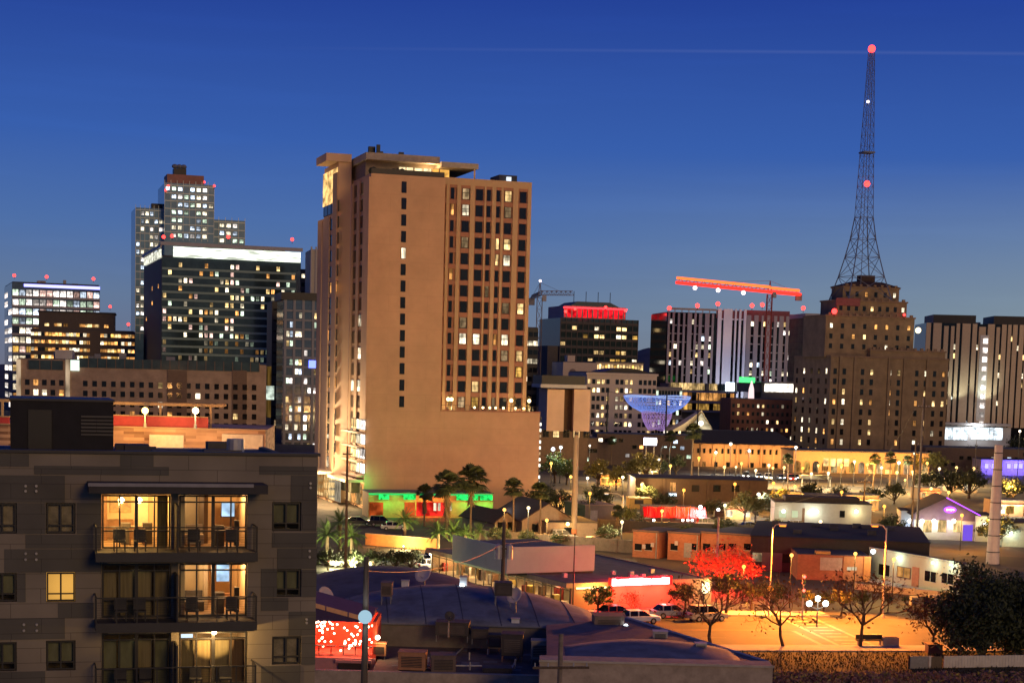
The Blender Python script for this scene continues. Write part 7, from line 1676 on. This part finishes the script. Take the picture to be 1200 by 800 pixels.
for lab, q, yb, yt, rz in (('short lit palm behind the orange wall with pale fronds', 474, 640, 594, 0), ('short bright palm beside the orange wall end', 513, 655, 607, 1), ('short green palm right of the orange wall', 531, 652, 606, 2), ('short palm leaning at the white parapet corner', 562, 648, 610, 3), ('short palm with broad yellow lit fronds near the pole', 545, 652, 612, 4), ('lit green palm touching the apartment building', 383, 662, 607, 1.3), ('lit green palm beside the bare wooden pole', 412, 664, 610, 2.6), ('dark rear palm above the lit palms', 398, 645, 595, .6)):
    tree(PD, lab, q, yb, yt, mh(PD), 'palm_tree', 'palm tree', pg, rz)
for i, (q, yb, pw, c) in enumerate(((395, 664, 190, (1, .92, .45)), (418, 666, 190, (.95, 1, .45)), (474, 642, 130, (1, .85, .35)), (512, 658, 260, (1, .62, .15)), (538, 655, 260, (1, .85, .30)), (560, 652, 120, (1, .8, .35)))):
    g = G(q, yb); t = thing('garden_light', ('garden uplight under the palm by the apartment building', 'garden uplight by the bare wooden pole', 'garden uplight under the pale frond palm', 'garden uplight at the orange wall end', 'garden uplight between the short palms', 'garden uplight by the parapet corner palm')[i], 'garden light', (g.x, g.y-2.2, 0), 0, 'garden lights'); MB().tube((0, 0, 0), (0, 0, .45), .12, .16, 8).build('housing', BLACK, t); MB().ball((0, 0, .5), .12).build('lens', glow('garden', (1, .9, .5), 10), t); lamp('uplight', t, (0, -.3, .9), pw*9, c, radius=.15)
# hedges and street trees in the mid-ground
HD = leafy_mesh(71, 4, 2.6, 34, 46, .22, .15, .6, LEAFD); HO = leafy_mesh(72, 6, 2.8, 40, 44, .24, .3, .8, LEAFO); HG = leafy_mesh(73, 6, 3.0, 40, 44, .24, .3, .8, LEAFG)
hl = ['hedge bush touching the apartment building corner', 'hedge bush at the foot of the bare wooden pole', 'hedge bush in the middle of the dark row', 'hedge bush near the end of the dark row', 'last hedge bush of the dark row by the lot']
for i, q in enumerate((384, 412, 438, 462, 482)): tree(HD, hl[i], q, 668, 640, mh(HD), 'hedge_bush', 'bush', 'dark hedge row beside the lot', i*1.3)
mids = [(HG, 650, 566, 528, 'green lit tree at the podium edge below the tan slabs'), (HG, 664, 568, 536, 'green lit tree beside the thick monopole'), (HO, 700, 572, 536, 'olive tree right of the thick monopole'), (HO, 722, 574, 545, 'olive tree around the warm globe lamp'), (HO, 757, 568, 528, 'rounded olive tree below the purple sign'), (HO, 740, 570, 535, 'olive tree left of the rounded one'), (HD, 792, 556, 530, 'dark tree before the civic building steps'), (HD, 776, 558, 537, 'low dark tree beside the cyan lamps'),
        (HO, 872, 612, 573, 'tall ochre lit tree behind the bar'), (HO, 885, 612, 582, 'smaller ochre tree beside the tall ochre one'), (HD, 838, 608, 582, 'dark rounded tree beside the red canopy'), (HO, 965, 618, 589, 'hedge tree trimmed square before the pale house'), (HO, 978, 618, 590, 'second trimmed hedge tree before the pale house'), (HD, 950, 590, 562, 'dark tree behind the pale house under the flat canopy'), (HD, 985, 592, 566, 'dark tree behind the pale house ridge'), (HD, 1020, 590, 568, 'dark tree behind the house pole'), (HD, 1048, 590, 562, 'dark tree left of the twin wire poles'),
        (HD, 1090, 580, 548, 'dark tree right of the twin wire poles'), (HD, 1112, 582, 545, 'dark tree behind the violet gable'), (HD, 1135, 584, 545, 'dark tree under the blue venue'), (HD, 1185, 590, 556, 'dark tree behind the tapered pole'), (HO, 1095, 560, 528, 'olive tree below the bright lobby'), (HD, 1120, 552, 522, 'dark tree right under the bright lobby'), (HD, 1142, 550, 520, 'dark tree at the end of the bright lobby'), (HD, 1195, 545, 508, 'dark tree at the edge above the blue venue'), (HD, 635, 600, 566, 'dark tree at the end of the podium wall'), (HD, 690, 610, 582, 'dark tree beside the curved street light'), (HD, 655, 602, 570, 'dark tree behind the hip roofed house'), (HD, 700, 598, 565, 'dark tree behind the corrugated shed'), (HD, 780, 600, 574, 'dark tree behind the red canopy'), (HD, 905, 605, 575, 'dark tree at the end of the pale house'), (HO, 1075, 556, 530, 'olive tree below the twin palms end'), (HD, 1165, 640, 600, 'dark tree between annexe walls')]
for i, (ms, q, yb, yt, lab) in enumerate(mids): tree(ms, lab, q, yb, yt, mh(ms), 'street_tree', 'tree', 'street trees of the mid distance', i*1.9)
# lamps of the mid distance
WL = (1, .90, .70)
lm = [(729, 586, 559, (1, .86, .45), 'y', .5, 420, 'warm globe lamp inside the olive trees'), (688, 580, 560, (1, .78, .5), 'w', .5, 320, 'warm globe lamp right of the thick monopole'), (771, 565, 538, WL, 'w', .5, 200, 'white globe lamp on a tall pole under the cyan lamps'), (690, 560, 522, WL, 'w', .4, 160, 'white lamp below the tan slab corner'), (838, 556, 530, (1, .8, .5), 'w', .65, 360, 'large warm lamp before the civic building entrance'), (855, 556, 520, WL, 'w', .65, 300, 'large white lamp high before the civic roof'), (877, 556, 528, (.7, .95, 1), 'c', .6, 260, 'cyan white lamp before the civic building'), (862, 560, 547, (1, .7, .3), 'a', .45, 260, 'low amber lamp beside the car queue'), (888, 604, 579, (1, .93, .7), 'w', .55, 420, 'white globe lamp beside the ochre tree'), (820, 614, 594, (.92, .97, 1), 'w', .6, 260, 'white globe lamp at the end of the red canopy'), (841, 615, 597, (.92, .97, 1), 'w', .5, 180, 'white globe lamp before the dark rounded tree'), (1004, 617, 598, (1, .9, .6), 'w', .42, 0, 'white globe lamp before the yellow lit house wall'), (931, 565, 524, WL, 'w', .6, 260, 'white lamp at the near corner of the arcade'), (1052, 572, 542, WL, 'w', .6, 260, 'white lamp behind the arcade palms'), (1070, 560, 531, (1, .8, .5), 'a', .4, 160, 'small amber lamp near the twin wire poles'), (1142, 560, 512, (1, .8, .55), 'a', .7, 200, 'amber lamp beside the bright lobby end'), (1192, 560, 505, (1, .8, .55), 'a', .6, 160, 'amber lamp at the frame edge above the venue'), (958, 566, 545, (1, .55, .12), 'a', .45, 420, 'amber lamp before the arcade windows'), (985, 567, 547, (1, .55, .12), 'a', .45, 420, 'amber lamp under the lit arcade windows'), (1060, 575, 562, (1, .55, .12), 'a', .4, 320, 'amber lamp at the arcade corner'), (905, 566, 548, (1, .55, .12), 'a', .45, 500, 'amber lamp above the car queue'), (580, 622, 600, (.85, .92, 1), 'c', .3, 60, 'cool lamp on the brown gabled house corner'), (647, 565, 526, (.75, .85, 1), 'c', .75, 120, 'cool blue lamp at the podium edge'), (656, 566, 524, (.85, 1, .95), 'c', .6, 120, 'cool mint lamp beside the cool blue one'), (643, 620, 612, (1, .85, .6), 'w', .25, 40, 'small lamp before the dark roofed house')]
for i, (q, yb, yt, c, k, r_, pw, lab) in enumerate(lm): street_lamp(lab, q, yb, yt, c, ({'y': 'yel', 'w': 'wht', 'c': 'cool', 'a': 'amb'}[k]+str(i), 5), pw*4.5, 'globe', r_*.62, pole=.09, pm=BLACK)
for i, q in enumerate((773.5, 783.5)): street_lamp(('cyan lamp panel on the tall pole, nearer the purple sign', 'cyan lamp panel on the tall pole, nearer the lone palm')[i], q, 560, 524, (.55, .95, 1), ('cyan', 6), 160, 'arm', .3, .8, pole=.10, pm=BLACK)
cl = street_lamp('curved arm grey street light with a dim pale head', 729, 616, 580, (1, .95, .85), ('dim', 1.0), 0, 'arm', .3, -2.6, pole=.16, pm=GALV)
sg_ = thing('lit_sign', 'glowing white violet sign panel on posts above the olive trees', 'sign', tuple(W(746, 545, 430)[:2])+(0,), 0); zz = W(757, 517, 430).z; xx = W(762, 517, 430).x-sg_.location.x
MB().box(xx-1.6, xx+1.6, -.2, .2, zz-.9, zz+.9).build('panel', glow('sign_violetwhite', (.82, .78, 1), 7), sg_); MB().tube((xx-1, .1, 0), (xx-1, .1, zz-.8), .12).build('post', BLACK, sg_); MB().tube((xx+1, .1, 0), (xx+1, .1, zz-.8), .12).build('post', BLACK, sg_); lamp('sign_light', sg_, (xx, -2, zz), 500, (.7, .5, 1), radius=.4)
# mid-distance shops below the skyline, in the dark gaps
for i, (q0, q1, yt, yb, mm, lab) in enumerate(((632, 700, 512, 556, mat('shop_row', (.09, .06, .05)), 'dark shop row under the tan slab building'), (700, 812, 508, 552, mat('shop_row', (.09, .06, .05)), 'dark shop row below the cream office and blue net'), (1085, 1216, 524, 552, mat('shop_row', (.09, .06, .05)), 'dark low row under the bright lobby'))):
    o = lowb('shop_row', lab, q0, q1, yt, yb-8 if i < 2 else yb, 3, 16, mm, cat='building')
    for k in range(14):
        l = rg.random() < (.4 if i < 2 else .15); o.win('f', (k+.5)*o.Wd/14, o.H*rg.choice((.32, .6, .8)), 1.4, 1.2, rg.choice(lits(0, 1, 2)+LITCOOL) if l else DARKGLASS, 0, 1, l)
    o.flush()
ex = [(HD, 712, 640, 612, 'dark shrubby tree between monopole and orange brick outbuilding'), (HD, 735, 618, 590, 'dark tree standing under the ochre kiosk'), (HO, 902, 640, 606, 'olive tree behind the slim pale pole'), (HD, 850, 628, 604, 'dark bush between bar and long orange brick building'), (HD, 805, 628, 612, 'low dark bush below the red canopy lamps'), (HD, 830, 590, 562, 'dark tree against the dark warehouse wall'), (HD, 760, 592, 566, 'dark tree before the warehouse amber window'),
      (HO, 915, 600, 570, 'ochre tree between warehouse end and pale house'), (HD, 1045, 632, 600, 'dark tree between the pale house and violet gable'), (HD, 618, 640, 618, 'dark hedge tree behind the raised white parapet'), (HD, 582, 640, 614, 'dark bush by the brown gabled house'), (HD, 655, 642, 622, 'dark hedge at the monopole foot'), (HO, 1010, 716, 690, 'olive shrub tree left of the pale street light'), (HD, 965, 716, 690, 'dark shrub tree beside the three globes lamp'), (HD, 905, 712, 678, 'dark shrub tree behind the slim pale pole')]
for i, (ms, q, yb, yt, lab) in enumerate(ex): tree(ms, lab, q, yb, yt, mh(ms), 'street_tree', 'tree', 'street trees of the mid distance', i*2.3)
for i, (q, y_, rz, pn, lab) in enumerate(((700, 642, 12, 'black', 'black car by the low wall near the outbuilding'), (855, 640 if False else 622, 10, 'silver', 'silver car behind the long orange brick building'), (830, 618, 8, 'white', 'white car beyond the red canopy end'), (880, 621, 9, 'blue', 'blue car parked near the ochre trees'), (1030, 628, 5, 'beige', 'beige car in the dark yard before the violet gable'))): carat(lab, q, y_, rz, pn, False, i % 2 == 0, 'cars in the dark yards')
def wall_run(label, x0, y0, x1, y1, h_, m, nm='wall', cat='wall'):
    p = G(x0, y0); q = G(x1, y1); t = thing(nm, label, cat, (p.x, p.y, 0), math.atan2(q.y-p.y, q.x-p.x)); L_ = (q-p).length; MB().box(0, L_, 0, .25, 0, h_).build('panel', m, t)
    for k in range(int(L_/4)+1): MB().box(k*4, k*4+.3, -.06, .31, 0, h_+.12).build('post', m, t)
wall_run('low block wall running behind the raised white parapet', 556, 634, 742, 648, 1.9, mat('block_wall', (.16, .125, .10), rough=.95, var=.3), 'wall'); wall_run('dark yard fence behind the orange brick buildings', 700, 622, 900, 630, 2.0, mat('yard_fence', (.05, .04, .035)), 'fence', 'fence'); wall_run('pale low wall beside the cross street and mint building', 1000, 690, 1120, 702, .8, mat('block_pale', (.34, .27, .20)), 'wall'); wall_run('dark fence in the yard before the violet gable', 905, 624, 1050, 634, 1.7, mat('yard_fence', (.05, .04, .035)), 'fence', 'fence')
rgl = random.Random(404)
AMB = ((1, .50, .10), (1, .62, .20), (1, .78, .42), (1, .42, .06))
for k, (q, yb) in enumerate([(645, 575), (668, 590), (700, 566), (715, 588), (745, 566), (752, 592), (785, 566), (802, 585), (818, 566), (848, 572), (868, 566), (885, 568), (900, 571), (918, 570), (940, 568), (950, 575), (970, 572), (985, 576), (1000, 570), (1015, 574), (1032, 572), (1050, 577), (1068, 578), (1085, 572), (1100, 566), (1120, 566), (1090, 596), (1140, 570), (1180, 590), (905, 600), (930, 604), (985, 606), (1035, 620), (690, 622), (728, 640), (775, 624), (848, 634), (590, 640), (618, 644), (640, 638), (925, 712), (1000, 700), (1045, 708), (870, 706), (1110, 612), (860, 600), (800, 612), (1160, 640), (1125, 645), (1010, 648), (960, 646)]):
    c = AMB[rgl.randrange(4)]; g = G(q, yb); t = thing('street_lamp', 'small warm globe lamp glowing among the dark trees and low roofs', 'street lamp', (g.x, g.y, 0), 0, 'small warm lamps of the low city blocks'); h_ = rgl.uniform(3.6, 6.5); r_ = .19*g.y/300+.10
    MB().tube((0, 0, 0), (0, 0, h_-r_), .07, .05, 6).build('pole', BLACK, t); MB().ball((0, 0, h_), r_, 8, 6).build('globe', glow('small_lamp_%d' % AMB.index(c), c, 3.2), t); lamp('lamp_light', t, (0, -r_-.4, h_), rgl.uniform(1800, 4200)*(g.y/330)**1.3, c, radius=.25)
# little lit storefronts that fill the low blocks
SFS = [(646, 676, 578, 596, 'warm lit corner shop behind the hip roofed house', (1, .60, .22)), (742, 772, 548, 560, 'small shop with white windows among the olive trees', (1, .85, .6)), (704, 728, 556, 568, 'small amber lit kiosk row beside the warm globe lamps', (1, .52, .12)), (905, 938, 576, 592, 'amber lit shopfront at the end of the dark warehouse', (1, .50, .12)), (944, 985, 580, 596, 'long orange lit shopfront behind the pale house', (1, .46, .10)), (992, 1030, 580, 597, 'yellow lit diner behind the house pole', (1, .62, .2)), (1078, 1102, 572, 585, 'red and amber lit shop beyond the violet gable', (1, .36, .10)), (1112, 1146, 562, 576, 'dim amber lit store under the blue venue', (1, .52, .16)), (1168, 1200, 586, 604, 'pale lit store behind the tapered pole', (1, .8, .5)), (850, 880, 592, 608, 'cream lit shop behind the ochre trees', (1, .75, .35)), (586, 622, 640 if False else 598, 612, 'dim shop tucked behind the gabled houses', (1, .6, .25))]
for k, (q0, q1, yt, yb, lab, c) in enumerate(SFS):
    o = lowb('storefront', lab, q0, q1, yt, yb, (4, -3, 6)[k % 3], 7, mat('store_wall_%d' % (k % 3), ((.30, .21, .13), (.24, .20, .16), (.34, .19, .11))[k % 3], rough=.9, var=.15), cat='shop', group='small shops of the low blocks'); n_ = max(3, int(o.Wd/1.6))
    for i in range(n_):
        if rgl.random() < .82: o.box('window', o.Wd*i/n_+.2, o.Wd*(i+1)/n_-.15, -.06, -.01, .5, o.H*.66, LIT[rgl.randrange(4)])
    o.box('awning', .1, o.Wd-.1, -1.2, -.01, o.H*.70, o.H*.76, mat('awning_%d' % (k % 3), ((.30, .05, .04), (.10, .14, .08), (.28, .20, .10))[k % 3]))
    for i in range(2): lamp('shop_light', o.root, (o.Wd*(.25+.5*i), -2.0, o.H*.68), 520*(o.A.y/330)**1.2, c, radius=.3)
# made-up flood lights, added to brighten the high-rise from the blocks in front
def flood(label, x, y, h, tx, ty, tz, pw, c, spot):
    t = thing('added_flood_mast', label, 'floodlight', (x, y, 0), 0, 'added floodlight masts'); MB().tube((0, 0, 0), (0, 0, h), .2, .14, 8).build('mast', GREYM, t); d = Vector((tx-x, ty-y, tz-h)).normalized(); hd = MB().box(-.6, .6, -.25, .25, h, h+.7).build('lamp_head', BLACK, t)
    lamp('flood', t, (0, 0, h+.35), pw, c, 'SPOT', .6, (tx-x, ty-y, tz), spot, .55)
FLOODC = (1, .44, .125)
P1 = TW.A+TW.u*20+Vector((0, 0, 36))
flood('added floodlight mast hidden behind the apartment building roof', -34, 150, 14, P1.x-5, P1.y, 34, 108000, FLOODC, 52)
flood('added floodlight mast between the vaulted roofs and the podium', 26, 215, 9, P1.x+2, P1.y, 34, 66000, FLOODC, 50)
P2 = TW.A+TW.v*30+Vector((0, 0, 36))
flood('added floodlight mast beside the garage', -82, 235, 15, P2.x, P2.y, 36, 105000, FLOODC, 60)
